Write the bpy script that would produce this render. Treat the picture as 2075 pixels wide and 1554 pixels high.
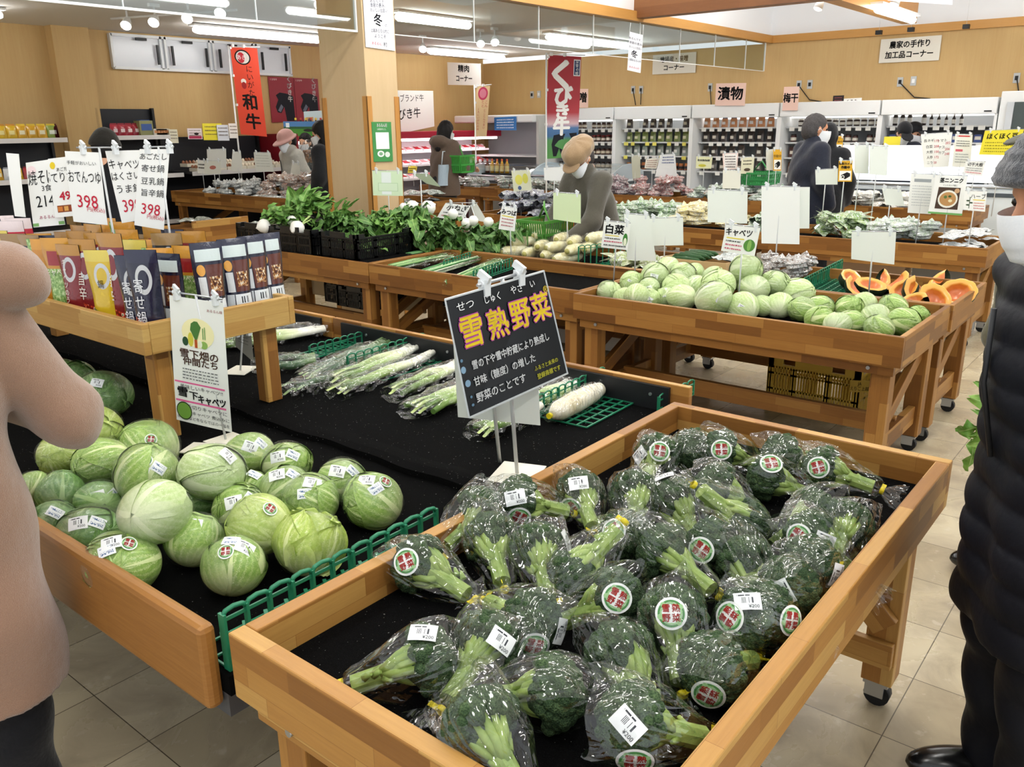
import bpy, bmesh, math, random
import numpy as np
from mathutils import Vector, Matrix, Euler
PI = math.pi
R = random.Random(7)
for o in list(bpy.data.objects):
    bpy.data.objects.remove(o)
SC = bpy.context.scene
COL = SC.collection

# ---------------------------------------------------------------- camera, world, exposure
F_PX, CAM_H = 1707.29, 1.55
YAW, PITCH, ROLL = math.radians(39.0559), math.radians(17.0142), math.radians(0.7064)
_fw = np.array([math.cos(YAW) * math.cos(PITCH), math.sin(YAW) * math.cos(PITCH), -math.sin(PITCH)])
_ri = np.array([math.sin(YAW), -math.cos(YAW), 0.0])
_dn = np.cross(_fw, _ri)
CAM_R = math.cos(ROLL) * _ri + math.sin(ROLL) * _dn
CAM_D = -math.sin(ROLL) * _ri + math.cos(ROLL) * _dn
CAM_F = _fw
cam_data = bpy.data.cameras.new('camera')
cam_data.sensor_fit = 'HORIZONTAL'
cam_data.sensor_width = 36.0
cam_data.lens = F_PX / 2075.0 * 36.0
cam_data.clip_start = 0.05
cam = bpy.data.objects.new('camera', cam_data)
COL.objects.link(cam)
mw = Matrix.Identity(4)
for i in range(3):
    mw[i][0], mw[i][1], mw[i][2] = CAM_R[i], -CAM_D[i], -CAM_F[i]
mw[2][3] = CAM_H
cam.matrix_world = mw
SC.camera = cam

world = bpy.data.worlds.new('world')
SC.world = world
world.use_nodes = True
world.node_tree.nodes['Background'].inputs['Color'].default_value = (0.93, 0.96, 1.0, 1)
world.node_tree.nodes['Background'].inputs['Strength'].default_value = 0.85
SC.view_settings.view_transform = 'Standard'
SC.view_settings.look = 'None'
SC.view_settings.gamma = 1.0
SC.view_settings.use_curve_mapping = False
SC.view_settings.exposure = 0.55
SC.cycles.transparent_max_bounces = 24
SC.cycles.max_bounces = 7
SC.cycles.glossy_bounces = 3
SC.cycles.caustics_reflective = False
SC.cycles.caustics_refractive = False
SC.cycles.sample_clamp_indirect = 6.0
SC.cycles.use_denoising = True
TUBE_POWER = 15.0

# ---------------------------------------------------------------- measuring helpers (room axes: u to the right and away, v to the left and away)
def ray(x, y):
    return CAM_R * (x - 1037.5) / F_PX + CAM_D * (y - 777) / F_PX + CAM_F
def at(x, y, z):
    d = ray(x, y); t = (z - CAM_H) / d[2]
    return Vector((d[0] * t, d[1] * t, z))
def atu(x, y, u):
    d = ray(x, y); t = u / d[0]
    return Vector((u, d[1] * t, CAM_H + d[2] * t))
def atv(x, y, v):
    d = ray(x, y); t = v / d[1]
    return Vector((d[0] * t, v, CAM_H + d[2] * t))
def zat(x, y, p):
    d = ray(x, y); t = (p[0] * d[0] + p[1] * d[1]) / (d[0] ** 2 + d[1] ** 2)
    return CAM_H + d[2] * t
HX, HY = math.cos(YAW), math.sin(YAW)
def atd(x, y, t):
    # point of a pixel's ray on the upright plane at level distance t
    d = ray(x, y); t = t / (d[0] * HX + d[1] * HY)
    return Vector((d[0] * t, d[1] * t, CAM_H + d[2] * t))
def hdepth(p):
    return p[0] * HX + p[1] * HY
def depth(p):
    return float(np.dot(np.array(p) - np.array((0, 0, CAM_H)), CAM_F))
def mpp(p):
    return depth(p) / F_PX

# ---------------------------------------------------------------- materials
MATS = {}
def hexc(s):
    s = s.lstrip('#'); c = [int(s[i:i + 2], 16) / 255 for i in (0, 2, 4)]
    return tuple((x / 12.92 if x <= 0.04045 else ((x + 0.055) / 1.055) ** 2.4) for x in c) + (1.0,)
def rgb(r, g, b):
    return tuple((x / 255 / 12.92 if x <= 10 else ((x / 255 + 0.055) / 1.055) ** 2.4) for x in (r, g, b)) + (1.0,)
def col(c):
    if isinstance(c, str): return hexc(c)
    return tuple(c) + ((1.0,) if len(c) == 3 else ())
class NT:
    def __init__(s, name):
        s.m = bpy.data.materials.new(name); s.m.use_nodes = True
        s.t = s.m.node_tree; s.n = s.t.nodes; s.b = s.n['Principled BSDF']; s.out = s.n['Material Output']
    def node(s, typ, ins=None, **kw):
        n = s.n.new(typ)
        for k, v in kw.items(): setattr(n, k, v)
        for k, v in (ins or {}).items(): s.set(n, k, v)
        return n
    def set(s, n, k, v):
        i = n.inputs[k]
        if isinstance(v, bpy.types.NodeSocket): s.t.links.new(v, i)
        elif isinstance(v, bpy.types.Node): s.t.links.new(v.outputs[0], i)
        else: i.default_value = v
    def coord(s, out='Object', scale=(1, 1, 1), loc=(0, 0, 0)):
        tc = s.node('ShaderNodeTexCoord')
        mp = s.node('ShaderNodeMapping', {'Vector': tc.outputs[out], 'Scale': scale, 'Location': loc})
        return mp.outputs[0]
    def noise(s, vec, scale=5, detail=3, rough=0.55, dist=0.0):
        return s.node('ShaderNodeTexNoise', {'Vector': vec, 'Scale': scale, 'Detail': detail, 'Roughness': rough, 'Distortion': dist}).outputs['Fac']
    def ramp(s, fac, stops, interp='LINEAR'):
        r = s.node('ShaderNodeValToRGB', {'Fac': fac}); cr = r.color_ramp; cr.interpolation = interp
        while len(cr.elements) < len(stops): cr.elements.new(0.5)
        for e, (p, c) in zip(cr.elements, stops): e.position = p; e.color = col(c)
        return r.outputs[0]
    def math(s, op, a, b=0.0, c=0.0):
        n = s.node('ShaderNodeMath', operation=op)
        for i, x in enumerate((a, b, c)):
            if isinstance(x, bpy.types.NodeSocket): s.t.links.new(x, n.inputs[i])
            else: n.inputs[i].default_value = x
        return n.outputs[0]
    def mix(s, fac, a, b, blend='MIX'):
        n = s.node('ShaderNodeMix', data_type='RGBA', blend_type=blend)
        s.set(n, 0, fac)
        for i, x in ((6, a), (7, b)):
            if isinstance(x, bpy.types.NodeSocket): s.t.links.new(x, n.inputs[i])
            else: n.inputs[i].default_value = col(x)
        return n.outputs[2]
    def bump(s, h, strength=0.3, dist=0.01):
        return s.node('ShaderNodeBump', {'Height': h, 'Strength': strength, 'Distance': dist}).outputs[0]
    def fin(s, **kw):
        names = dict(color='Base Color', rough='Roughness', spec='Specular IOR Level', normal='Normal', metal='Metallic', coat='Coat Weight', coatr='Coat Roughness', alpha='Alpha',
                     sheen='Sheen Weight', emit='Emission Color', estr='Emission Strength', coatn='Coat Normal', sss='Subsurface Weight')
        for k, v in kw.items():
            if k in ('color', 'emit') and not isinstance(v, bpy.types.NodeSocket): v = col(v)
            s.set(s.b, names[k], v)
        return s.m
def plain(c, rough=0.5, spec=0.4, key=None, **kw):
    k = ('p', str(c), rough, spec, str(sorted(kw.items())))
    if k not in MATS:
        MATS[k] = NT('paint').fin(color=c, rough=rough, spec=spec, **kw)
    return MATS[k]
def ink(c):
    return plain(c, 0.7, 0.2)
def emis(c, strength):
    k = ('e', str(c), strength)
    if k not in MATS:
        MATS[k] = NT('lamp_glow').fin(color=c, emit=c, estr=strength)
    return MATS[k]
def wood(name, tones, row=0.042, length=0.32, grain=1.0, rough=0.42):
    n = NT(name)
    uv = n.coord('UV')
    br = n.node('ShaderNodeTexBrick', {'Vector': uv, 'Color1': (0, 0, 0, 1), 'Color2': (1, 1, 1, 1), 'Mortar': (0.12, 0.12, 0.12, 1), 'Scale': 1.0, 'Mortar Size': 0.0006, 'Mortar Smooth': 0.3,
                                       'Bias': 0.0, 'Brick Width': length, 'Row Height': row}, offset=0.37, offset_frequency=2, squash=0.7, squash_frequency=3)
    base = n.ramp(br.outputs['Color'], tones)
    g = n.noise(n.coord('UV', (5, 90, 1)), 1.6, 4, 0.6, 0.6)
    g2 = n.noise(n.coord('UV', (1.5, 14, 1)), 2.0, 3)
    c = n.mix(n.math('MULTIPLY', g, 0.5 * grain), base, (0.42, 0.30, 0.18), 'MULTIPLY')
    c = n.mix(n.math('MULTIPLY', g2, 0.35), c, (0.62, 0.50, 0.36), 'MULTIPLY')
    return n.fin(color=c, rough=rough, spec=0.35, normal=n.bump(g, 0.08, 0.002))
TONES = [(0.0, rgb(146, 100, 49)), (0.25, rgb(178, 126, 62)), (0.5, rgb(193, 143, 74)), (0.75, rgb(205, 159, 87)), (1.0, rgb(214, 172, 100))]
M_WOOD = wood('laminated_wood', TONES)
M_WOOD_DK = wood('darker_brown_wood', [(0.0, rgb(119, 77, 33)), (0.3, rgb(147, 100, 46)), (0.65, rgb(163, 114, 54)), (1.0, rgb(183, 136, 71))])  # wood of a darker brown than the near table
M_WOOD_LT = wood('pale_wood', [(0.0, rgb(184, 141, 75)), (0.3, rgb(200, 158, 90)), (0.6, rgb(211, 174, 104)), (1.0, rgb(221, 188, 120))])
M_PLANK = wood('worn_cedar', [(0.0, rgb(172, 120, 60)), (1.0, rgb(184, 134, 71))], row=0.5, length=4, grain=1.5)
def mk_carpet():
    n = NT('black_carpet'); v = n.coord('Object')
    a = n.noise(v, 900, 2, 0.7); b = n.noise(v, 60, 3)
    vo = n.node('ShaderNodeTexVoronoi', {'Vector': v, 'Scale': 70.0}, feature='DISTANCE_TO_EDGE')
    c = n.ramp(a, [(0.3, (0.001, 0.001, 0.0012)), (0.62, (0.006, 0.006, 0.006)), (0.76, (0.035, 0.035, 0.035))])
    lint = n.noise(v, 160, 1, 0.5); c = n.mix(n.ramp(lint, [(0.745, (0, 0, 0)), (0.77, (1, 1, 1))]), c, (0.22, 0.22, 0.21))
    return n.fin(color=c, rough=0.95, spec=0.05, normal=n.bump(n.math('ADD', a, n.math('MULTIPLY', b, 0.4)), 0.9, 0.004))
M_CARPET = mk_carpet()
def mk_floor():
    n = NT('vinyl_floor_tiles')
    v = n.coord('Object', (1, 1, 1), (-0.833 + 30.3, -0.417 + 30.3, 0))
    br = n.node('ShaderNodeTexBrick', {'Vector': v, 'Color1': (0, 0, 0, 1), 'Color2': (1, 1, 1, 1), 'Mortar': (0.5, 0.5, 0.5, 1), 'Scale': 1.0, 'Mortar Size': 0.0016, 'Mortar Smooth': 0.2, 'Bias': 0.0,
                                       'Brick Width': 0.303, 'Row Height': 0.303}, offset=0.0, squash=1.0)
    base = n.ramp(br.outputs['Color'], [(0.0, '#b5a688'), (0.5, '#c4b697'), (1.0, '#d0c3a5')])
    ns = n.noise(n.coord('Object'), 4.5, 5, 0.6, 0.8)
    c = n.mix(n.ramp(ns, [(0.42, (0, 0, 0)), (0.75, (0.7, 0.7, 0.7))]), base, '#8d7d68')
    ns2 = n.noise(n.coord('Object'), 22, 3)
    c = n.mix(n.ramp(ns2, [(0.62, (0, 0, 0)), (0.72, (0.35, 0.35, 0.35))]), c, '#ded5c3')
    c = n.mix(br.outputs['Fac'], c, '#5e5343')
    return n.fin(color=c, rough=n.ramp(ns, [(0.3, (0.22, 0.22, 0.22)), (0.8, (0.4, 0.4, 0.4))]), spec=0.5)
M_FLOOR = mk_floor()
def mk_wallpaper(name, a, b):
    n = NT(name)
    s = n.noise(n.coord('Object', (60, 60, 3)), 1.0, 4, 0.6)
    s2 = n.noise(n.coord('Object', (8, 8, 0.8)), 1.0, 2)
    c = n.mix(n.math('ADD', n.math('MULTIPLY', s, 0.55), n.math('MULTIPLY', s2, 0.45)), a, b)
    return n.fin(color=c, rough=0.6, spec=0.25)
M_WALL = mk_wallpaper('woodgrain_wallpaper', '#b99560', '#cdb07c')
M_PILLAR = mk_wallpaper('pillar_veneer', '#c0a57d', '#d2b993')
M_CEIL = plain('#e6e4df', 0.9, 0.1)
M_CEIL_HI = plain('#e9eaec', 0.9, 0.1)
M_BEAM = wood('orange_beam', [(0.0, rgb(199, 142, 72)), (1.0, rgb(208, 157, 87))], row=0.4, length=5, grain=0.6)
M_BEAM_DK = wood('brown_beam', [(0.0, '#8a5b38'), (1.0, '#9a6a43')], row=0.12, length=3, grain=0.8)
M_STEEL = plain('#b9bcbf', 0.3, 0.5, metal=0.85)
M_WHITE = plain('#eceeee', 0.45, 0.4)
M_OFFW = plain('#e6e2d2', 0.5, 0.4)
M_CARD = plain('#f1f2ee', 0.55, 0.3)
M_BLACK = plain('#0d0e10', 0.45, 0.4)
M_BLKPL = plain('#0b0c0e', 0.35, 0.5)
M_RUBBER = plain('#111214', 0.55, 0.4)
M_GREENP = plain('#1f7a57', 0.38, 0.5)
M_CLEAR = None
def mk_film(name, tint=(0.97, 0.98, 0.98), base=0.05, edge=0.55, scale=18.0, bstr=0.7, rough=0.07, stretch=(1, 1, 1)):
    n = NT(name); v = n.coord('Object')
    v2 = n.coord('Object', stretch)
    a = n.noise(v2, scale, 1.5, 0.5, 1.6)
    ridge = n.math('ABSOLUTE', n.math('SUBTRACT', a, 0.5))
    b = n.noise(v, scale * 0.6, 1, 0.5, 0.8)
    ridge2 = n.math('ABSOLUTE', n.math('SUBTRACT', b, 0.5))
    h = n.math('ADD', ridge, ridge2)
    nb = n.bump(h, bstr, 0.03)
    lw = n.node('ShaderNodeLayerWeight', {'Blend': 0.35, 'Normal': nb})
    fac = n.math('MULTIPLY_ADD', n.math('POWER', lw.outputs['Facing'], 2.2), edge, base)
    tr = n.node('ShaderNodeBsdfTransparent', {'Color': tint + (1,)})
    gl = n.node('ShaderNodeBsdfGlossy', {'Color': (1, 1, 1, 1), 'Roughness': rough, 'Normal': nb})
    mx = n.node('ShaderNodeMixShader', {0: fac, 1: tr.outputs[0], 2: gl.outputs[0]})
    n.t.links.new(mx.outputs[0], n.out.inputs['Surface'])
    return n.m
M_FILM = mk_film('clear_plastic_film', base=0.06, edge=0.65, scale=20.0, bstr=0.45, rough=0.07, stretch=(1, 1, 0.3))
M_WRAP = mk_film('stretch_wrap_film', base=0.05, edge=0.35, scale=22.0, bstr=0.5, rough=0.06)
def mk_glass():
    n = NT('smoke_curtain_glass')
    tr = n.node('ShaderNodeBsdfTransparent', {'Color': (0.80, 0.85, 0.85, 1)})
    gl = n.node('ShaderNodeBsdfGlossy', {'Color': (1, 1, 1, 1), 'Roughness': 0.02})
    mx = n.node('ShaderNodeMixShader', {0: 0.10, 1: tr.outputs[0], 2: gl.outputs[0]})
    n.t.links.new(mx.outputs[0], n.out.inputs['Surface'])
    return n.m
M_GLASS = mk_glass()

# ---------------------------------------------------------------- mesh building
class MB:
    def __init__(s): s.v = []; s.f = []; s.mi = []; s.uv = []; s.sm = []
    def add(s, vs, fs, m=0, uvs=None, smooth=False):
        o = len(s.v); s.v += [tuple(p) for p in vs]
        for i, f in enumerate(fs):
            s.f.append(tuple(o + k for k in f)); s.mi.append(m); s.sm.append(smooth)
            s.uv.append(uvs[i] if uvs else [(0.0, 0.0)] * len(f))
        return s
    def hexa(s, p, m=0):
        # p: 8 corners, bottom ring 0-3 then top ring 4-7
        p = [Vector(q) for q in p]
        ax = [(p[1] - p[0]).length, (p[3] - p[0]).length, (p[4] - p[0]).length]
        k = ax.index(max(ax)); off = (R.random() * 7, R.random() * 7)
        fs = [(0, 3, 2, 1), (4, 5, 6, 7), (0, 1, 5, 4), (2, 3, 7, 6), (1, 2, 6, 5), (3, 0, 4, 7)]
        axes = [(p[1] - p[0]), (p[3] - p[0]), (p[4] - p[0])]
        fa = [(0, 1), (0, 1), (0, 2), (0, 2), (1, 2), (1, 2)]
        uvs = []
        for f, (a, b) in zip(fs, fa):
            if b == k: a, b = b, a
            A = axes[a].normalized() if axes[a].length else Vector((1, 0, 0)); B = axes[b].normalized() if axes[b].length else Vector((0, 1, 0))
            uvs.append([((p[i] - p[0]).dot(A) + off[0], (p[i] - p[0]).dot(B) + off[1]) for i in f])
        return s.add(p, fs, m, uvs)
    def box(s, c, d, rot=None, m=0):
        c = Vector(c); h = Vector(d) / 2
        q = [Vector((x * h.x, y * h.y, z * h.z)) for z in (-1, 1) for x, y in ((-1, -1), (1, -1), (1, 1), (-1, 1))]
        if rot is not None:
            rm = rot if isinstance(rot, Matrix) else Euler(rot).to_matrix()
            q = [rm @ k for k in q]
        return s.hexa([c + k for k in q], m)
    def b2(s, a, b, m=0):
        return s.box([(a[i] + b[i]) / 2 for i in range(3)], [abs(b[i] - a[i]) for i in range(3)], None, m)
    def bar(s, a, b, w, h, m=0, up=(0, 0, 1)):
        a, b = Vector(a), Vector(b); d = (b - a); L = d.length; d.normalize()
        sd = d.cross(Vector(up))
        if sd.length < 1e-6: sd = d.cross(Vector((0, 1, 0)))
        sd.normalize(); u = sd.cross(d)
        return s.box((a + b) / 2, (L, w, h), Matrix((d, sd, u)).transposed(), m)
    def tube(s, pts, r, n=8, m=0, caps=True, smooth=True):
        pts = [Vector(p) for p in pts]; rs = r if isinstance(r, (list, tuple)) else [r] * len(pts)
        vs = []; prev = None
        for i, p in enumerate(pts):
            d = (pts[min(i + 1, len(pts) - 1)] - pts[max(i - 1, 0)])
            d = d.normalized() if d.length > 1e-9 else Vector((0, 0, 1))
            if prev is None:
                a = d.cross(Vector((0, 0, 1)))
                if a.length < 1e-3: a = d.cross(Vector((1, 0, 0)))
            else: a = prev - d * prev.dot(d)
            a.normalize(); prev = a; b = d.cross(a)
            vs += [p + (a * math.cos(2 * PI * k / n) + b * math.sin(2 * PI * k / n)) * rs[i] for k in range(n)]
        fs = []; uvs = []
        for i in range(len(pts) - 1):
            for k in range(n):
                fs.append((i * n + k, i * n + (k + 1) % n, (i + 1) * n + (k + 1) % n, (i + 1) * n + k))
                uvs.append([(k / n, i / len(pts)), ((k + 1) / n, i / len(pts)), ((k + 1) / n, (i + 1) / len(pts)), (k / n, (i + 1) / len(pts))])
        s.add(vs, fs, m, uvs, smooth)
        if caps:
            o = len(s.v) - len(vs)
            for ring in (list(range(n))[::-1], [(len(pts) - 1) * n + k for k in range(n)]):
                s.f.append(tuple(o + k for k in ring)); s.mi.append(m); s.uv.append([(0, 0)] * n); s.sm.append(False)
        return s
    def lathe(s, prof, n=24, m=0, org=(0, 0, 0), mat=None, smooth=True, fn=None):
        vs = []; N = len(prof)
        for (r, z) in prof:
            for k in range(n):
                a = 2 * PI * k / n; p = Vector((r * math.cos(a), r * math.sin(a), z))
                if fn: p = fn(p, a)
                vs.append((mat @ p if mat else p) + Vector(org))
        fs = []; uvs = []
        for i in range(N - 1):
            for k in range(n):
                fs.append((i * n + k, i * n + (k + 1) % n, (i + 1) * n + (k + 1) % n, (i + 1) * n + k))
                uvs.append([(k / n, i / (N - 1)), ((k + 1) / n, i / (N - 1)), ((k + 1) / n, (i + 1) / (N - 1)), (k / n, (i + 1) / (N - 1))])
        return s.add(vs, fs, m, uvs, smooth)
    def grid(s, fn, nu, nv, m=0, smooth=True):
        vs = [fn(i / nu, j / nv) for j in range(nv + 1) for i in range(nu + 1)]
        fs = []; uvs = []
        for j in range(nv):
            for i in range(nu):
                a = j * (nu + 1) + i; fs.append((a, a + 1, a + nu + 2, a + nu + 1))
                uvs.append([(i / nu, j / nv), ((i + 1) / nu, j / nv), ((i + 1) / nu, (j + 1) / nv), (i / nu, (j + 1) / nv)])
        return s.add(vs, fs, m, uvs, smooth)
    def disc(s, c, r, x, y, m=0, n=24, fn=None, rings=1):
        c, x, y = Vector(c), Vector(x), Vector(y)
        return s.grid(lambda a, b: c + x * (r * b * math.cos(2 * PI * a)) + y * (r * b * math.sin(2 * PI * a)), n, rings, m)
    def mesh(s, name, mats, inv=None):
        me = bpy.data.meshes.new(name)
        vs = [inv @ Vector(p) for p in s.v] if inv is not None else s.v
        me.from_pydata(vs, [], s.f)
        for m in (mats if isinstance(mats, (list, tuple)) else [mats]): me.materials.append(m)
        me.polygons.foreach_set('material_index', s.mi)
        me.polygons.foreach_set('use_smooth', s.sm)
        ul = me.uv_layers.new(name='UVMap')
        flat = [c for f in s.uv for p in f for c in p]
        ul.data.foreach_set('uv', flat)
        me.update()
        return me
    def build(s, name, mats, parent=None, world=True, bevel=0.0):
        inv = None
        if parent is not None and world: inv = chain(parent).inverted()
        return link(name, s.mesh(name, mats, inv), parent, bevel)
def chain(o):
    m = o.matrix_basis.copy()
    while o.parent is not None:
        o = o.parent; m = o.matrix_basis @ m
    return m
def link(name, me, parent=None, bevel=0.0, mat=None):
    o = bpy.data.objects.new(name, me); COL.objects.link(o)
    if parent is not None: o.parent = parent
    if mat is not None: o.matrix_basis = mat
    if bevel:
        b = o.modifiers.new('edge', 'BEVEL'); b.width = bevel; b.segments = 2; b.limit_method = 'ANGLE'; b.angle_limit = 1.0
    return o
def tag(o, label, cat, group=None, kind=None):
    o['label'] = label; o['category'] = cat
    if group: o['group'] = group
    if kind: o['kind'] = kind
    return o
def thing(name, label, cat, loc=(0, 0, 0), rz=0.0, group=None, mat=None):
    o = bpy.data.objects.new(name, None); COL.objects.link(o)
    if mat is not None: o.matrix_basis = mat
    else:
        o.location = loc; o.rotation_euler = (0, 0, rz)
        o.matrix_basis = Matrix.Translation(Vector(loc)) @ Matrix.Rotation(rz, 4, 'Z')
    o.empty_display_size = 0.1
    return tag(o, label, cat, group)
def struct(name, mb, m, bevel=0.0):
    o = mb.build(name, m, None, bevel=bevel); o['kind'] = 'structure'
    return o
def dup(o, parent=None, mat=None, label=None, group=None, name=None):
    c = o.copy(); COL.objects.link(c)
    if parent is not None: c.parent = parent
    if mat is not None: c.matrix_basis = mat
    if label: c['label'] = label
    if group: c['group'] = group
    for ch in list(o.children): dup(ch, c)
    return c
def basis(x, y, z, loc):
    m = Matrix.Identity(4)
    for i in range(3): m[i][0], m[i][1], m[i][2], m[i][3] = x[i], y[i], z[i], loc[i]
    return m
def frame(zdir, loc, xhint=(1, 0, 0), scale=1.0):
    z = Vector(zdir).normalized(); x = Vector(xhint); x = x - z * x.dot(z)
    if x.length < 1e-4: x = Vector((0, 1, 0)) - z * z.y
    x.normalize(); y = z.cross(x)
    return basis(x * scale, y * scale, z * scale, loc)

# text as flat outlines, cached
TXT = {}
def text2d(body):
    if body not in TXT:
        cu = bpy.data.curves.new('t', 'FONT'); cu.body = body; cu.size = 1.0; cu.resolution_u = 2; cu.align_x = 'CENTER'; cu.align_y = 'CENTER'
        cu.space_line = 1.05
        ob = bpy.data.objects.new('t', cu); me = bpy.data.meshes.new_from_object(ob)
        TXT[body] = ([(v.co.x, v.co.y) for v in me.vertices], [tuple(p.vertices) for p in me.polygons])
        bpy.data.objects.remove(ob); bpy.data.meshes.remove(me); bpy.data.curves.remove(cu)
    return TXT[body]
def vert(sx):
    return '\n'.join(sx)
def lay_text(mb, body, fn, cx, cy, size, m=0, rot=0.0, sx=1.0, bold=0.0):
    # fn maps flat (x, y, lift) to a point
    vs, fs = text2d(body); c, s_ = math.cos(rot), math.sin(rot)
    offs = [(0, 0)] if not bold else [(bold * math.cos(k * PI / 3), bold * math.sin(k * PI / 3)) for k in range(6)]
    for ox, oy in offs:
        P = []
        for x, y in vs:
            x = x * size * sx + ox; y = y * size + oy
            P.append(fn(cx + x * c - y * s_, cy + x * s_ + y * c))
        mb.add(P, fs, m)
# ---------------------------------------------------------------- the room
UW, VW = 12.3, 10.56          # far right wall, far left wall
VB = 5.2                      # line of the beam, the pillar and the glass curtain
ZC = 2.69                     # low ceiling
struct('floor', MB().b2((-3, -4, -0.1), (UW + 0.2, VW + 0.2, 0)), M_FLOOR)
struct('wall_left', MB().b2((-3, VW, 0), (UW, VW + 0.2, ZC + 0.02)), M_WALL)
struct('wall_right', MB().b2((UW, -4, 0), (UW + 0.2, VW + 0.2, 2.62)), M_WALL)
struct('wall_right_upper', MB().b2((UW, -4, 2.62), (UW + 0.2, VB + 0.1, 4.3)), M_CEIL_HI)
struct('trim_1', MB().b2((UW - 0.035, -4, 2.62), (UW, VB, 2.72)), M_BEAM)
struct('ceiling_low', MB().b2((-3, VB + 0.06, ZC), (UW, VW + 0.2, ZC + 0.1)), M_CEIL)
struct('wall_above_beam', MB().b2((-3, VB - 0.02, 2.72), (UW, VB + 0.06, 4.3)), M_CEIL_HI)
struct('ceiling_high', MB().b2((-3, -4, 4.3), (UW + 0.2, VB + 0.1, 4.4)), M_CEIL_HI)
struct('trim_2', MB().b2((-3, VB - 0.06, 2.62), (UW, VB + 0.06, 2.72)), M_BEAM)
q = atv(1284, 37, VB - 0.02)
struct('beam_brown', MB().b2((q.x, -4, q.z), (q.x + 0.16, VB - 0.02, q.z + 0.34)), M_BEAM_DK)
q = atu(1857, 47, UW - 0.9)
struct('beam_stub', MB().b2((6.0, q.y, q.z), (UW - 0.9, q.y + 0.16, q.z + 0.26)), M_BEAM)
STUB = q
struct('wall_left_pilaster', MB().b2((4.70, VW - 0.16, 0), (5.12, VW, ZC)), M_WALL)
struct('trim_3', MB().b2((-3, VW - 0.02, 0), (UW, VW, 0.08)), M_WOOD_DK)
# pillar with corner guards
PU0, PU1, PV0, PV1 = 4.61, 4.94, 5.14, 5.66
struct('pillar', MB().b2((PU0, PV0, 0), (PU1, PV1, ZC + 0.05)), M_PILLAR)
for i, (a, b) in enumerate(((PU0, PV0), (PU1, PV0), (PU0, PV1))):
    du = 0.045 if a == PU0 else -0.045; dv = 0.045 if b == PV0 else -0.045
    mb = MB()
    mb.b2((a - (0.008 if a == PU0 else -0.008), b - (0.008 if b == PV0 else -0.008), 0), (a + du, b + 0.0005 * (1 if b == PV0 else -1), 1.78))
    mb.b2((a - (0.008 if a == PU0 else -0.008), b - (0.008 if b == PV0 else -0.008), 0), (a + 0.0005 * (1 if a == PU0 else -1), b + dv, 1.78))
    struct('trim_%d' % (4 + i), mb, M_BEAM, 0.002)
# glass smoke curtains hanging below the beam line
for i, (a, b) in enumerate(((-1.0, PU0 - 0.005), (PU1 + 0.005, 12.17))):
    g = struct('window_%d' % (2 + i), MB().b2((a, VB - 0.004, 2.25), (b, VB + 0.004, 2.62)), M_GLASS)
    fr = MB()
    if i == 0:
        fr.b2((a, VB - 0.012, 2.235), (b, VB + 0.012, 2.25)); fr.b2((b - 0.012, VB - 0.012, 2.25), (b, VB + 0.012, 2.62))
    else:
        fr.b2((a, VB - 0.007, 2.243), (b, VB + 0.007, 2.25)); fr.b2((b - 0.01, VB - 0.01, 2.25), (b, VB + 0.01, 2.62))
    k = a + 1.0
    while k < b:
        fr.b2((k - 0.003, VB - 0.006, 2.25), (k + 0.003, VB + 0.006, 2.62)); k += 0.93
    fr.build('window_frame', M_WHITE, g)['kind'] = 'structure'
# transom window high in the left wall
g = struct('window_1', MB().b2((5.45, VW - 0.03, 2.285), (8.02, VW - 0.004, 2.655)), plain('#d3d7de', 0.25, 0.5))
fr = MB()
for z in (2.28, 2.655): fr.b2((5.43, VW - 0.06, z - 0.02), (8.04, VW, z + 0.012))
for k in (5.43, 6.06, 6.12, 6.74, 6.80, 7.4, 7.46, 8.02): fr.b2((k - 0.014, VW - 0.06, 2.28), (k + 0.014, VW, 2.66))
fr.build('window_frame', plain('#dfe2e4', 0.4, 0.5), g)
ha = MB()
for k in (6.0, 6.2, 6.68, 6.88, 7.34, 7.54, 7.93): ha.b2((k - 0.012, VW - 0.085, 2.33), (k + 0.012, VW - 0.06, 2.56))
for k in (5.8, 6.42, 7.08, 7.75): ha.b2((k - 0.07, VW - 0.08, 2.6), (k + 0.07, VW - 0.06, 2.63))
ha.build('window_handle', M_BLACK, g)

# ---------------------------------------------------------------- lamps
def tube_lamp(a, b, label, power=TUBE_POWER, r=0.04):
    a, b = Vector(a), Vector(b); mid = (a + b) / 2
    t = thing('fluorescent_lamp', label, 'lamp', mid, 0, 'fluorescent tube lamps')
    MB().tube([a, a.lerp(b, .03), a.lerp(b, .97), b], [r * .6, r, r, r * .6], 10).build('lamp_tube', emis((1.0, 0.985, 0.95), power), t)
    d = (b - a).normalized()
    MB().bar(a + Vector((0, 0, r + 0.012)) - d * 0.02, b + Vector((0, 0, r + 0.012)) + d * 0.02, 0.13, 0.022).build('lamp_housing', M_WHITE, t)
    return t
TZ = ZC - 0.07
for (x0, y0, x1, y1, lb) in ((392, 60, 648, 82, 'long white tube lamp on the low ceiling left of the pillar'), (868, 104, 1030, 116, 'white tube lamp above the meat corner sign, below the glass edge'),
                             (640, 9, 735, 22, 'white tube lamp seen through the left glass curtain beside the pillar'), (803, 34, 953, 52, 'white tube lamp seen through glass just right of the pillar'),
                             (1108, 75, 1280, 98, 'white tube lamp seen through glass behind the hanging paper scroll')):
    a = at(x0, y0, TZ); b = at(x1, y1, TZ); b = Vector((b.x, a.y, TZ)) if abs(b.y - a.y) < 0.6 else b
    tube_lamp(a, b, lb)
tube_lamp((STUB.x - 1.75, STUB.y - 0.06, STUB.z + 0.0), (STUB.x - 0.35, STUB.y - 0.06, STUB.z + 0.0), 'short tube lamp fixed to the pale beam end at upper right')
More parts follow.
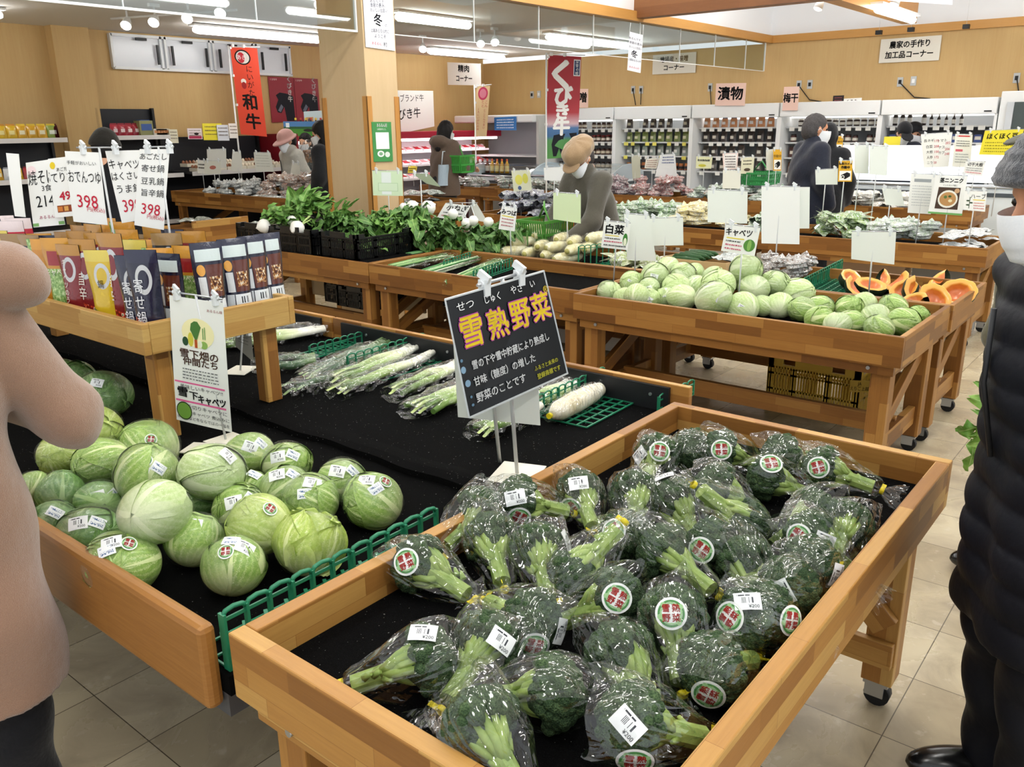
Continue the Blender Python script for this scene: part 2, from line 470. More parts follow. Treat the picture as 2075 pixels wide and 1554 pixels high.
# unseen tube lamps added over the tables for overhead light and film sparkle
for v in (-1.2, 0.6, 2.4, 4.0):
    for u in (0.3, 2.6, 4.9, 7.2, 9.5):
        if v > 3 and u < 1: continue
        tube_lamp((u - 0.62, v, 3.3), (u + 0.62, v, 3.3), 'unseen tube lamp added above the vegetable tables for overhead light', TUBE_POWER * 1.6, 0.05)
a = at(4, 31, TZ)
tube_lamp((a.x - 1.24, a.y, TZ), a, 'tube lamp end peeking in at the left picture edge')
tube_lamp((0.2, 6.3, TZ), (1.44, 6.3, TZ), 'unseen tube lamp added above the left tables')  # this lamp and the next are added out of view
tube_lamp((-1.2, 8.6, TZ), (0.04, 8.6, TZ), 'unseen tube lamp added above the left tables')
def spot(p, d, label, glow=30):
    t = thing('spotlight', label, 'lamp', p, 0, 'small ceiling spotlights')
    p = Vector(p); d = Vector(d).normalized()
    MB().tube([p - d * 0.11, p - d * 0.05, p], [0.022, 0.042, 0.048], 14).build('lamp_head', M_WHITE, t)
    MB().lathe([(0.0005, 0.02), (0.03, 0.014), (0.046, 0.002)], 14, 0, (0, 0, 0), frame(d, p)).build('bulb', emis((1.0, 0.95, 0.88), glow), t)
    top = p - d * 0.08
    MB().tube([top, (top.x, top.y, top.z + 0.09)], 0.009, 6).build('stem', M_WHITE, t)
    MB().b2((top.x - 0.05, top.y - 0.02, top.z + 0.09), (top.x + 0.05, top.y + 0.02, top.z + 0.12)).build('mount', M_WHITE, t)
for i, (x, y, lb) in enumerate(((255, 52, 'first glowing spotlight from the left on the low ceiling track'), (311, 46, 'second glowing spotlight from the left on the low ceiling track'), (379, 38, 'third glowing spotlight from the left on the low ceiling track'),
                                (446, 27, 'fourth glowing spotlight, just behind the glass edge left of pillar'), (857, 100, 'glowing spotlight right of the pillar beside the tube lamp'),
                                (974, 89, 'left one of two glowing spotlights above the meat corner sign'), (1003, 86, 'right one of two glowing spotlights above the meat corner sign'))):
    p = at(x, y, ZC - 0.2); dd = Vector((-p.x, -p.y, -0.9 * p.length))
    spot(p, (-0.55, -0.5, -0.6), lb)
for (x, y, lb) in ((1657, 18, 'white spotlight hanging under the brown beam, switched off'), (1812, 9, 'white spotlight on the pale beam above its tube lamp')):
    p = atu(x, y, 9.6)
    spot(p, (-0.3, 0.2, -0.8), lb, 1.0)
MB().tube([at(225, 38, ZC - 0.03), at(480, 20, ZC - 0.03)], 0.012, 6).build('lighting_track', M_WHITE); tag(bpy.data.objects['lighting_track'], 'thin white lighting track on the low ceiling at left', 'lamp track')

# ---------------------------------------------------------------- tables
def caster(parent, x, y, z=0.0, r=0.034):
    c = MB(); c.tube([(x - 0.016, y, z + r), (x + 0.016, y, z + r)], r, 16)
    o = c.build('caster', M_RUBBER, parent)
    f = MB(); f.b2((x - 0.028, y - 0.02, z + r), (x - 0.02, y + 0.03, z + 0.078)); f.b2((x + 0.02, y - 0.02, z + r), (x + 0.028, y + 0.03, z + 0.078)); f.b2((x - 0.03, y - 0.03, z + 0.07), (x + 0.03, y + 0.035, z + 0.08))
    f.build('caster_fork', M_STEEL, o)
def table(label, u0, u1, v0, v1, zr=0.72, rh=0.13, th=0.024, matz=None, m=None, detail=2, group='wooden display tables', inset=0.045, carpet=None):
    m = m or M_WOOD_DK; matz = matz if matz is not None else zr - 0.075
    t = thing('display_table', label, 'table', ((u0 + u1) / 2, (v0 + v1) / 2, 0), 0, group)
    zb = zr - rh
    be = 0.003 if detail else 0
    MB().b2((u0, v0, zb), (u0 + th, v1, zr)).build('side_board', m, t, bevel=be)
    MB().b2((u1 - th, v0, zb), (u1, v1, zr)).build('side_board', m, t, bevel=be)
    MB().b2((u0 + th, v0, zb), (u1 - th, v0 + th, zr)).build('side_board', m, t, bevel=be)
    MB().b2((u0 + th, v1 - th, zb), (u1 - th, v1, zr)).build('side_board', m, t, bevel=be)
    MB().b2((u0 + th, v0 + th, matz - 0.03), (u1 - th, v1 - th, matz)).build('mat', carpet or M_CARPET, t)
    if not detail: 
        mb = MB()
    a = inset; w = 0.08
    ap = MB()
    ap.b2((u0 + 0.02, v0 + 0.03, zb - 0.045), (u0 + 0.045, v1 - 0.03, zb)); ap.b2((u1 - 0.045, v0 + 0.03, zb - 0.045), (u1 - 0.02, v1 - 0.03, zb))
    ap.b2((u0 + 0.045, v0 + 0.03, zb - 0.045), (u1 - 0.045, v0 + 0.055, zb)); ap.b2((u0 + 0.045, v1 - 0.055, zb - 0.045), (u1 - 0.045, v1 - 0.03, zb))
    ap.build('apron', m, t, bevel=be)
    lz = 0.085
    for x in (u0 + a, u1 - a - w):
        for y in (v0 + a, v1 - a - w):
            MB().b2((x, y, lz), (x + w, y + w, zb - 0.045)).build('leg', m, t, bevel=be)
            if detail: caster(t, x + w / 2, y + w / 2)
    long_u = (u1 - u0) > (v1 - v0)
    if detail:
        for k in (0, 1):
            if long_u:
                x = (u0 + a - .012) if k == 0 else (u1 - a - w - .012)
                MB().b2((x - 0.012, v0 + a + .004, 0.15), (x + 0.012, v1 - a - .004, 0.225)).build('stretcher', m, t, bevel=be)
                MB().bar((x, v0 + a + .03, 0.27), (x, (v0 + v1) / 2 - .06, zb - 0.05), 0.024, 0.075).build('brace', m, t, bevel=be)
                MB().bar((x, v1 - a - .03, 0.27), (x, (v0 + v1) / 2 + .06, zb - 0.05), 0.024, 0.075).build('brace', m, t, bevel=be)
            else:
                y = (v0 + a + w / 2) if k == 0 else (v1 - a - w / 2)
                MB().b2((u0 + a + w, y - 0.016, 0.15), (u1 - a - w, y + 0.016, 0.24)).build('stretcher', m, t, bevel=be)
                MB().bar((u0 + a + w, y, 0.27), (u1 - a - w, y, zb - 0.08), 0.032, 0.07).build('brace', m, t, bevel=be)
        if long_u: MB().b2((u0 + a + w / 2, (v0 + v1) / 2 - 0.016, 0.17), (u1 - a - w / 2, (v0 + v1) / 2 + 0.016, 0.26)).build('stretcher', m, t, bevel=be)
        else: MB().b2(((u0 + u1) / 2 - 0.016, v0 + a + w / 2, 0.17), ((u0 + u1) / 2 + 0.016, v1 - a - w / 2, 0.26)).build('stretcher', m, t, bevel=be)
    bo = MB()
    for y in (v0 + 0.13, v1 - 0.13):
        bo.tube([(u0 + 0.02, y, zb - 0.02), (u0 + 0.012, y, zb - 0.02)], 0.008, 10)
    bo.build('bolt', M_STEEL, t)
    return t
T1 = table('near wooden display table full of bagged broccoli', 0.67, 2.26, 0.385, 1.182, th=0.034, matz=0.645, m=M_WOOD)
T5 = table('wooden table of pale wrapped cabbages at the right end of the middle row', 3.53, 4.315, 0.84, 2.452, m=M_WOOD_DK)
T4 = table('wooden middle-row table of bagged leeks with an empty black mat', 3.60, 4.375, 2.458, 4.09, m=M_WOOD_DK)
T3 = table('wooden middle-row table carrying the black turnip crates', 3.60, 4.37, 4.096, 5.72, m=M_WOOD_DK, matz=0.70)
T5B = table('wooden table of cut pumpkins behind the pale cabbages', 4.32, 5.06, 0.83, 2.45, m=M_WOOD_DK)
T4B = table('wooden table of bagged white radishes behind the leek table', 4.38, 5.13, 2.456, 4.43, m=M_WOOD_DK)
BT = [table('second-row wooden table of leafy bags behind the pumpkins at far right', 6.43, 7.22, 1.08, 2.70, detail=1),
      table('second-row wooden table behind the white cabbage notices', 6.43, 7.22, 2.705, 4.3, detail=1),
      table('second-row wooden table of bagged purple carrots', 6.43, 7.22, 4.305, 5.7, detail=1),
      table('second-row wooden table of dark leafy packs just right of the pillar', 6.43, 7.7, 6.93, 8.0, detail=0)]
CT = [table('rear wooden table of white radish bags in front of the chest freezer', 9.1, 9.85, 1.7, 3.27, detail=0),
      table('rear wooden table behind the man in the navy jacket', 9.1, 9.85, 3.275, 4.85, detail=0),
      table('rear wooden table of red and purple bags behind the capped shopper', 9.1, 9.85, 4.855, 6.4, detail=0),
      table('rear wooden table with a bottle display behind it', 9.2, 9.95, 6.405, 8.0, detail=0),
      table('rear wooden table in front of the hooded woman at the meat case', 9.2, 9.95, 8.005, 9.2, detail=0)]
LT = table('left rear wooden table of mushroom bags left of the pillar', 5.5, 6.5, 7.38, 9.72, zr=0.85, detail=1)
# low wide stand with the big black mats
E2 = 1.24
t2 = thing('display_stand', 'low wide stand with black mats holding cabbages and leeks', 'display stand', (1.6, 2.9, 0))
MB().b2((0.665, 1.27, 0.515), (0.70, 4.9, 0.69)).build('front_board', M_PLANK, t2, bevel=0.012)
bpy.data.objects['front_board']['label'] = 'worn rounded plank along the front edge'
MB().b2((0.70, E2 + 0.01, 0.54), (1.60, 4.9, 0.582)).build('mat', M_CARPET, t2)
def seam_edge():
    mb = MB()
    def fn(a, b):
        w = 0.006 * math.sin(a * 40) + 0.004 * math.sin(a * 93)
        return Vector((1.575 + w + b * 0.9, E2 + 0.01 + a * 3.65, 0.602 + 0.010 * math.sin(PI * min(1, b * 12)) * (0.6 + 0.4 * math.sin(a * 17)) if b < 0.09 else 0.602))
    mb.grid(fn, 120, 30)
    mb.grid(lambda a, b: Vector((1.575 + 0.006 * math.sin(a * 40) + 0.004 * math.sin(a * 93), E2 + 0.01 + a * 3.65, 0.55 + 0.052 * b)), 120, 1)
    return mb
seam_edge().build('mat', M_CARPET, t2)
for (a, b) in ((E2, 3.085), (3.095, 4.9)):
    MB().b2((2.475, a, 0.52), (2.50, b, 0.70)).build('back_board', M_WOOD, t2, bevel=0.003)
    MB().b2((2.462, a + 0.07, 0.585), (2.475, b - 0.07, 0.688)).build('liner', plain('#15171a', 0.5, 0.4), t2)
    sc = MB()
    for k in (0.14, 0.6, 1.1, 1.6):
        if a + k < b: sc.tube([(2.462, a + k, 0.655), (2.458, a + k, 0.655)], 0.006, 8)
    sc.build('screw', M_STEEL, t2)
MB().b2((0.70, E2 + 0.02, 0.49), (2.475, 4.9, 0.54)).build('metal_frame', plain('#5d5f63', 0.45, 0.5, metal=0.5), t2)
for x in (1.35, 2.3):
    for y in (1.9, 3.2, 4.6): MB().b2((x - 0.03, y - 0.03, 0), (x + 0.03, y + 0.03, 0.49)).build('leg', M_BLACK, t2)
# raised shelf standing on the stand
sh = thing('raised_shelf', 'pale wooden raised shelf of soup pouches standing on the black mat', 'shelf', (1.55, 3.4, 0.59))
SU0, SU1, SV0, SV1, SZ = 1.235, 1.80, 2.45, 4.3, 0.985
for a, b in (((SU0, SV0, SZ - 0.1), (SU0 + 0.024, SV1, SZ)), ((SU1 - 0.024, SV0, SZ - 0.1), (SU1, SV1, SZ)), ((SU0 + 0.024, SV0, SZ - 0.1), (SU1 - 0.024, SV0 + 0.024, SZ)), ((SU0 + 0.024, SV1 - 0.024, SZ - 0.1), (SU1 - 0.024, SV1, SZ))):
    MB().b2(a, b).build('side_board', M_WOOD_LT, sh, bevel=0.003)
MB().b2((SU0 + 0.024, SV0 + 0.024, SZ - 0.085), (SU1 - 0.024, SV1 - 0.024, SZ - 0.07)).build('shelf_board', M_WOOD_LT, sh)
for x in (SU0 + 0.05, SU1 - 0.11):
    for y in (SV0 + 0.05, SV1 - 0.11):
        MB().b2((x, y, 0.584 if x < 1.5 else 0.604), (x + 0.06, y + 0.06, SZ - 0.1)).build('leg', M_WOOD, sh, bevel=0.003)
# ---------------------------------------------------------------- cabbages
def mk_cabbage(name, a, b, vein):
    n = NT(name)
    tc = n.node('ShaderNodeTexCoord'); sp = n.node('ShaderNodeSeparateXYZ', {0: tc.outputs['UV']})
    ns = n.noise(n.coord('Object'), 30, 3)
    u = n.math('ABSOLUTE', n.math('SUBTRACT', sp.outputs[0], 0.5)); v = sp.outputs[1]
    w = n.math('ADD', n.math('MULTIPLY', v, 4.0), n.math('MULTIPLY', u, -9.0))
    w = n.math('ADD', w, n.math('MULTIPLY', ns, 1.5))
    fr = n.math('ABSOLUTE', n.math('SUBTRACT', n.math('FRACT', w), 0.5))
    side = n.ramp(fr, [(0.0, (1, 1, 1)), (0.07, (0.6, 0.6, 0.6)), (0.17, (0, 0, 0))])
    fade = n.ramp(u, [(0.0, (1, 1, 1)), (0.5, (0.25, 0.25, 0.25))])
    midw = n.math('MULTIPLY_ADD', v, -0.035, 0.05)
    mid = n.math('LESS_THAN', u, midw)
    vf = n.math('MAXIMUM', n.math('MULTIPLY', n.math('MULTIPLY', side, fade), 0.95), n.math('MULTIPLY', mid, 0.9))
    big = n.noise(n.coord('Object'), 9, 2)
    base = n.mix(n.ramp(big, [(0.35, (0, 0, 0)), (0.7, (1, 1, 1))]), a, b)
    base = n.mix(n.ramp(v, [(0.0, (0.75, 0.75, 0.75)), (0.4, (0, 0, 0))]), base, vein)
    c = n.mix(vf, base, vein)
    return n.fin(color=c, rough=0.38, spec=0.4, normal=n.bump(n.math('ADD', n.math('MULTIPLY', vf, 0.6), n.math('MULTIPLY', ns, 0.5)), 0.35, 0.004), coat=0.35, coatr=0.12)
M_CAB = mk_cabbage('cabbage_leaf', '#7fa349', '#9fbd62', '#dbe6a8')
M_CAB_LT = mk_cabbage('pale_cabbage_leaf', '#adc67c', '#c6d99d', '#e4edc4')
M_CAB_DK = mk_cabbage('dark_cabbage_leaf', '#54803a', '#6f9a4e', '#a8c583')
M_CAB_YL = mk_cabbage('yellow_cabbage_leaf', '#9fb84a', '#b8cb66', '#dfe8a4')
def cab_mesh(seed, mats, loose=0.0):
    r = random.Random(seed); mb = MB()
    mb.lathe([(0.0008 if k in (0, 14) else math.sin(PI * k / 14) * 0.985, -math.cos(PI * k / 14) * 0.985) for k in range(15)], 24)
    N = 7
    for i in range(N):
        ph = 2 * PI * i / N * 2.4 + r.uniform(-.3, .3); ext = r.uniform(2.1, 2.75); wid = r.uniform(1.0, 1.35); lift = 0.992 + 0.008 * i; tw = r.uniform(-.5, .5)
        f1, f2 = r.uniform(0, 6), r.uniform(3, 6)
        def fn(a, b, ph=ph, ext=ext, wid=wid, lift=lift, tw=tw, f1=f1, f2=f2):
            s = (a - 0.5) * 2; th = 0.04 + b * ext
            prof = math.sin(min(1, b * 1.05 + 0.04) ** 0.7 * PI) ** 0.55 if b < 0.97 else 0.35
            x = s * wid * prof; al = th
            d = Vector((math.sin(al) * math.cos(x), math.sin(al) * math.sin(x) + 0.0, -math.cos(al)))
            d = Vector((math.sin(al), 0, -math.cos(al))) * math.cos(x) + Vector((0, 1, 0)) * math.sin(x)
            edge = max(abs(s), b) ** 6
            rad = lift + edge * (0.018 + loose * 0.12 * (0.5 + 0.5 * math.sin(f1 + 5 * s + 7 * b))) + 0.006 * math.sin(f1 + f2 * 2 * b + 2 * s) + 0.004 * math.sin(9 * s + f2) - 0.012 * math.exp(-(s * 9) ** 2) * -1
            return Matrix.Rotation(ph + tw * b, 3, 'Z') @ (d * rad)
        mb.grid(fn, 22, 22)
    return mb.mesh('cabbage_head', mats)
def wrap_mesh(seed, amp=0.02, gather=True):
    r = random.Random(seed); mb = MB(); f = [(r.uniform(3, 11), r.uniform(2, 9), r.uniform(0, 6)) for _ in range(7)]
    def fn(a, b):
        ph = 2 * PI * a; th = 0.02 + b * (PI - 0.04)
        w = sum(abs(math.sin(x * ph * 0.5 + y * th + z)) for x, y, z in f) / 7
        rad = 1.035 + amp * (w - 0.5) * 2 * math.sin(th) ** 0.5
        return Vector((math.sin(th) * math.cos(ph), math.sin(th) * math.sin(ph), -math.cos(th))) * rad
    mb.grid(fn, 40, 28)
    return mb.mesh('film_wrap', M_WRAP)
CABS = {k: [cab_mesh(s, m) for s in range(4)] for k, m in (('n', M_CAB), ('l', M_CAB_LT), ('d', M_CAB_DK), ('y', M_CAB_YL))}
CAB_LOOSE = cab_mesh(31, M_CAB_YL, 1.0)
WRAPS = [wrap_mesh(s) for s in range(4)]
WRAP_LOOSE = wrap_mesh(9, 0.09)
# curved paper stickers, apex at the origin, facing +z
def mk_label_mat():
    n = NT('barcode_label'); tc = n.node('ShaderNodeTexCoord'); sp = n.node('ShaderNodeSeparateXYZ', {0: tc.outputs['UV']})
    wn = n.node('ShaderNodeTexWhiteNoise', {'W': n.math('FLOOR', n.math('MULTIPLY', sp.outputs[0], 46))}, noise_dimensions='1D')
    bars = n.math('GREATER_THAN', wn.outputs[0], 0.5)
    def win(x, a, b): return n.math('MULTIPLY', n.math('GREATER_THAN', x, a), n.math('LESS_THAN', x, b))
    m = n.math('MULTIPLY', n.math('MULTIPLY', bars, win(sp.outputs[0], 0.26, 0.74)), win(sp.outputs[1], 0.38, 0.72))
    wn2 = n.node('ShaderNodeTexWhiteNoise', {'W': n.math('FLOOR', n.math('MULTIPLY', sp.outputs[0], 30))}, noise_dimensions='1D')
    t1 = n.math('MULTIPLY', n.math('MULTIPLY', n.math('GREATER_THAN', wn2.outputs[0], 0.35), win(sp.outputs[0], 0.12, 0.6)), win(sp.outputs[1], 0.80, 0.88))
    return n.fin(color=n.mix(n.math('MAXIMUM', m, t1), '#f2f4f4', '#34373e'), rough=0.4, spec=0.4)
M_LABEL = mk_label_mat()
def mk_label_blue():
    n = NT('blue_print_label'); tc = n.node('ShaderNodeTexCoord'); sp = n.node('ShaderNodeSeparateXYZ', {0: tc.outputs['UV']})
    g = n.node('ShaderNodeTexWhiteNoise', {'Vector': n.node('ShaderNodeVectorMath', {0: n.node('ShaderNodeVectorMath', {0: tc.outputs['UV'], 1: (26, 18, 1)}, operation='MULTIPLY').outputs[0]}, operation='FLOOR').outputs[0]}, noise_dimensions='2D')
    def win(x, a, b): return n.math('MULTIPLY', n.math('GREATER_THAN', x, a), n.math('LESS_THAN', x, b))
    m = n.math('MULTIPLY', n.math('MULTIPLY', n.math('GREATER_THAN', g.outputs[0], 0.55), win(sp.outputs[0], 0.12, 0.88)), n.math('MAXIMUM', win(sp.outputs[1], 0.62, 0.85), win(sp.outputs[1], 0.15, 0.42)))
    return n.fin(color=n.mix(m, '#eef1f3', '#3c5f8f'), rough=0.4, spec=0.4)
M_LABEL_B = mk_label_blue()
def patch(w, h, rho, m, name, text=None):
    mb = MB()
    def fn(x, y, l=0.0):
        z = (rho * rho - x * x - y * y); z = math.sqrt(max(z, 1e-6)) - rho
        return Vector((x, y, z + l))
    mb.grid(lambda a, b: fn((a - .5) * w, (b - .5) * h), 8, 6)
    if text:
        for tx, cx, cy, s, mi in text: lay_text(mb, tx, lambda x, y: fn(x, y, 0.0006), cx, cy, s, mi)
    return mb.mesh(name, [m, ink('#33363c'), ink('#a02828')])
def sticker(rho, rad=0.027):
    mb = MB()
    def fn(x, y, l=0.0):
        z = rho * rho - x * x - y * y
        return Vector((x, y, math.sqrt(max(z, 1e-6)) - rho + l))
    def ring(r0, r1, m, l, wob=0.0):
        mb.grid(lambda a, b: fn((r0 + (r1 - r0) * b) * (1 + wob * math.sin(9 * 2 * PI * a)) * math.cos(2 * PI * a), (r0 + (r1 - r0) * b) * (1 + wob * math.sin(9 * 2 * PI * a)) * math.sin(2 * PI * a), l), 36, 2, m)
    ring(0.0001, rad, 0, 0)
    ring(rad * 0.70, rad * 0.84, 1, 0.0004, 0.0); ring(rad * 0.58, rad * 0.69, 2, 0.0005, 0.04)
    for k in (0.6, 2.3, 3.4, 5.4): ring_c = (rad * 0.72 * math.cos(k), rad * 0.72 * math.sin(k)); mb.grid(lambda a, b: fn(ring_c[0] + rad * .17 * b * math.cos(2 * PI * a), ring_c[1] + rad * .17 * b * math.sin(2 * PI * a), 0.0006), 12, 1, 2)
    s = rad * 0.62
    for ch, x, y in (('雪', -1, 1), ('熟', 1, 1), ('野', -1, -1), ('菜', 1, -1)): lay_text(mb, ch, lambda a, b: fn(a, b, 0.0009), x * s * .50, y * s * .48, s * .86, 3, bold=s * 0.022)
    return mb.mesh('round_sticker', [plain('#f0f1ee', 0.4), plain('#4d8a4a', 0.5), plain('#9cc58d', 0.5), ink('#9c2420')])
LAB_P = patch(0.042, 0.032, 0.085, M_LABEL, 'price_label', [('¥200', 0.008, -0.0095, 0.008, 1)])
LAB_W = patch(0.036, 0.026, 0.085, M_LABEL_B, 'variety_label')
STK_C = sticker(0.085, 0.017)
STK_B = sticker(0.13, 0.027)
LAB_B = patch(0.046, 0.033, 0.14, M_LABEL, 'price_label', [('¥200', 0.010, -0.0105, 0.009, 1)])
CAMV = Vector((0, 0, CAM_H))
def on_ball(px, c, rad):
    # point of a ball's near side seen at a pixel (nearest rim point if it misses)
    d = Vector(ray(*px)).normalized(); oc = CAMV - c
    b = oc.dot(d); q = b * b - (oc.length_squared - rad * rad)
    p = CAMV + d * (-b - math.sqrt(max(q, 0)))
    n = (p - c); n.normalize()
    return c + n * rad, n
def stick(parent, name, me, c, rad, px, tw=0.0, tilt=0.0):
    p, n = on_ball(px, c, rad)
    x = CAM_R * math.cos(tw) + CAM_D * math.sin(tw)
    o = link(name, me, parent); o.matrix_basis = chain(parent).inverted() @ frame(n, p, Vector(x))
    return o
def rand_rot(r, tilt=None):
    return Euler((r.uniform(0.6, 1.9) if tilt is None else tilt, r.uniform(-.5, .5), r.uniform(0, 6.28))).to_matrix().to_4x4()
def cabbage(px, py, wpx, z, label, kind='n', seed=0, film=True, flat=0.80, stick_at=(), group='wrapped cabbages on the black mat', loose=False, rot=None):
    p = at(px, py, z); rad = wpx / 2 * mpp(p) / 1.035; r = random.Random(seed * 13 + 5)
    t = thing('cabbage', label, 'cabbage', p, 0, group)
    sc = Matrix.Diagonal((1, 1, flat, 1))
    m = rot if rot is not None else rand_rot(r)
    o = link('cabbage_head', CAB_LOOSE if loose else CABS[kind][seed % 4], t); o.matrix_basis = sc @ m @ Matrix.Scale(rad, 4)
    if film:
        w = link('film_wrap', WRAP_LOOSE if loose else WRAPS[seed % 4], t); w.matrix_basis = sc @ rand_rot(r) @ Matrix.Scale(rad, 4)
    for (k, x, y, tw) in stick_at:
        c = p + Vector((0, 0, -0.1 * rad)); rr = rad * 0.985
        stick(t, {'p': 'price_label', 'w': 'variety_label', 's': 'round_sticker'}[k], {'p': LAB_P, 'w': LAB_W, 's': STK_C}[k], p, rad * 0.97 if flat < 0.9 else rad * 1.03, (x, y), tw)
    return t
ZF = 0.582
LO, HI, TOP = ZF + 0.062, ZF + 0.135, ZF + 0.165
E0 = lambda a, b, c: Euler((a, b, c)).to_matrix().to_4x4()
cabs = [
 (246, 1140, 153, LO, 'wrapped cabbage nearest the plank, two white labels and a round sticker on top', 'n', [('w', 215, 1115, -.5), ('p', 225, 1098, -.5), ('s', 262, 1100, 0)]),
 (475, 1145, 135, LO, 'wrapped cabbage at the near end of the pile beside the loose-bagged one', 'n', [('s', 457, 1117, -.2), ('p', 497, 1108, .2), ('w', 468, 1094, 0)]),
 (394, 1093, 124, LO, 'wrapped cabbage right below the pale topmost one, blue label on top', 'n', [('w', 393, 1060, -.1)]),
 (182, 1085, 140, LO, 'wrapped cabbage at the left behind the nearest one, two labels facing up', 'd', [('p', 157, 1059, -.3), ('w', 198, 1058, .1)]),
 (108, 1058, 100, LO, 'wrapped cabbage half behind the pink coat, lowest on the left', 'd', [('w', 112, 1038, .3)]),
 (203, 1016, 100, LO, 'dark wrapped cabbage in the gap under the sticker-topped one', 'd', [('p', 195, 1008, -.4), ('w', 234, 1004, .4)]),
 (405, 1012, 92, LO, 'dark wrapped cabbage mostly hidden right of the pale topmost one', 'd', []),
 (125, 1000, 105, LO, 'dark green wrapped cabbage beside the pink coat below the yellowish ones', 'd', []),
 (300, 905, 126, LO, 'wrapped cabbage with a blue and white round sticker beside the shelf leg', 'n', [('s', 306, 890, 0)]),
 (511, 985, 70, LO, 'small visible side of a wrapped cabbage behind the pale tall one', 'n', [('w', 515, 960, .6)]),
 (507, 918, 100, LO, 'wrapped cabbage at the back of the pile just right of the sign stand', 'n', [('p', 507, 905, .3), ('w', 530, 898, .5)]),
 (581, 940, 107, LO, 'wrapped cabbage at the back edge, third from the sign stand', 'n', [('p', 562, 925, -.2), ('w', 594, 921, .3)]),
 (578, 988, 108, LO, 'wrapped cabbage in the middle row behind the two-labelled pair', 'n', [('p', 560, 961, -.3), ('w', 595, 961, .4)]),
 (692, 972, 102, LO, 'smaller wrapped cabbage behind the rightmost big one', 'n', [('p', 683, 954, .2), ('w', 716, 955, .6)]),
 (754, 1014, 131, LO, 'big wrapped cabbage at the right end of the pile near the green fence', 'n', [('w', 762, 990, -.7), ('p', 742, 971, .1), ('s', 782, 975, .2)]),
 (628, 1014, 126, LO + .012, 'wrapped cabbage with upright label row and round sticker facing front', 'n', [('w', 617, 1000, -.1), ('s', 653, 999, .1), ('p', 633, 977, .1)]),
 (484, 1030, 112, LO, 'wrapped cabbage with two labels behind the yellow-green one', 'n', [('p', 473, 1017, -.3), ('w', 510, 1010, .4)]),
 (525, 1062, 134, LO + .03, 'yellow-green wrapped cabbage leaning in the centre of the front rows', 'y', [('s', 548, 1030, .4)]),
 (301, 962, 143, HI - .02, 'wrapped cabbage with a round sticker and two labels on its upper side', 'n', [('s', 295, 932, 0), ('p', 283, 955, .3), ('w', 322, 948, .4)]),
 (203, 937, 115, HI - .02, 'smooth wrapped cabbage on the upper layer beside the sticker-topped one', 'n', []),
 (315, 1037, 150, HI + .01, 'pale yellowish cabbage with white ribs lying topmost at the front', 'l', []),
 (430, 957, 138, HI, 'pale tall cabbage on the upper layer in front of the sign stand', 'l', [('p', 463, 922, .6)]),
 (182, 872, 130, HI - .01, 'yellow-green cabbage in a loose bag below the pink sleeve', 'y', [('s', 160, 900, 0)]),
 (122, 922, 96, HI - .03, 'yellow-green cabbage half behind the pink coat with a red bag tie', 'y', []),
 (66, 985, 70, LO + .02, 'sliver of a wrapped cabbage showing along the pink coat', 'n', []),
 (211, 800, 113, LO + .01, 'dark green wrapped cabbage lying alone at the far left of the mat', 'd', [('p', 196, 775, .1)]),
 (152, 770, 88, LO + .01, 'dark green wrapped cabbage behind the lone one at far left', 'd', []),
 (124, 752, 62, LO + .02, 'hardly visible dark cabbage right behind the pink sleeve', 'd', []),
 (172, 824, 44, LO, 'slice of dark cabbage between the sleeve and the lone one', 'd', []),
]
for i, (x, y, w, z, lb, k, st) in enumerate(cabs):
    rot = None
    if i == 20: rot = E0(1.9, 0.5, 2.2)
    cabbage(x, y, w, z, lb, k, i, stick_at=st, rot=rot)
cabbage(628, 1100, 142, LO + .01, 'cabbage with folded leaves in a loose clear bag against the green fence', 'y', 2, loose=True, flat=0.9)

# ---------------------------------------------------------------- pale cabbages on the middle table
ZT = 0.645
rows = {
 'front row by the near board': [(90, 420, 140, 0), (170, 450, 120, 0), (235, 440, 140, .02), (300, 455, 130, .0), (390, 450, 130, 0), (470, 450, 160, .02), (640, 455, 205, .04), (790, 500, 180, 0), (895, 490, 125, 0), (985, 490, 155, 0), (1100, 510, 150, 0), (1195, 560, 160, 0), (1290, 590, 150, 0), (1360, 580, 155, 0), (1505, 612, 165, 0)],
 'second row from the near board': [(205, 368, 135, .03), (300, 400, 130, .03), (440, 395, 160, .04), (545, 400, 150, .03), (660, 385, 190, .07), (850, 400, 165, .04), (1080, 430, 195, 0), (1200, 500, 150, 0), (1350, 505, 155, 0), (1490, 548, 150, 0), (1640, 578, 180, 0)],
 'back of the heap': [(330, 335, 155, .07), (400, 285, 120, .08), (480, 330, 150, .07), (540, 315, 110, .07), (640, 345, 130, .06), (740, 365, 110, .05), (960, 375, 165, .05), (1430, 480, 135, 0), (1580, 500, 160, 0), (1712, 545, 125, 0)],
}
ORD = ['first', 'second', 'third', 'fourth', 'fifth', 'sixth', 'seventh', 'eighth', 'ninth', 'tenth', 'eleventh', 'twelfth', 'thirteenth', 'fourteenth', 'fifteenth', 'sixteenth']
LBL = {('front row by the near board', 4), ('front row by the near board', 3), ('front row by the near board', 6), ('front row by the near board', 7), ('second row from the near board', 0), ('second row from the near board', 1), ('second row from the near board', 2), ('second row from the near board', 5), ('back of the heap', 0), ('second row from the near board', 7)}
k = 0
for rn, lst in rows.items():
    for i, (x, y, w, dz) in enumerate(lst):
        X, Y = 1200 + x / 2.594, 430 + y / 2.594
        st = [('p', X - 2, Y + 2, -.4 + .3 * (k % 4))] if (rn, i) in LBL else []
        cabbage(X, Y, w / 2.594, ZT + 0.055 + dz, 'pale wrapped cabbage, %s from the left in the %s' % (ORD[i], rn), 'l' if x < 1000 else ('n' if (k % 3) else 'l'), k, film=(k % 2 == 0), stick_at=st, group='pale cabbages heaped on the middle table', flat=.86)
        k += 1
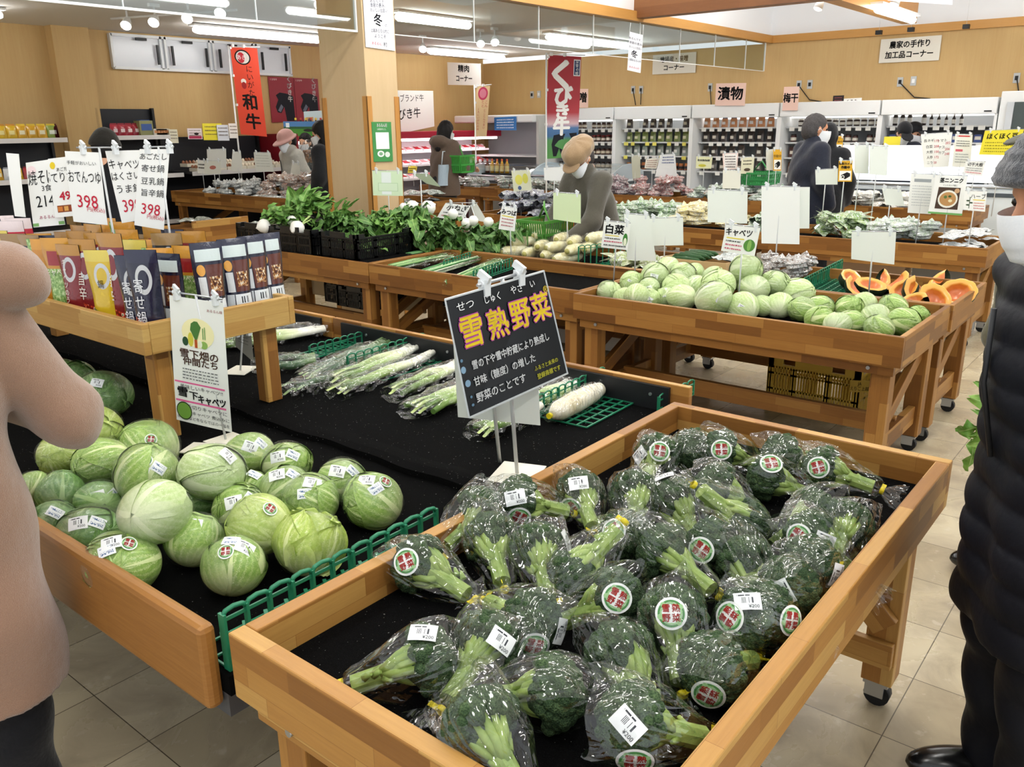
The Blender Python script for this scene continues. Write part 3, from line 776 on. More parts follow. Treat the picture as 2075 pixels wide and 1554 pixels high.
cabbage(1200 + 808 / 2.594, 430 + 302 / 2.594, 68, ZT + 0.175, 'pale round cabbage sitting topmost on the middle table heap', 'l', 3, film=True, group='pale cabbages heaped on the middle table', flat=.95)

# ---------------------------------------------------------------- broccoli
def mk_floret():
    n = NT('broccoli_floret'); v = n.coord('Object')
    vo = n.node('ShaderNodeTexVoronoi', {'Vector': v, 'Scale': 330.0}); a = n.noise(v, 45, 3)
    c = n.ramp(n.math('ADD', n.math('MULTIPLY', a, 0.65), n.math('MULTIPLY', vo.outputs['Distance'], 0.4)), [(0.25, '#223320'), (0.5, '#384e31'), (0.8, '#5a7049')])
    return n.fin(color=c, rough=0.75, spec=0.2, normal=n.bump(vo.outputs['Distance'], 0.9, 0.003))
M_FLORET = mk_floret()
def mk_stem():
    n = NT('broccoli_stem'); v = n.coord('Object')
    a = n.noise(v, 35, 4)
    return n.fin(color=n.ramp(a, [(0.3, '#7c9848'), (0.6, '#a0b661'), (0.8, '#c0cd84')]), rough=0.5, spec=0.4, normal=n.bump(a, 0.3, 0.004))
M_STEM = mk_stem()
M_TIE = plain('#e6d21e', 0.4)
def ico(mb, c, r, rr, m=0, amp=0.22, fl=1.0):
    bm = bmesh.new(); bmesh.ops.create_icosphere(bm, subdivisions=2, radius=1)
    f1, f2, f3 = rr.uniform(0, 6), rr.uniform(0, 6), rr.uniform(0, 6); vs = []
    for v in bm.verts:
        d = v.co.normalized(); w = math.sin(7 * d.x + f1) * math.sin(7 * d.y + f2) * math.sin(7 * d.z + f3) + 0.5 * math.sin(15 * d.x + f2) * math.sin(15 * d.z + f1)
        vs.append(Vector(c) + Vector((d.x, d.y, d.z * fl)) * r * (1 + amp * w * 0.5))
    mb.add(vs, [[v.index for v in f.verts] for f in bm.faces], m, None, True); bm.free()
def broc_meshes(seed):
    r = random.Random(seed); A = MB(); S = MB(); HR = 0.056; L = 0.125
    tips = []
    ga = PI * (3 - math.sqrt(5)); N = 84
    for i in range(N):
        t = (i + .5) / N; z = 1 - 1.25 * t; ph = i * ga; q = math.sqrt(max(0, 1 - z * z))
        d = Vector((q * math.cos(ph), q * math.sin(ph), z * (0.82 if z > 0 else 0.9)))
        rad = HR * r.uniform(.84, .93)
        ico(A, d * rad, r.uniform(.0105, .0145), r, 0, 0.16)
        if -.3 < z < .45: tips.append(d * rad * 0.85)
    ico(A, (0, 0, 0.004), HR * .86, r, 0, 0.05)
    # stem and branches
    bend = Vector((r.uniform(-.012, .012), r.uniform(-.012, .012), 0))
    pts = [Vector((0, 0, -L)) + bend, Vector((0, 0, -L * .66)) + bend * .6, Vector((0, 0, -L * .4)) + bend * .2, Vector((0, 0, -0.02))]
    S.tube(pts, [0.0185, 0.0178, 0.0185, 0.024], 9, smooth=False)
    for i in range(0, len(tips), 4):
        tp = tips[i]; b0 = Vector((0, 0, r.uniform(-.075, -.05))) + tp * 0.12
        S.tube([b0, b0.lerp(tp, .5) + Vector((tp.x, tp.y, 0)) * .12 + Vector((0, 0, -.006)), tp * 0.98], [0.0095, 0.0078, 0.0085], 6)
    for i in range(5):
        a = r.uniform(0, 6.28); z = r.uniform(-.11, -.05); d = Vector((math.cos(a), math.sin(a), 0))
        S.tube([d * 0.015 + Vector((0, 0, z)), d * 0.026 + Vector((0, 0, z + 0.014))], [0.007, 0.003], 6)
    # bag
    B = MB(); n = 36; ph0 = r.uniform(0, 6)
    sec = [(0.078, .066, .002), (0.068, .066, .018), (0.050, .067, .046), (0.020, .067, .060), (-0.015, .066, .061), (-0.05, .056, .052), (-0.08, .043, .040), (-0.105, .033, .031), (-L - .006, .026, .026), (-L - .018, .010, .010), (-L - .024, .007, .007), (-L - .032, .014, .012), (-L - .05, .030, .018), (-L - .068, .042, .020)]
    def fn(a, b):
        x = b * (len(sec) - 1); i = min(int(x), len(sec) - 2); f = x - i
        z, rx, ry = (sec[i][k] * (1 - f) + sec[i + 1][k] * f for k in range(3))
        ph = 2 * PI * a
        w = abs(math.sin(5 * ph + ph0 + 14 * z)) + 0.6 * abs(math.sin(8 * ph + 2 * ph0 - 20 * z)) + 0.5 * math.sin(3 * ph + 25 * z + ph0)
        amp = 0.06 if z > -0.04 else 0.17
        k = 1 + amp * (w - 0.9) + r.uniform(-.022, .022)
        return Vector((rx * k * math.cos(ph) + bend.x * min(1, max(0, -z / L)), ry * k * math.sin(ph) + bend.y * min(1, max(0, -z / L)), z + 0.006 * math.sin(4 * ph + ph0)))
    B.grid(lambda a, b: fn(a if a < .999 else 0.0, b), n, 24, smooth=False)
    T = MB(); T.lathe([(0.0075, -L - .026), (0.0095, -L - .024), (0.0095, -L - .018), (0.0075, -L - .016)], 10, 0, (bend.x, bend.y, 0))
    T.box((bend.x + 0.015, bend.y, -L - .021), (0.018, 0.0015, 0.01))
    return A.mesh('florets', M_FLORET), S.mesh('stem', M_STEM), B.mesh('bag', M_FILM), T.mesh('bag_tie', M_TIE)
BROC = [broc_meshes(s) for s in range(5)]
ZB = 0.645
def broccoli(h, s, label, i, dz=0.0, sz=0.0, stk=None, lab=None, w=None):
    # h, s: pixels of the head's middle and the stem's cut end
    hc = at(h[0], h[1], ZB + 0.055 + dz)
    if hc.y < 1.1: hc.y = max(hc.y, 0.492)
    hc.x = min(hc.x, 2.155)
    if s is None: ax = Vector((0.25, 0.15, 1)).normalized()
    else:
        se = at(s[0], s[1], ZB + 0.028 + dz * 0.7 + sz); se.y = max(se.y, 0.475); se.x = min(se.x, 2.17); ax = (hc - se).normalized()
    k = 1.0 if w is None else w / 2 * mpp(hc) / 0.062
    t = thing('bagged_broccoli', label, 'broccoli', hc, 0, 'bagged broccoli on the near table')
    m = frame(ax, (0, 0, 0), (math.cos(i * 1.7), math.sin(i * 1.7), 0.3), k)
    for nm, me in zip(('florets', 'stem', 'bag', 'bag_tie'), BROC[i % 5]):
        link(nm, me, t).matrix_basis = m
    rr = 0.066 * k
    if stk: stick(t, 'round_sticker', STK_B, hc, rr, stk[:2], stk[2] if len(stk) > 2 else 0)
    if lab: stick(t, 'price_label', LAB_B, hc, rr, lab[:2], lab[2] if len(lab) > 2 else 0)
brocs = [
 ((862, 1336), (715, 1386), 'bagged broccoli nearest the front left corner, pale stem pointing at the board', 0, 0, None, (857, 1280, .15)),
 ((985, 1305), (893, 1425), 'bagged broccoli with its stem tied in yellow pointing to the near board', 0, 0, None, (1017, 1298, .6)),
 ((1120, 1402), (1010, 1414), 'bagged broccoli lying third along the near board, thick stem to the left', 0, 0, None, None),
 ((975, 1468), (1040, 1575), 'bagged broccoli cut by the lower picture edge, bag flap over the board', 0.02, 0, None, None),
 ((1075, 1258), (1000, 1225), 'dark bagged broccoli behind the second one, price label on its right side', 0, 0, (1083, 1310, .3), (1138, 1280, -1.0)),
 ((850, 1142), (965, 1205), 'bagged broccoli against the left board with a big oval sticker', 0, 0, (822, 1138, -.4), None),
 ((995, 1092), (1025, 1180), 'bagged broccoli beside the stickered one at the left board, ribs of stem facing front', 0.01, 0, None, None),
 ((1090, 1112), (1105, 1190), 'bagged broccoli centred on the left half, bright stem facing front', 0.015, 0, None, (1150, 1095, 1.2)),
 ((1165, 1165), (1215, 1110), 'bagged broccoli turned stem up, bag gathered high by a yellow tie', 0.0, .07, None, None),
 ((1268, 1090), (1215, 1060), 'dark bagged broccoli just right of the upright gathered bag', 0.0, 0, (1243, 1075, -.5), None),
 ((1345, 1118), (1440, 1190), 'bagged broccoli in the middle with a long stem down to the right', 0.02, 0, None, None),
 ((975, 1035), (925, 1090), 'bagged broccoli high against the left board, film drawn over its stem', 0.02, 0, (1050, 1055, .6), None),
 ((1050, 1015), (1125, 1035), 'bagged broccoli half hanging over the left board with bag corner up', 0.03, 0, (1052, 1050, .5), (1044, 1008, -.2)),
 ((1175, 1000), (1200, 1070), 'bagged broccoli by the left board under a white label', 0.0, 0, (1157, 1030, -.7), (1172, 978, -.1)),
 ((1288, 1000), (1292, 1062), 'bagged broccoli under a tall pointed bag near the back left', 0.015, 0, None, None),
 ((1365, 1015), (1390, 1060), 'bagged broccoli with a tilted price label right of the tall pointed bag', 0.005, 0, None, (1345, 963, .6)),
 ((1330, 922), (1300, 980), 'bagged broccoli in the back left corner with sticker and label', 0, 0, (1337, 914, .2), (1295, 922, -.5)),
 ((1402, 912), (1440, 890), 'dark bagged broccoli in the back row left of the stickered one', 0, 0, None, None),
 ((1462, 915), (1518, 935), 'bagged broccoli in the back row with a round sticker facing front', 0.01, 0, (1462, 911, 0), None),
 ((1452, 985), (1500, 1020), 'large bagged broccoli in front of the back row stickered one', 0.015, 0, None, None),
 ((1585, 925), (1640, 935), 'dark bagged broccoli at the back board, second from the right corner', 0, 0, None, None),
 ((1556, 968), (1625, 993), 'bagged broccoli with pale stem to the right near the back board', 0, 0, (1563, 938, -.1), None),
 ((1668, 950), (1765, 990), 'bagged broccoli in the back right corner, bag tail lying to the right', 0, 0, (1658, 947, -.2), None),
 ((1505, 1060), (1470, 1032), 'bagged broccoli showing its cut pale stem upward near the middle', 0.0, .06, None, None),
 ((1652, 1040), (1600, 1075), 'bagged broccoli under crumpled film right of the middle', 0.01, 0, (1742, 1031, .4), None),
 ((1752, 1075), (1708, 1140), 'bagged broccoli by the right board with branching stem facing front', 0.0, 0, None, None),
 ((1640, 1085), (1680, 1120), 'bagged broccoli with oval sticker and label beside the branching one', 0.0, 0, (1618, 1087, -.9), (1672, 1097, .4)),
 ((1440, 1105), (1500, 1140), 'dark bagged broccoli in the centre of the right half', 0.01, 0, (1420, 1115, .5), None),
 ((1640, 1143), (1715, 1150), 'bagged broccoli at the right board with a label on its lower edge', 0.0, 0, None, (1697, 1166, -1.2)),
 ((1600, 1190), (1690, 1205), 'bagged broccoli at the right board with a big tilted price label', 0.0, 0, None, (1586, 1201, 1.0)),
 ((1510, 1140), (1530, 1195), 'bagged broccoli left of the one with the tilted label, stem facing front', 0.0, 0, None, None),
 ((1250, 1212), (1190, 1240), 'bagged broccoli with round sticker left of the brightest sticker', 0.01, 0, (1250, 1212, .5), None),
 ((1362, 1245), (1375, 1345), 'bagged broccoli with the brightest round sticker facing the viewer', 0.025, -.01, (1360, 1243, 0), (1405, 1300, -.2)),
 ((1515, 1255), (1600, 1285), 'bagged broccoli near the right board with oval sticker and flat label', 0.0, 0, (1477, 1250, -.9), (1515, 1217, .1)),
 ((1600, 1262), (1668, 1285), 'bagged broccoli pressed against the right board with half a sticker', 0.0, 0, (1605, 1258, .2), None),
 ((1255, 1325), (1303, 1408), 'bagged broccoli with a star of bright branches left of the front gap', 0.0, 0, None, None),
 ((1480, 1368), (1550, 1350), 'bagged broccoli lying against the right board near the front', 0.0, 0, (1435, 1410, -1.2), None),
 ((1283, 1462), (1415, 1510), 'bagged broccoli nearest the viewer with label and sticker, stem to the right', 0.02, 0, (1287, 1546, 0), (1272, 1468, .8)),
]
for i, (h, s, lb, dz, sz, stk, lab) in enumerate(brocs):
    broccoli(h, s, lb, i, dz, sz, stk, lab)

# ---------------------------------------------------------------- green divider racks
def rack(label, a, b, ht, basew, side, pitch=0.042, m=None, arch=True, group='green plastic divider racks', thick=False):
    a, b = Vector(a), Vector(b); d = b - a; d.z = 0; L = d.length; d.normalize(); sd = Vector((-d.y, d.x, 0)) * side
    t = thing('divider_rack', label, 'divider', a, 0, group); m = m or M_GREENP
    f = MB(); n = max(2, int(L / pitch)); up = Vector((0, 0, 1))
    for i in range(n + 1):
        p = a + d * (L * i / n); f.bar(p, p + up * (ht - 0.006), 0.004 if not thick else 0.006, (0.011 if i % 3 == 0 else 0.007) * (1.7 if thick else 1), up=(-d.y, d.x, 0))
    for z in ((0.0, 0.012) if arch else (0.0, 0.012, ht - 0.02)): f.bar(a + up * z, b + up * z, 0.004, 0.004)
    for i in range(n):
        p = a + d * (L * i / n); q = a + d * (L * (i + 1) / n); o = ht - 0.012
        f.tube([p + up * o, p.lerp(q, .15) + up * (o + 0.009), p.lerp(q, .5) + up * (o + 0.012), p.lerp(q, .85) + up * (o + 0.009), q + up * o], 0.003 if not thick else 0.005, 5)
        f.bar(p + up * (ht - 0.02), q + up * (ht - 0.02), 0.0035, 0.004 if not thick else 0.007)
        if thick: f.bar(p + up * ht * .42, q + up * ht * .42, 0.003, 0.004); f.bar(p + up * ht * .47, q + up * ht * .47, 0.003, 0.004); f.bar(p + sd * .003 + up * .01, p.lerp(q, 1) + sd * basew + up * .012, 0.008, 0.005)
    f.build('fence', m, t)
    g = MB(); k = max(2, int(basew / 0.035))
    for j in range(k + 1):
        o = sd * (basew * j / k) + up * 0.004; g.bar(a + o, b + o, 0.005, 0.004)
    for i in range(n + 1):
        p = a + d * (L * i / n) + up * 0.004; g.bar(p, p + sd * basew, 0.004, 0.004)
    if basew > 0: g.build('base_grid', m, t)
    return t
ZM = 0.604
# near fence along the broccoli table
q0 = at(412, 1256, ZF + 0.10); q1 = at(886, 1022, ZF + 0.10); vv = 1.262
rack('green plastic divider fence along the left board of the broccoli table', (0.712, 1.268, ZF + 0.002), (1.275, 1.268, ZF + 0.002), 0.124, 0.10, 1, 0.05, thick=True)
def rk(label, p0, p1, htpx, basew, side, zz=ZM, **kw):
    a = at(*p0, zz); b = at(*p1, zz); b.y = a.y + (b.y - a.y) * 0.35
    h = htpx * mpp(a) / 0.93
    return rack(label, a, b, h, basew, side, **kw)
rk('green divider rack behind the leek bags, farther left one', (629, 728), (756, 690), 28, 0.10, 1)
rk('green divider rack in front of the white leek tips', (706, 756), (852, 706), 36, 0.20, -1)
rk('green divider rack left of the single wrapped radish', (1087, 845), (1210, 778), 42, 0.20, -1)
rk('green divider rack at the right end of the leek stand', (1334, 836), (1406, 800), 34, 0.0, 1)
# ---------------------------------------------------------------- leeks, radishes and bags on the black mat
def mk_stalk(name, stops):
    n = NT(name); tc = n.node('ShaderNodeTexCoord'); sp = n.node('ShaderNodeSeparateXYZ', {0: tc.outputs['UV']})
    g = n.noise(n.coord('UV', (40, 3, 1)), 2.0, 3)
    c = n.ramp(n.math('ADD', sp.outputs[1], n.math('MULTIPLY', n.math('SUBTRACT', g, 0.5), 0.15)), stops)
    return n.fin(color=c, rough=0.4, spec=0.4)
M_LEEK = mk_stalk('leek_stalk', [(0.0, '#5c7f3a'), (0.3, '#93b25a'), (0.48, '#dbe3b2'), (0.62, '#efeee0'), (1.0, '#f1efe4')])
M_LEAFG = mk_stalk('leek_green', [(0.0, '#4f7a35'), (0.5, '#86a94c'), (1.0, '#c3d38a')])
M_LEAFD = mk_stalk('dark_green_leek', [(0.0, '#2c4a33'), (0.5, '#4a6b45'), (1.0, '#8aa56a')])
def mk_rad():
    n = NT('white_radish'); v = n.coord('Object'); a = n.noise(v, 14, 4)
    return n.fin(color=n.ramp(a, [(0.3, '#dccda0'), (0.5, '#ece3c6'), (0.75, '#f4efdf')]), rough=0.45, spec=0.4)
M_RADISH = mk_rad()
def film_tube(mb, pts, rad, n=18, flat=0.6, amp=0.18, seed=0):
    r = random.Random(seed); ph = r.uniform(0, 6); pts = [Vector(p) for p in pts]; N = 14
    L = [(pts[0].lerp(pts[1], t / N) if len(pts) == 2 else pts[0] * (1 - t / N) ** 2 + pts[1] * 2 * (t / N) * (1 - t / N) + pts[2] * (t / N) ** 2) for t in range(N + 1)]
    def fn(a, b):
        x = b * N; i = min(int(x), N - 1); p = L[i].lerp(L[i + 1], x - i); d = (L[i + 1] - L[i]).normalized(); sd = d.cross(Vector((0, 0, 1))).normalized(); up = sd.cross(d)
        R_ = rad(b); k = 1 + amp * (abs(math.sin(3.5 * 2 * PI * a + ph + 17 * b)) - .4 + .5 * math.sin(23 * b + ph) * math.sin(2 * PI * a * 2))
        return p + sd * (R_ * k * math.cos(2 * PI * a)) + up * (R_ * flat * k * math.sin(2 * PI * a))
    mb.grid(fn, n, 26, smooth=False)
def leek_bag(label, p0, p1, z=0.025, n=3, seed=0, dark=False, wid=0.05, group='bagged leeks on the black mat'):
    a, b = at(p0[0], p0[1], ZM + z), at(p1[0], p1[1], ZM + z); r = random.Random(seed)
    t = thing('leek_bag', label, 'leek', a.lerp(b, .5), 0, group); d = (b - a).normalized(); sd = Vector((-d.y, d.x, 0))
    for k in range(n):
        o = sd * ((k - (n - 1) / 2) * 0.028 + r.uniform(-.006, .006)) + Vector((0, 0, r.uniform(-.006, .012)))
        m = a.lerp(b, .5) + o * 1.4 + sd * r.uniform(-.01, .01)
        MB().tube([a + o * 1.5, a.lerp(m, .5) + o * .3, m, m.lerp(b, .5), b + o * .8 + Vector((0, 0, .01))], [0.010, 0.013, 0.0135, 0.0135, 0.012], 10).build('stalk', M_LEAFD if dark else M_LEEK, t)
    lf = MB()
    for k in range(5):
        o = sd * r.uniform(-.045, .045); q = a + (a - b).normalized() * r.uniform(.0, .05) + o + Vector((0, 0, r.uniform(-.015, .015)))
        m = a.lerp(b, .32) + o * .6
        lf.grid(lambda x, y: m.lerp(q, y) + sd * ((x - .5) * 0.026 * (1 - .5 * y)) + Vector((0, 0, .012 * math.sin(PI * y) + .006 * abs(x - .5))), 3, 6)
    lf.build('leaves', M_LEAFD if dark else M_LEAFG, t)
    f = MB(); e = a + (a - b).normalized() * 0.06
    film_tube(f, [e, b + d * 0.015], lambda x: wid * (0.55 + 0.75 * math.sin(PI * min(1, .12 + x * .8)) ** .8 * (1 if x < .7 else 1 - (x - .7) * 1.6)), seed=seed)
    f.build('bag', M_FILM, t)
    return t
leek_bag('bag of leeks with white curved tips in front of the second green rack', (690, 768), (856, 700), 0.03, 3, 1)
leek_bag('bag of leeks lying lowest, long white stalk to the right', (700, 790), (876, 722), 0.022, 2, 2)
leek_bag('crumpled bag of dark leeks between the two green racks', (628, 760), (790, 692), 0.03, 3, 3, dark=True)
leek_bag('bag of dark green leek tops behind the shelf leg', (540, 738), (640, 730), 0.03, 3, 4, dark=True)
leek_bag('nearly empty striped bag lying in front of the dark leeks', (600, 790), (690, 762), 0.02, 1, 5, dark=True)
leek_bag('bag of leeks with white stalks left of the chalkboard sign', (812, 792), (945, 735), 0.03, 3, 6)
leek_bag('bag of yellow-green leek tops left of the chalkboard sign, nearer', (848, 824), (985, 770), 0.03, 4, 7)
leek_bag('bag of leeks under the chalkboard sign', (985, 868), (1085, 828), 0.025, 3, 8)
leek_bag('white leeks seen between the two right green racks', (1085, 812), (1168, 772), 0.03, 3, 9)
leek_bag('bunch of white leeks at the back board behind the shelf', (470, 690), (655, 668), 0.03, 5, 10, wid=0.07)
leek_bag('pale leeks farther left behind the paper poster', (455, 700), (560, 686), 0.02, 3, 11)
a, b = at(1122, 838, ZM + 0.036), at(1222, 785, ZM + 0.036)
t = thing('wrapped_radish', 'single white radish in a clear bag on the green grid', 'radish', a.lerp(b, .5))
d = (b - a).normalized()
MB().tube([a - d * .005, a + d * .004, a.lerp(b, .1), a.lerp(b, .4), a.lerp(b, .75), a.lerp(b, .93), b], [0.012, 0.022, 0.034, 0.038, 0.034, 0.024, 0.006], 20).build('root', M_RADISH, t)
f = MB(); film_tube(f, [a - d * 0.03, b + d * 0.03], lambda x: 0.012 + 0.034 * math.sin(PI * min(1, x * 1.0 + .02)) ** .4 if x < .9 else 0.038, flat=0.9, amp=0.1, seed=4); f.build('bag', M_FILM, t)
MB().tube([a - d * .032, a - d * .02], 0.010, 8).build('bag_tie', M_TIE, t)
stick(t, 'price_label', LAB_P, a.lerp(b, .6), 0.044, (1178, 800), -.5)

# ---------------------------------------------------------------- soup pouches on the raised shelf
def mk_pouch(name, base, top, pic, style):
    n = NT(name); tc = n.node('ShaderNodeTexCoord'); sp = n.node('ShaderNodeSeparateXYZ', {0: tc.outputs['UV']}); x, y = sp.outputs[0], sp.outputs[1]
    def win(s, a, b): return n.math('MULTIPLY', n.math('GREATER_THAN', s, a), n.math('LESS_THAN', s, b))
    def rect(a, b, c, d): return n.math('MULTIPLY', win(x, a, b), win(y, c, d))
    ns = n.noise(n.coord('UV', (9, 16, 1)), 1.3, 2)
    food = n.ramp(ns, [(0.3, pic[0]), (0.48, pic[1]), (0.58, pic[2]), (0.7, pic[3])], 'CONSTANT')
    c = n.mix(n.math('GREATER_THAN', y, 0.86), base, top)
    if style == 'front':
        c = n.mix(n.math('LESS_THAN', n.math('ADD', y, n.math('MULTIPLY', x, 0.12)), 0.27), c, food)
        cx = n.math('SUBTRACT', x, 0.55); cy = n.math('MULTIPLY', n.math('SUBTRACT', y, 0.68), 1.6)
        rr = n.math('SQRT', n.math('ADD', n.math('MULTIPLY', cx, cx), n.math('MULTIPLY', cy, cy)))
        c = n.mix(win(rr, 0.17, 0.26), c, '#c9ccd0')
    elif style == 'leafy':
        c = n.mix(rect(0.1, 0.9, 0.1, 0.62), c, food)
        c = n.mix(rect(0.2, 0.75, 0.66, 0.84), c, '#9a2126')
    elif style == 'band':
        c = n.mix(n.math('LESS_THAN', x, n.math('MULTIPLY_ADD', y, -0.35, 0.5)), c, food)
    elif style == 'back':
        c = n.mix(rect(0.1, 0.9, 0.78, 0.92), c, '#cfdcdb')
        c = n.mix(rect(0.36, 0.92, 0.36, 0.74), c, n.mix(rect(0.45, 0.85, 0.42, 0.6), '#5b2a1e', food))
        c = n.mix(rect(0.1, 0.33, 0.36, 0.6), c, '#d5d9dc')
        cx = n.math('SUBTRACT', x, 0.22); cy = n.math('SUBTRACT', n.math('MULTIPLY', y, 1.9), 1.29)
        c = n.mix(n.math('LESS_THAN', n.math('ADD', n.math('MULTIPLY', cx, cx), n.math('MULTIPLY', cy, cy)), 0.016), c, '#e0a03a')
        c = n.mix(rect(0.3, 0.93, 0.02, 0.33), c, '#dfe6ea')
        c = n.mix(rect(0.06, 0.27, 0.02, 0.33), c, '#cdd5da')
        wn = n.node('ShaderNodeTexWhiteNoise', {'W': n.math('FLOOR', n.math('MULTIPLY', x, 60))}, noise_dimensions='1D')
        c = n.mix(n.math('MULTIPLY', rect(0.5, 0.8, 0.22, 0.3), n.math('GREATER_THAN', wn.outputs[0], 0.5)), c, '#30343a')
    cr = n.noise(n.coord('Object'), 30, 3)
    return n.fin(color=c, rough=0.22, spec=0.5, coat=0.4, coatr=0.1, normal=n.bump(cr, 0.35, 0.01))
VEG = ('#3f6b2c', '#7fa245', '#c6cf8a', '#e9e6d2'); MEAT = ('#7a1f18', '#d8452a', '#e7dccb', '#4e7c35'); CABP = ('#6f9a4a', '#94b96a', '#bcd694', '#dfe9c0'); STEW = ('#4b2415', '#a8743c', '#e3d9c2', '#7d8b45')
PD = {'navy': mk_pouch('navy_pouch', '#171a36', '#20233f', MEAT, 'front'), 'red': mk_pouch('dark_red_pouch', '#7d1a20', '#b4802f', MEAT, 'front'), 'orange': mk_pouch('orange_pouch', '#c98623', '#d39430', CABP, 'band'),
      'green': mk_pouch('green_pouch', '#c58a2a', '#cf9430', CABP, 'leafy'), 'yellow': mk_pouch('yellow_pouch', '#d2b327', '#d8c455', VEG, 'front'), 'back': mk_pouch('navy_pouch_back', '#15172f', '#1a1c36', STEW, 'back'), 'black': mk_pouch('black_pouch', '#1c1a18', '#9a7a4c', STEW, 'front'),
      'pink': mk_pouch('striped_pouch', '#c9364a', '#eddcdc', ('#f4f0ee', '#c9263c', '#f4f0ee', '#d8485c'), 'leafy')}
PME = {}
def pouch_mesh(kind, w=0.105, h=0.20, g=0.03):
    if kind not in PME:
        mb = MB()
        def th(a, b): return g * (1 - b) ** 0.6 * (1 - (2 * a - 1) ** 4) * (0.7 + 0.3 * math.sin(PI * a)) + 0.0015
        def wd(b): return w * (1 - 0.10 * math.sin(PI * min(1, b * 1.25)) ** 2)
        mb.grid(lambda a, b: Vector(((a - .5) * wd(b), -th(a, b), b * h)), 10, 14)
        mb.grid(lambda a, b: Vector(((.5 - a) * wd(b), th(1 - a, b), b * h)), 10, 14, 1)
        mb.grid(lambda a, b: Vector(((a - .5) * w, (b * 2 - 1) * th(a, 0), 0)), 10, 2)
        PME[kind] = mb.mesh('pouch_body', [PD[kind], PD['back']])
    return PME[kind]
PTX = {'navy': ('寄\nせ\n鍋', '#eceef2'), 'red': ('旨\n辛', '#f1ece2'), 'orange': ('う\nま\n鍋', '#3a1a12'), 'green': ('キャベツ', '#f4efe2'), 'yellow': ('鍋', '#2c1d12'), 'black': ('醤\n油', '#e8e2d6')}
def pouch(label, p, ang, kind, text=None, h=1.0, lean=0.0):
    t = thing('soup_pouch', label, 'pouch', p, 0, 'soup pouches on the raised shelf', mat=Matrix.Translation(p) @ Matrix.Rotation(ang, 4, 'Z') @ Matrix.Rotation(lean, 4, 'X'))
    link('pouch_body', pouch_mesh(kind), t).matrix_basis = Matrix.Diagonal((1, 1, h, 1))
    if kind in PTX:
        mb = MB(); s, c = PTX[kind]; s = text or s; k = s.count('\n') + 1
        lay_text(mb, s, lambda x, y: Vector((x, -0.031 * (1 - max(0, min(1, y / .2))) ** .6 * (1 - (2 * min(1, abs(x / .1))) ** 4 * .6) - 0.004, y * h)), -0.012 if k > 1 else 0, 0.085 if k > 1 else .115, min(0.034, .15 / k) if k > 1 else 0.022, 0)
        mb.build('lettering', ink(c), t, world=False)
    return t
PZ = SZ - 0.069
row1 = [(14, 'yellow', 'yellow soup pouch at the left picture edge above the coat'), (46, 'black', 'tan-topped dark soup pouch second from the left edge'), (78, 'black', 'black soup pouch half hidden by the tan-topped one'), (97, 'orange', 'orange soup pouch with a cabbage picture on the shelf front'), (127, 'green', 'green cabbage soup pouch with an orange top'),
        (152, 'red', 'dark red soup pouch with white writing on the shelf front'), (182, 'red', 'dark red soup pouch leaning beside the yellow one'), (212, 'yellow', 'yellow soup pouch fourth from the shelf corner'), (240, 'red', 'red soup pouch with a silver ring behind the yellow one'), (272, 'navy', 'navy soup pouch nearest the shelf corner on its left side'), (314, 'navy', 'navy soup pouch right at the shelf corner'), (358, 'back', 'navy and yellow soup pouch above the poster clip')]
for i, (x, kd, lb) in enumerate(row1):
    u = SU0 + 0.075 + (0.03 if kd == 'red' and i in (8, 6) else 0) + (0.06 if i == 11 else 0)
    d = ray(x, 560); v = u * d[1] / d[0]
    v = max(v, SV0 + 0.09)
    if i == 10: v = SV0 + .075
    if i == 11: u, v = SU0 + .17, SV0 + .09
    tx = {3: 'い\nの\nう\nま', 5: 'キ\nャ\nベ\nツ\nの\nう\nま\n鍋'}.get(i)
    pouch(lb, Vector((u, v, PZ)), -PI / 2 + 0.45 + 0.15 * math.sin(i * 2.1) + PI / 2 * 0, kd, tx, 1.36 + (0.16 if kd == 'red' and i == 8 else 0.0) + 0.06 * math.sin(i * 3.3), 0.05)
for i, (x, lb) in enumerate(((428, 'navy soup pouch showing its printed back, first behind the poster'), (482, 'navy soup pouch showing its printed back, second of four'), (520, 'navy soup pouch showing its printed back, third of four'), (553, 'navy soup pouch showing its printed back, last at the shelf end'))):
    v = SV0 + 0.075 + 0.012 * i; d = ray(x, 580); u = v * d[0] / d[1]
    pouch(lb, Vector((u, v, PZ)), -0.25 + 0.06 * i + PI * 0, 'back', None, 1.4, -0.04)
kinds2 = ['orange', 'green', 'red', 'yellow', 'black', 'red', 'green', 'orange', 'navy', 'red']
for i in range(22):
    u = SU0 + 0.20 + 0.11 * (i % 3) + R.uniform(-.01, .01); v = SV0 + 0.22 + 0.14 * (i // 3) * .9 + R.uniform(-.01, .01)
    pouch('soup pouch standing behind the front rows, mostly covered', Vector((u, v, PZ)), -PI / 2 + 0.45 + R.uniform(-.3, .3), kinds2[i % 10], None, R.uniform(1.25, 1.5), 0.05)
for i in range(6):
    pouch('pink and white striped pouch standing at the far left of the shelf', Vector((SU0 + 0.14 + .07 * (i % 2), SV0 + 1.2 + .09 * i, PZ)), -PI / 2 + .6 + R.uniform(-.4, .4), 'pink', None, 1.5, 0.05)

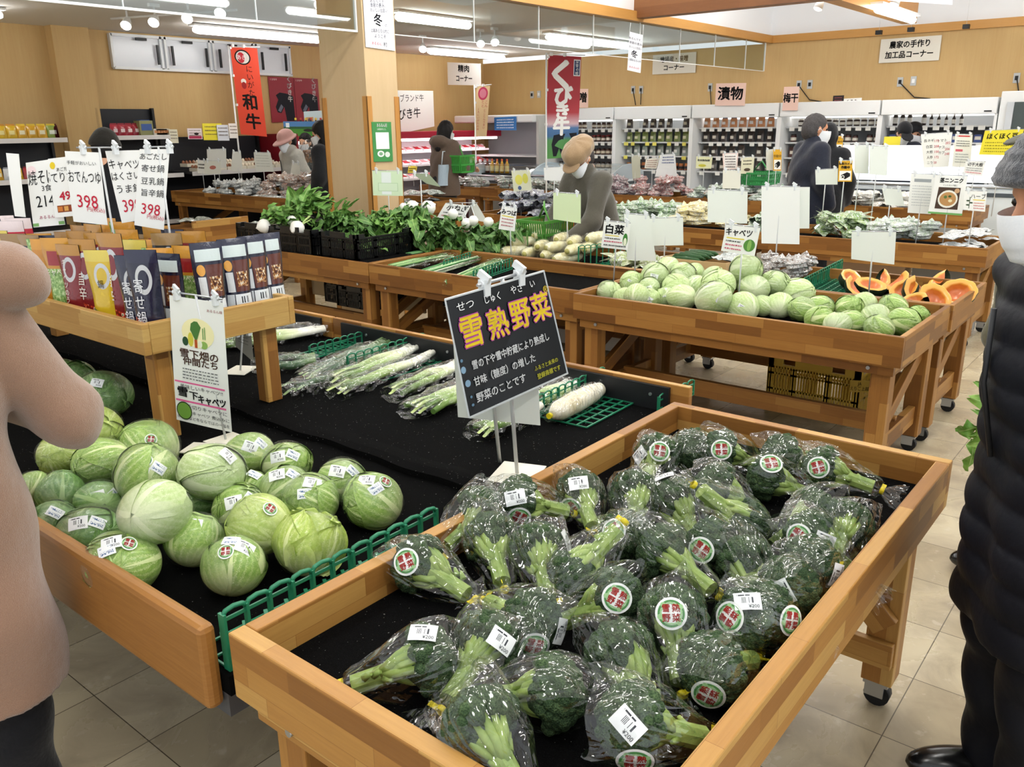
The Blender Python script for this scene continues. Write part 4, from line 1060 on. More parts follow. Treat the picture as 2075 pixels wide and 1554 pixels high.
# ---------------------------------------------------------------- crates, turnips, radishes, bundles on the middle row
def crate(label, x0, y0, z0, lx, ly, h, m=M_BLKPL, group='plastic crates', slots=True, name='plastic_crate'):
    t = thing(name, label, 'crate', (x0 + lx / 2, y0 + ly / 2, z0), 0, group)
    MB().b2((x0 + .004, y0 + .004, z0), (x0 + lx - .004, y0 + ly - .004, z0 + .008)).build('bottom', m, t)
    for ax in (0, 1):
        L = (lx, ly)[ax]
        for sd in (0, 1):
            mb = MB()
            def bx(a0, a1, z_0, z_1, th=0.005):
                if ax == 0:
                    y = y0 + (ly if sd else 0); mb.b2((x0 + a0, y - (th if sd else 0), z0 + z_0), (x0 + a1, y + (0 if sd else th), z0 + z_1))
                else:
                    x = x0 + (lx if sd else 0); mb.b2((x - (th if sd else 0), y0 + a0, z0 + z_0), (x + (0 if sd else th), y0 + a1, z0 + z_1))
            n = int(L / 0.016)
            for i in range(n + 1): bx(L * i / n - .0035 if i else 0, L * i / n + .0035, 0.0, h * .82)
            for z in (0.0, h * .36, h * .66): bx(0, L, z, z + 0.012, 0.007)
            for f in (0, .3, .68, .94): bx(L * f, L * f + L * .06, 0, h * (1 if f in (0, .94) else .8), 0.012)
            bx(0, L, h * .78, h * .86, 0.014)
            bx(0, L * .16, h * .86, h, 0.014); bx(L * .84, L, h * .86, h, 0.014)
            if ax == 1: bx(L * .3, L * .7, h * .86, h * 1.05, 0.012)
            mb.build('side_wall', m, t)
    return t
crate('black plastic crate at the right end, greens inside and turnips behind', 3.70, 4.32, 0.702, 0.53, 0.37, 0.17)
crate('black plastic crate in the middle with white turnips over its rim', 3.66, 4.72, 0.702, 0.40, 0.50, 0.18)
crate('black plastic crate at the left end behind the navy pouches', 3.66, 5.24, 0.702, 0.53, 0.37, 0.18)
crate('black plastic crate standing behind the right-hand one', 4.42, 4.42, 0.66, 0.5, 0.36, 0.16) if False else None
M_TURNIP = plain('#f3f2ea', 0.35, 0.5)
def mk_leafy(name, a, b):
    n = NT(name); v = n.coord('Object'); s = n.noise(v, 25, 3); tc = n.node('ShaderNodeTexCoord'); sp = n.node('ShaderNodeSeparateXYZ', {0: tc.outputs['UV']})
    mid = n.math('LESS_THAN', n.math('ABSOLUTE', n.math('SUBTRACT', sp.outputs[0], 0.5)), 0.022)
    return n.fin(color=n.mix(n.math('MULTIPLY', mid, .8), n.mix(n.ramp(s, [(0.35, (0, 0, 0)), (0.7, (1, 1, 1))]), a, b), '#b9cc86'), rough=0.45, spec=0.4)
M_GREENS = mk_leafy('turnip_greens', '#55843a', '#86b05a'); M_GREENS_D = mk_leafy('dark_greens', '#3a6029', '#5f8a42')
def leafsheet(mb, base, d, up, L, W, r, curl=0.5, m=0):
    d = Vector(d).normalized(); up = Vector(up); sd = d.cross(up).normalized(); up = sd.cross(d); f = r.uniform(0, 6)
    def fn(a, b):
        w = W * math.sin(PI * min(1, .1 + b * .88)) ** .7 * (1 if b > .25 else .25 + b * 3 * .25 / .25 * .33 + .2)
        x = (a - .5) * 2
        return Vector(base) + d * (L * b) + sd * (x * w / 2) + up * (-curl * L * b * b + 0.02 * math.sin(9 * b + f) * abs(x) + 0.012 * abs(x) * math.sin(17 * b + 3 * x + f))
    mb.grid(fn, 6, 9, m)
def turnips(label, bulbs, leafdir, n, L, group='bunches of turnips with leaves', dark=False, seed=0, zl=0.0):
    r = random.Random(seed); c = Vector(bulbs[0][0]); t = thing('turnip_bunch', label, 'turnip', c, 0, group)
    bulbs = [(p_, r_ * 1.35) for p_, r_ in bulbs]
    for (p, rad) in bulbs:
        MB().lathe([(0.0005, -rad * 1.12), (rad * .12, -rad * 1.0), (rad * .6, -rad * .72), (rad * .94, -rad * .2), (rad * .97, rad * .15), (rad * .75, rad * .62), (rad * .3, rad * .84), (rad * .12, rad * .86)], 18, 0, (0, 0, 0), frame(leafdir, p)).build('turnip', M_TURNIP, t)
    st = MB(); lf = MB(); d = Vector(leafdir).normalized()
    for (p, rad) in bulbs:
        for k in range(4):
            q = Vector(p) + d * rad * .7; e = q + (d + Vector((r.uniform(-.3, .3), r.uniform(-.3, .3), r.uniform(-.1, .3)))) * 0.1
            st.tube([q, e], [0.006, 0.004], 5)
    st.build('stems', plain('#b7cc84', 0.45), t)
    for k in range(n * 2):
        b0 = c + d * r.uniform(.04, .14) + Vector((r.uniform(-.07, .07), r.uniform(-.07, .07), r.uniform(0, .05) + zl))
        leafsheet(lf, b0, d + Vector((r.uniform(-.8, .8), r.uniform(-.8, .8), r.uniform(-.1, .7))), (r.uniform(-.6, .6), r.uniform(-.6, .6), 1), L * r.uniform(.6, 1.1), L * r.uniform(.22, .36), r, r.uniform(.2, .7))
    lf.build('leaves', M_GREENS_D if dark else M_GREENS, t)['kind'] = 'stuff'
    return t
def atp(x, y, p0): return atd(x, y, hdepth(p0))
PB = Vector((3.9, 4.95, 0.88))
turnips('bunch of white turnips, biggest bulb at the left crate corner, leaves to the right', [(atp(535, 458, PB), .04), (atp(556, 463, PB + Vector((.1, .05, 0))), .03)], (0.75, -0.35, .18), 26, 0.2, seed=1)
turnips('bunch of turnips with two bulbs over the middle crate rim, tall leaves behind', [(atp(591, 447, PB), .028), (atp(602, 462, PB - Vector((.12, .12, 0))), .04)], (0.8, 0.1, .35), 30, 0.21, seed=2)
turnips('single upright leafy turnip top above the middle crate', [(atp(650, 470, PB), .02)], (.5, -.4, .3), 18, 0.18, seed=5)
q = Vector((4.55, 4.45, 0.84))
turnips('bunch of turnips with bulbs up behind the right crate, tied stems', [(atp(868, 421, q), .043), (atp(836, 418, q), .035), (atp(818, 420, q), .026)], (-0.5, 0.25, -.25), 20, 0.2, seed=3, dark=True)
for i, (x, y, lb) in enumerate(((730, 442, 'heap of dark turnip greens above the empty crate'), (790, 448, 'heap of turnip greens under the green notice'), (880, 455, 'heap of dark greens right of the crate'), (930, 478, 'heap of dark greens below the tent card'), (1010, 462, 'turnip greens beside the bagged radishes'))):
    p = atd(x, y, hdepth(Vector((4.5, 4.2, .75)))); t = thing('greens_heap', lb, 'leaf vegetable', p, 0, 'heaps of turnip greens'); lf = MB(); r = random.Random(i + 40)
    for k in range(80):
        leafsheet(lf, p + Vector((r.uniform(-.16, .16), r.uniform(-.16, .16), r.uniform(-.12, .03))), (r.uniform(-1, .6), r.uniform(-1, 1), r.uniform(-.3, .5)), (r.uniform(-.7, .7), r.uniform(-.7, .7), 1), r.uniform(.09, .17), r.uniform(.045, .075), r, r.uniform(.2, .8))
    o = lf.build('leaves', M_GREENS_D if i != 1 else M_GREENS, t); o['kind'] = 'stuff'
for i, (x, y) in enumerate(((990, 450), (959, 447), (945, 452), (918, 433))):
    p = atd(x, y, hdepth(Vector((4.6, 4.0, .8))))
    tag(MB().lathe([(0.0005, -.04), (.02, -.034), (.036, -.01), (.036, .01), (.02, .032), (.0005, .036)], 16, 0, p).build('turnip', M_TURNIP), 'white turnip bulb on the dark greens, %s from the right' % ORD[i], 'turnip', 'loose turnip bulbs')
p = at(640, 470, .79); lf = MB(); r = random.Random(3); tt = thing('greens_heap', 'few green leaves inside the open right crate', 'leaf vegetable', (3.95, 4.5, .72), 0, 'heaps of turnip greens')
for k in range(16): leafsheet(lf, (3.95 + r.uniform(-.1, .15), 4.5 + r.uniform(-.1, .1), .73), (r.uniform(-1, 1), r.uniform(-1, 1), r.uniform(.3, 1)), (0, 0, 1), .13, .07, r, .2)
lf.build('leaves', M_GREENS, tt)['kind'] = 'stuff'
# green onions and mitsuba in bags on the leek table
def bundle(label, p0, p1, z, mats, n, seed, wid=.07, roots=False, group='bagged green bundles on the leek table'):
    a, b = at(p0[0], p0[1], z), at(p1[0], p1[1], z); r = random.Random(seed); t = thing('green_onion_bag', label, 'green onion', a.lerp(b, .5), 0, group); d = (b - a).normalized(); sd = Vector((-d.y, d.x, 0))
    st = MB()
    for k in range(n):
        o = sd * r.uniform(-wid, wid) * .7 + Vector((0, 0, r.uniform(-.01, .03))); o2 = sd * r.uniform(-wid, wid) + Vector((0, 0, r.uniform(-.01, .03)))
        st.tube([a + o * .8, a.lerp(b, .45) + o, b + o2], [0.006, 0.0045, 0.003], 5, r.randrange(len(mats)))
    st.build('stalks', mats, t)['kind'] = 'stuff'
    f = MB(); film_tube(f, [a - d * .04, b + d * .05], lambda x: wid * (.6 + .6 * x), flat=.5, amp=.2, seed=seed); f.build('bag', M_FILM, t)
GO = [plain('#e4ecd0', .4), plain('#a5c383', .4), plain('#5e9150', .4)]; GO2 = [plain('#4d8a4c', .4), plain('#77a865', .4), plain('#d5e3c0', .4)]
bundle('bag of green onions with white ends at the left of the leek table', (795, 545), (905, 522), .68, GO, 26, 1)
bundle('bag of green onions along the front board of the leek table', (850, 560), (1000, 515), .67, GO2, 26, 2)
bundle('bag of mitsuba with pale roots before the right green rack', (915, 572), (1030, 525), .67, GO, 30, 3)
bundle('bag of dark green onions at the back of the leek table', (830, 520), (960, 497), .68, GO2, 24, 4)
bundle('bag of thin green onions beside the bagged radishes', (890, 510), (985, 488), .69, GO2, 22, 5)
rack('green divider rack among the green onions, left one', at(900, 547, .66), at(958, 528, .66) , .065, 0, 1, .04)
rack('green divider rack among the green onions, right one', at(960, 572, .66), at(1038, 545, .66), .075, 0, 1, .04)
rack('tall green divider rack right of the bagged radishes', at(1172, 545, .66), at(1268, 535, .66), .15, .1, 1, .045)
rack('tall green divider rack left of the pumpkins', at(1622, 597, .66), at(1705, 552, .66), .085, .30, -1, .04)
# radish bags
def radish(label, p, d, L=.24, r0=.038, seed=0, group='bagged white radishes'):
    r = random.Random(seed); d = Vector(d).normalized(); p = Vector(p); t = thing('bagged_radish', label, 'radish', p, 0, group); a = p - d * L / 2; b = p + d * L / 2
    MB().tube([a, a + d * .01, a.lerp(b, .15), a.lerp(b, .5), a.lerp(b, .8), a.lerp(b, .95), b], [.015, .027, r0, r0 * 1.03, r0 * .85, r0 * .5, .006], 14).build('root', M_RADC, t)
    MB().lathe([(.0005, .012), (.014, .01), (.019, 0), (.016, -.004)], 10, 0, (0, 0, 0), frame(-d, a)).build('leaf_cut', plain('#a9a35c', .6), t)
    f = MB(); film_tube(f, [a - d * .03, b + d * .03], lambda x: r0 * 1.22 * math.sin(PI * min(1, .15 + x * .8)) ** .5, flat=.95, amp=.12, seed=seed, n=12); f.build('bag', M_FILM, t)
n_ = NT('yellowish_radish'); a_ = n_.noise(n_.coord('Object'), 16, 4); M_RADC = n_.fin(color=n_.ramp(a_, [(.3, '#d9cc86'), (.5, '#ebe3b8'), (.75, '#f3efda')]), rough=.4)
k = 0
for (x, y, z) in ((985, 492, 0), (1010, 500, 0), (1045, 508, 0), (1078, 512, 0), (1118, 515, 0), (1152, 522, 0), (1000, 476, .05), (1030, 485, .05), (1062, 490, .05), (1100, 497, .05), (1135, 500, .05), (1168, 505, .05), (1075, 468, .09), (1108, 474, .09), (1140, 482, .09), (1050, 460, .12), (1095, 462, .12), (1165, 488, .09), (1215, 480, .12), (1230, 490, .08), (1195, 500, .06)):
    radish('bagged white radish, %s in the heap counted from its front left' % (ORD[k] if k < 16 else ['seventeenth', 'eighteenth', 'nineteenth', 'twentieth', 'twenty-first'][k - 16]), at(x, y, .70 + z), (1, .35 * math.sin(k * 2.3), .04 * math.cos(k)), seed=k); k += 1
# pumpkins
def mk_flesh():
    n = NT('pumpkin_flesh'); tc = n.node('ShaderNodeTexCoord'); sp = n.node('ShaderNodeSeparateXYZ', {0: tc.outputs['UV']})
    a = n.noise(n.coord('Object'), 50, 3)
    return n.fin(color=n.ramp(n.math('ADD', sp.outputs[1], n.math('MULTIPLY', n.math('SUBTRACT', a, .5), .2)), [(0.0, '#c4601c'), (.42, '#d8772a'), (.5, '#eda23a'), (.9, '#f1ad45'), (.97, '#c9a24a')]), rough=.4, coat=.5, coatr=.1)
M_FLESH = mk_flesh(); M_RIND = plain('#26331f', .5)
def pumpkin(label, p, nrm, rad, half=True, seed=0):
    p = Vector(p); t = thing('cut_pumpkin', label, 'pumpkin', p, 0, 'cut pumpkins'); r = random.Random(seed); M = frame(nrm, p, (math.cos(seed), math.sin(seed), .2))
    fl = MB()
    prof = [(0.0005, -rad * .32), (rad * .35, -rad * .28), (rad * .58, -rad * .1), (rad * .66, 0.0), (rad * .93, .002), (rad * .97, 0)]
    sy = .78
    cut = 1.0 if half else .5
    def arc(mb, prof, m=0):
        nn = 28 if half else 16
        def fn(a, b):
            x = b * (len(prof) - 1); i = min(int(x), len(prof) - 2); f = x - i; rr = prof[i][0] * (1 - f) + prof[i + 1][0] * f; z = prof[i][1] * (1 - f) + prof[i + 1][1] * f
            an = 2 * PI * a * cut; w = 1 + .03 * math.cos(9 * an)
            return M @ Vector((rr * math.cos(an) * w, rr * math.sin(an) * sy * w, z))
        mb.grid(fn, nn, 14, m)
    arc(fl, prof); fl.build('flesh', M_FLESH, t)
    rd = MB(); arc(rd, [(rad * .97, 0), (rad, -rad * .12), (rad * .95, -rad * .45), (rad * .7, -rad * .72), (rad * .3, -rad * .85), (.0005, -rad * .86)]); rd.build('rind', M_RIND, t)
pk = [((1725, 560), (-.2, -.5, .8), .075, True), ((1740, 580), (-.5, -.4, .7), .08, False), ((1765, 575), (-.3, -.3, 1), .085, True), ((1812, 565), (-.6, -.2, .6), .085, False), ((1790, 560), (-.2, -.7, .6), .07, False), ((1830, 585), (-.7, .2, .6), .075, True), ((1905, 562), (-.3, .5, .8), .085, False), ((1860, 590), (-.6, -.5, .5), .09, False), ((1880, 580), (-.5, -.3, .6), .08, False), ((1940, 592), (-.75, -.25, .62), .10, True), ((1895, 606), (-.72, -.3, .6), .095, True), ((1850, 607), (-.5, .3, .8), .07, False)]
pl = ['at the far left beside the green grid', 'front left with its price label side up', 'hollow side up behind the notice pole', 'standing tall in the middle of the heap', 'small wedge behind the notice pole', 'with a white-tipped seed hollow left of the seedy wedge', 'pointing up at the back right', 'ragged and seedy in the front middle', 'seedy behind the ragged wedge', 'large half facing the viewer at the right corner', 'half lying lowest beside the corner board', 'small wedge at the front edge of the tray']
for i, ((x, y), nr, rd_, hf) in enumerate(pk):
    pumpkin('orange cut pumpkin ' + pl[i], at(x, y, .71 if y > 570 else .73), nr, rd_, hf, i)
# mushrooms bags behind the cabbages
# ---------------------------------------------------------------- cards, signs, stands
M_SHEET = plain('#eceee9', 0.5, 0.3); M_SHEET_B = plain('#e3e8e0', 0.5, 0.3); M_CLIPC = plain('#dfe4e6', 0.15, 0.6)
BLK, RED, PINK = '#17181a', '#c0243c', '#e0669a'
def bil(q, x, y):
    return (q[0] * (1 - x) + q[1] * x) * (1 - y) + (q[3] * (1 - x) + q[2] * x) * y
def card(label, q, texts=(), m=None, name='price_card', cat='sign', group=None, bend=0.0, shapes=(), th=0.0012, sheet='sheet'):
    # q: corners TL, TR, BR, BL in the room
    q = [Vector(p) for p in q]; m = m or M_SHEET
    n = (q[1] - q[0]).cross(q[3] - q[0]).normalized()
    if n.dot(CAMV - q[0]) < 0: n = -n
    t = thing(name, label, cat, (q[3] + q[2]) / 2, 0, group)
    W = ((q[1] - q[0]).length + (q[2] - q[3]).length) / 2; H = ((q[3] - q[0]).length + (q[2] - q[1]).length) / 2
    def P(x, y, l=0.0): return bil(q, x, y) + n * (l + bend * W * math.sin(PI * x) + bend * H * .6 * math.sin(PI * y))
    mb = MB()
    if bend: mb.grid(lambda a, b: P(a, b), 10, 10); mb.grid(lambda a, b: P(1 - a, b, -th), 10, 10)
    else: mb.hexa([q[3] - n * th, q[2] - n * th, q[1] - n * th, q[0] - n * th, q[3], q[2], q[1], q[0]])
    mb.build(sheet, m, t)
    cols = {}; L = MB(); mats = []
    def mi(c):
        mm = ink(c) if isinstance(c, str) else c
        if mm not in mats: mats.append(mm)
        return mats.index(mm)
    lift = 0.0008
    for (pts, c) in shapes:
        lift += 0.0001; mb2 = [P(x, y, lift) for x, y in pts]
        L.add(mb2, [tuple(range(len(pts)))], mi(c))
    for tx in texts:
        s, x, y, sz, c = tx[:5]; o = tx[5] if len(tx) > 5 else {}
        hh = H * sz; sx = o.get('sx', 1.0); xs = [v[0] for v in text2d(s)[0]] or [0]; w = (max(xs) - min(xs)) * hh
        if w * sx > W * .94: sx = W * .94 / w
        x = min(max(x, .03 + w * sx / W / 2), .97 - w * sx / W / 2)
        lay_text(L, s, lambda a, b: P(a / W, -b / H, 0.0016), x * W, -y * H, hh, mi(c), o.get('rot', 0), sx, hh * o.get('bold', 0))
    if L.v: L.build('lettering' if texts else 'print', mats, t)
    return t
def ell(cx, cy, rx, ry, n=20, a0=0.0, a1=2 * PI): return [(cx + rx * math.cos(a0 + (a1 - a0) * k / n), cy + ry * math.sin(a0 + (a1 - a0) * k / n)) for k in range(n)]
def rct(a, b, c, d): return [(a, b), (c, b), (c, d), (a, d)]
def lines(y0, n, dy, x0, x1, w, c, seed=0):
    r = random.Random(seed); out = []
    for k in range(n):
        y = y0 + k * dy; x = x0
        while x < x1 - .02:
            g = r.uniform(.02, .06); out.append((rct(x, y - w / 2 * r.uniform(.6, 1), min(x + g, x1), y + w / 2), c)); x += g + r.uniform(.01, .025)
    return out
def quad(px, d, dr=1.0):
    d2 = d * dr
    return [atd(px[0][0], px[0][1], d), atd(px[1][0], px[1][1], d2), atd(px[2][0], px[2][1], d2), atd(px[3][0], px[3][1], d)]
def stand(label, base, tops, plate=True, pole2=None, group='wire sign stands', r=0.004, col_=None, plate_yaw=0.0, plate_sz=(0.11, 0.09)):
    # base: foot of the pole; tops: ends of the clip bar
    base = Vector(base); a, b = Vector(tops[0]), Vector(tops[1]); mid = a.lerp(b, .5)
    t = thing('sign_stand', label, 'sign stand', base, 0, group)
    if plate:
        rot = Matrix.Rotation(plate_yaw, 3, 'Z'); MB().box(base + rot @ Vector((-.0, 0, 0.004)), (plate_sz[0], plate_sz[1], 0.003), rot).build('base_plate', M_OFFW, t, bevel=0.001)
    mb = MB(); mb.tube([base, mid], r, 8)
    if pole2: mb.tube([pole2[0], pole2[1]], r, 8)
    mb.build('pole', col_ or plain('#cfd2d2', .35, .5), t)
    MB().tube([a, b], r * .8, 6).build('crossbar', M_STEEL, t)
    d = (b - a).normalized(); n = Vector((CAMV - mid)); n.z = 0; n.normalize()
    for f in (.14, .86):
        p = a.lerp(b, f); c = MB(); s = r * 3.2
        c.box(p + Vector((0, 0, -s * .6)), (s * 1.3, s * 1.3, s * 2.4)); c.box(p + Vector((0, 0, s)), (s * .6, s * 2.2, s * 1.1), (0.5, 0, 0)); c.tube([p - d * s * .9, p + d * s * .9], s * .55, 8)
        c.build('clip', M_CLIPC, t)
    return t
def post(label, px, bpx, zb=0.645, texts=(), m=None, slabel=None, dr=1.0, plate=False, dd=None, base=None, name='price_card', shapes=(), bend=0.0, cgroup=None, standup=True, r=0.004, gap=0.0):
    b = Vector(base) if base is not None else at(bpx[0], bpx[1], zb)
    d = dd if dd else hdepth(b)
    if base is not None:
        mx, my = (px[0][0] + px[1][0]) / 2, (px[0][1] + px[1][1]) / 2
        g = atu(mx, my, b.x); b = Vector((g.x, g.y, b.z)); d = dd if dd else hdepth(b)
    q = quad(px, d, dr); c = card(label, q, texts, m, name, group=cgroup, shapes=shapes, bend=bend)
    if standup:
        up = Vector((0, 0, .004)); n = (CAMV - b).normalized() * 0.006
        stand(slabel or ('wire stand holding the ' + ' '.join(label.split()[:12])), b, (q[0] + up - n, q[1] + up - n), plate, r=r)
    return c
# --- the chalkboard
q = quad([(902, 607), (1102, 549), (1150, 756), (951, 846)], 2.0, 1.148)
ch = [('雪', .17, .33, .29, '#e3c52f', {'bold': .02}), ('熟', .42, .34, .27, '#e3c52f', {'bold': .02}), ('野', .655, .325, .28, '#e3c52f', {'bold': .02}), ('菜', .875, .325, .27, '#e3c52f', {'bold': .02})]
halo = [(s, x, y, z, '#b04a9a', {'bold': .055}) for s, x, y, z, c, o in ch]
tx = [('せつ', .16, .095, .085, '#f2f4f4', {'sx': 1.3}), ('じゅく', .42, .10, .08, '#f2f4f4'), ('やさ', .67, .09, .085, '#f2f4f4'), ('い', .84, .085, .08, '#f2f4f4', {'rot': .1}),
      ('雪の下や雪中貯蔵により熟成し', .50, .595, .083, '#f2f4f4', {'sx': .88, 'bold': .02}), ('甘味（糖度）の増した', .40, .735, .083, '#f2f4f4', {'sx': .96, 'bold': .02}), ('野菜のことです', .33, .875, .09, '#f2f4f4', {'bold': .02}),
      ('ふるさと未来の', .80, .835, .048, '#d9d74a', {'bold': .02}), ('登録商標です', .81, .915, .055, '#d9d74a', {'bold': .02}), ('®', .965, .17, .09, '#e3c52f')]
sh_ = [(ell(.03, .60, .022, .03), '#7f9fb8'), (ell(.045, .72, .024, .03), '#7f9fb8'), (ell(.03, .52, .012, .014), '#5f7f98'), (ell(.05, .84, .01, .012), '#5f7f98'), (ell(.05, .91, .012, .012), '#5f7f98')]
cb = card('black chalkboard sign with big yellow characters clipped to a stand', q, [], plain('#101418', .3, .4), 'chalkboard_sign', 'sign', shapes=sh_, th=.003, sheet='board')
def on_q(q, texts, parent, name, lift):
    n = (q[1] - q[0]).cross(q[3] - q[0]).normalized()
    if n.dot(CAMV - q[0]) < 0: n = -n
    W = ((q[1] - q[0]).length + (q[2] - q[3]).length) / 2; H = ((q[3] - q[0]).length + (q[2] - q[1]).length) / 2
    L = MB(); mats = []
    for s, x, y, sz, c, *o in texts:
        o = o[0] if o else {}; mm = ink(c)
        if mm not in mats: mats.append(mm)
        hh = H * sz; lay_text(L, s, lambda a, b: bil(q, a / W, -b / H) + n * lift, x * W, -y * H, hh, mats.index(mm), 0, o.get('sx', 1.0), hh * o.get('bold', 0))
    L.build(name, mats, parent)
on_q(q, halo, cb, 'lettering', .0016); on_q(q, ch + tx, cb, 'lettering', .0022)
edge = MB()
for i in range(4): edge.bar(q[i], q[(i + 1) % 4], .006, .004)
edge.build('rim', plain('#c9cfd2', .2, .5), cb)
base = at(1048, 962, .602); q2 = [p + (p - CAMV).normalized() * .05 for p in q]
sb = [q[0].lerp(q[1], .3) + Vector((0, 0, .012)) - (CAMV - q[0]).normalized() * .008, q[0].lerp(q[1], .8) + Vector((0, 0, .012)) - (CAMV - q[0]).normalized() * .008]
stand('white stand with two thin poles carrying the chalkboard sign', base, sb, True, (at(1013, 937, .602), q[0].lerp(q[1], .35) + Vector((0, 0, -.02)) - (CAMV - q[0]).normalized() * .03), r=.0055, plate_yaw=.35, plate_sz=(.15, .13))
card('white sheet hanging behind the chalkboard, its lower edge showing', quad([(915, 640), (1085, 640), (1095, 862), (928, 845)], 2.26), [], M_SHEET_B, 'price_card')
# --- paper poster in front of the shelf
q = quad([(343, 598), (452, 614), (470, 876), (358, 850)], hdepth(at(458, 893, .582)))
veg = [(ell(.50, .26, .30, .115), '#f3ecb8'), (rct(.43, .31, .48, .375), '#b5542a'), (ell(.26, .335, .055, .035), '#2f4f35'), (ell(.36, .315, .05, .055), '#cfc94a'), (ell(.60, .345, .07, .03), '#8fb35c'), (ell(.53, .34, .04, .03), '#e6ead0'),
       ([(.44, .31), (.36, .24), (.38, .19), (.44, .17), (.50, .17), (.56, .21), (.52, .26), (.48, .31)], '#4c7a3c'), (rct(.585, .215, .60, .30), '#4f8a45'), (rct(.62, .205, .635, .30), '#5f9a4f'), (rct(.02, .662, .93, .675), PINK), (rct(.02, .815, .93, .83), PINK),
       (ell(.16, .905, .14, .075), '#24351c'), (ell(.16, .905, .125, .066), '#6f9c3f')] + lines(.555, 4, .024, .18, .84, .008, '#55585a', 3)
tx = [('雪下畑の', .50, .435, .075, '#4a2f22', {'bold': .02}), ('仲間たち', .52, .495, .068, '#4a2f22', {'bold': .02}), ('雪', .15, .755, .085, BLK, {'bold': .03}), ('下', .35, .768, .07, BLK, {'bold': .03}), ('キャベツ', .68, .785, .075, BLK, {'bold': .03, 'sx': .72}), ('美味しいキャベツ!!', .50, .705, .038, '#3a3d40'),
      ('千切りキャベツに', .58, .865, .038, '#2b3032'), ('ロールキャベツ 煮込みに', .62, .915, .034, '#2b3032'), ('ポトフなど冬ならではの一品を', .63, .962, .031, '#2b3032'), ('あるるん畑', .83, .075, .024, '#8a2c30')]
card('tall white paper poster with vegetable drawing and green cabbage, clipped to a stand', q, tx, M_SHEET, 'paper_poster', 'sign', shapes=veg, bend=.012)
up = Vector((0, 0, .012)); stand('wire stand of the tall paper poster, foot among the cabbages', at(458, 893, .582), (q[0] + up, q[1] + up), True, r=.004)
tag(MB().box(at(398, 908, .588), (.09, .07, .003), (0, 0, .5)).build('base_plate_spare', M_OFFW), 'cream sign foot plate lying beside the cabbages', 'foot plate')
# folded card and foot plate under the shelf
q = quad([(476, 672), (508, 668), (514, 734), (478, 702)], hdepth(at(480, 752, .602)))
card('grey folded card on a low stand under the shelf', q, [], plain('#8d8c84', .6), shapes=lines(.15, 4, .12, .2, .8, .03, '#5a5a55', 4))
stand('low stand with cream foot plate under the shelf', at(487, 752, .602), (q[0], q[1]), True, plate_yaw=.5, plate_sz=(.13, .10))
# --- cards over the soup pouches
ds = hdepth(Vector((1.5, 3.0, 1.1)))
def oncard(lb, px, texts, shapes=(), dz=0.0, bend=.015): return card(lb, quad(px, ds + dz), texts, M_CARD, shapes=shapes, bend=bend)
oncard('white card seen nearly edge-on at the left above the pouches', [(12, 310), (38, 312), (52, 440), (30, 438)], [], dz=.02)
oncard('handwritten fried-noodle price card with a green bottom band', [(52, 330), (108, 322), (132, 455), (68, 461)], [('焼そば', .50, .26, .24, BLK, {'sx': .8}), ('3食', .62, .42, .11, BLK), ('214', .52, .62, .25, BLK, {'sx': .8}), ('あるるん畑', .55, .86, .06, '#a8325a')], [(rct(0, .94, 1, .99), '#7fae6a'), (ell(.18, .13, .16, .07), '#f5dfe2')], .06)
oncard('price card with a yellow crest and small dish pictures', [(97, 322), (146, 316), (166, 436), (112, 441)], [('てりた', .50, .34, .19, BLK, {'sx': .75}), ('498', .62, .65, .20, RED, {'bold': .02}), ('あごだし', .6, .2, .07, BLK)], [(ell(.16, .12, .11, .06), '#e4c832'), (rct(.14, .80, .95, .92), '#8a4a2c'), (rct(.16, .82, .34, .90), '#c9793a'), (rct(.40, .82, .56, .90), '#d9a35a'), (rct(.64, .82, .9, .90), '#a8442a')], .04)
oncard('oden broth price card with a red price', [(131, 306), (201, 309), (218, 456), (149, 449)], [('手軽がおいしい', .42, .16, .06, '#45484a'), ('おでんつゆ', .50, .36, .19, BLK, {'sx': .72}), ('398', .50, .70, .26, RED, {'sx': .8}), ('円(税込)', .84, .80, .07, RED)])
oncard('cabbage hotpot price card, partly under the next card', [(213, 306), (283, 304), (292, 445), (247, 452)], [('キャベツ', .40, .20, .15, BLK, {'rot': -.05}), ('はくさい', .60, .36, .13, BLK), ('うま鍋', .62, .54, .13, BLK), ('398', .55, .78, .25, RED, {'sx': .8})], dz=.02)
oncard('card listing four hotpot flavours above a red price', [(283, 302), (344, 302), (332, 466), (272, 456)], [('あごだし', .45, .10, .09, BLK), ('寄せ鍋', .5, .25, .10, BLK), ('豆乳鍋', .52, .41, .10, BLK), ('旨辛鍋', .54, .56, .10, BLK), ('398', .52, .77, .20, RED, {'sx': .85}), ('円(税込)', .82, .86, .06, RED)])
g_ = atd(207, 300, ds); stand('wire stand holding the oden broth card', (g_.x, g_.y, PZ), (atd(155, 299, ds), atd(246, 299, ds)), False, r=.004)
g_ = atd(322, 300, ds); stand('wire stand holding the hotpot cards', (g_.x, g_.y, PZ), (atd(290, 298, ds), atd(352, 297, ds)), False, r=.004)
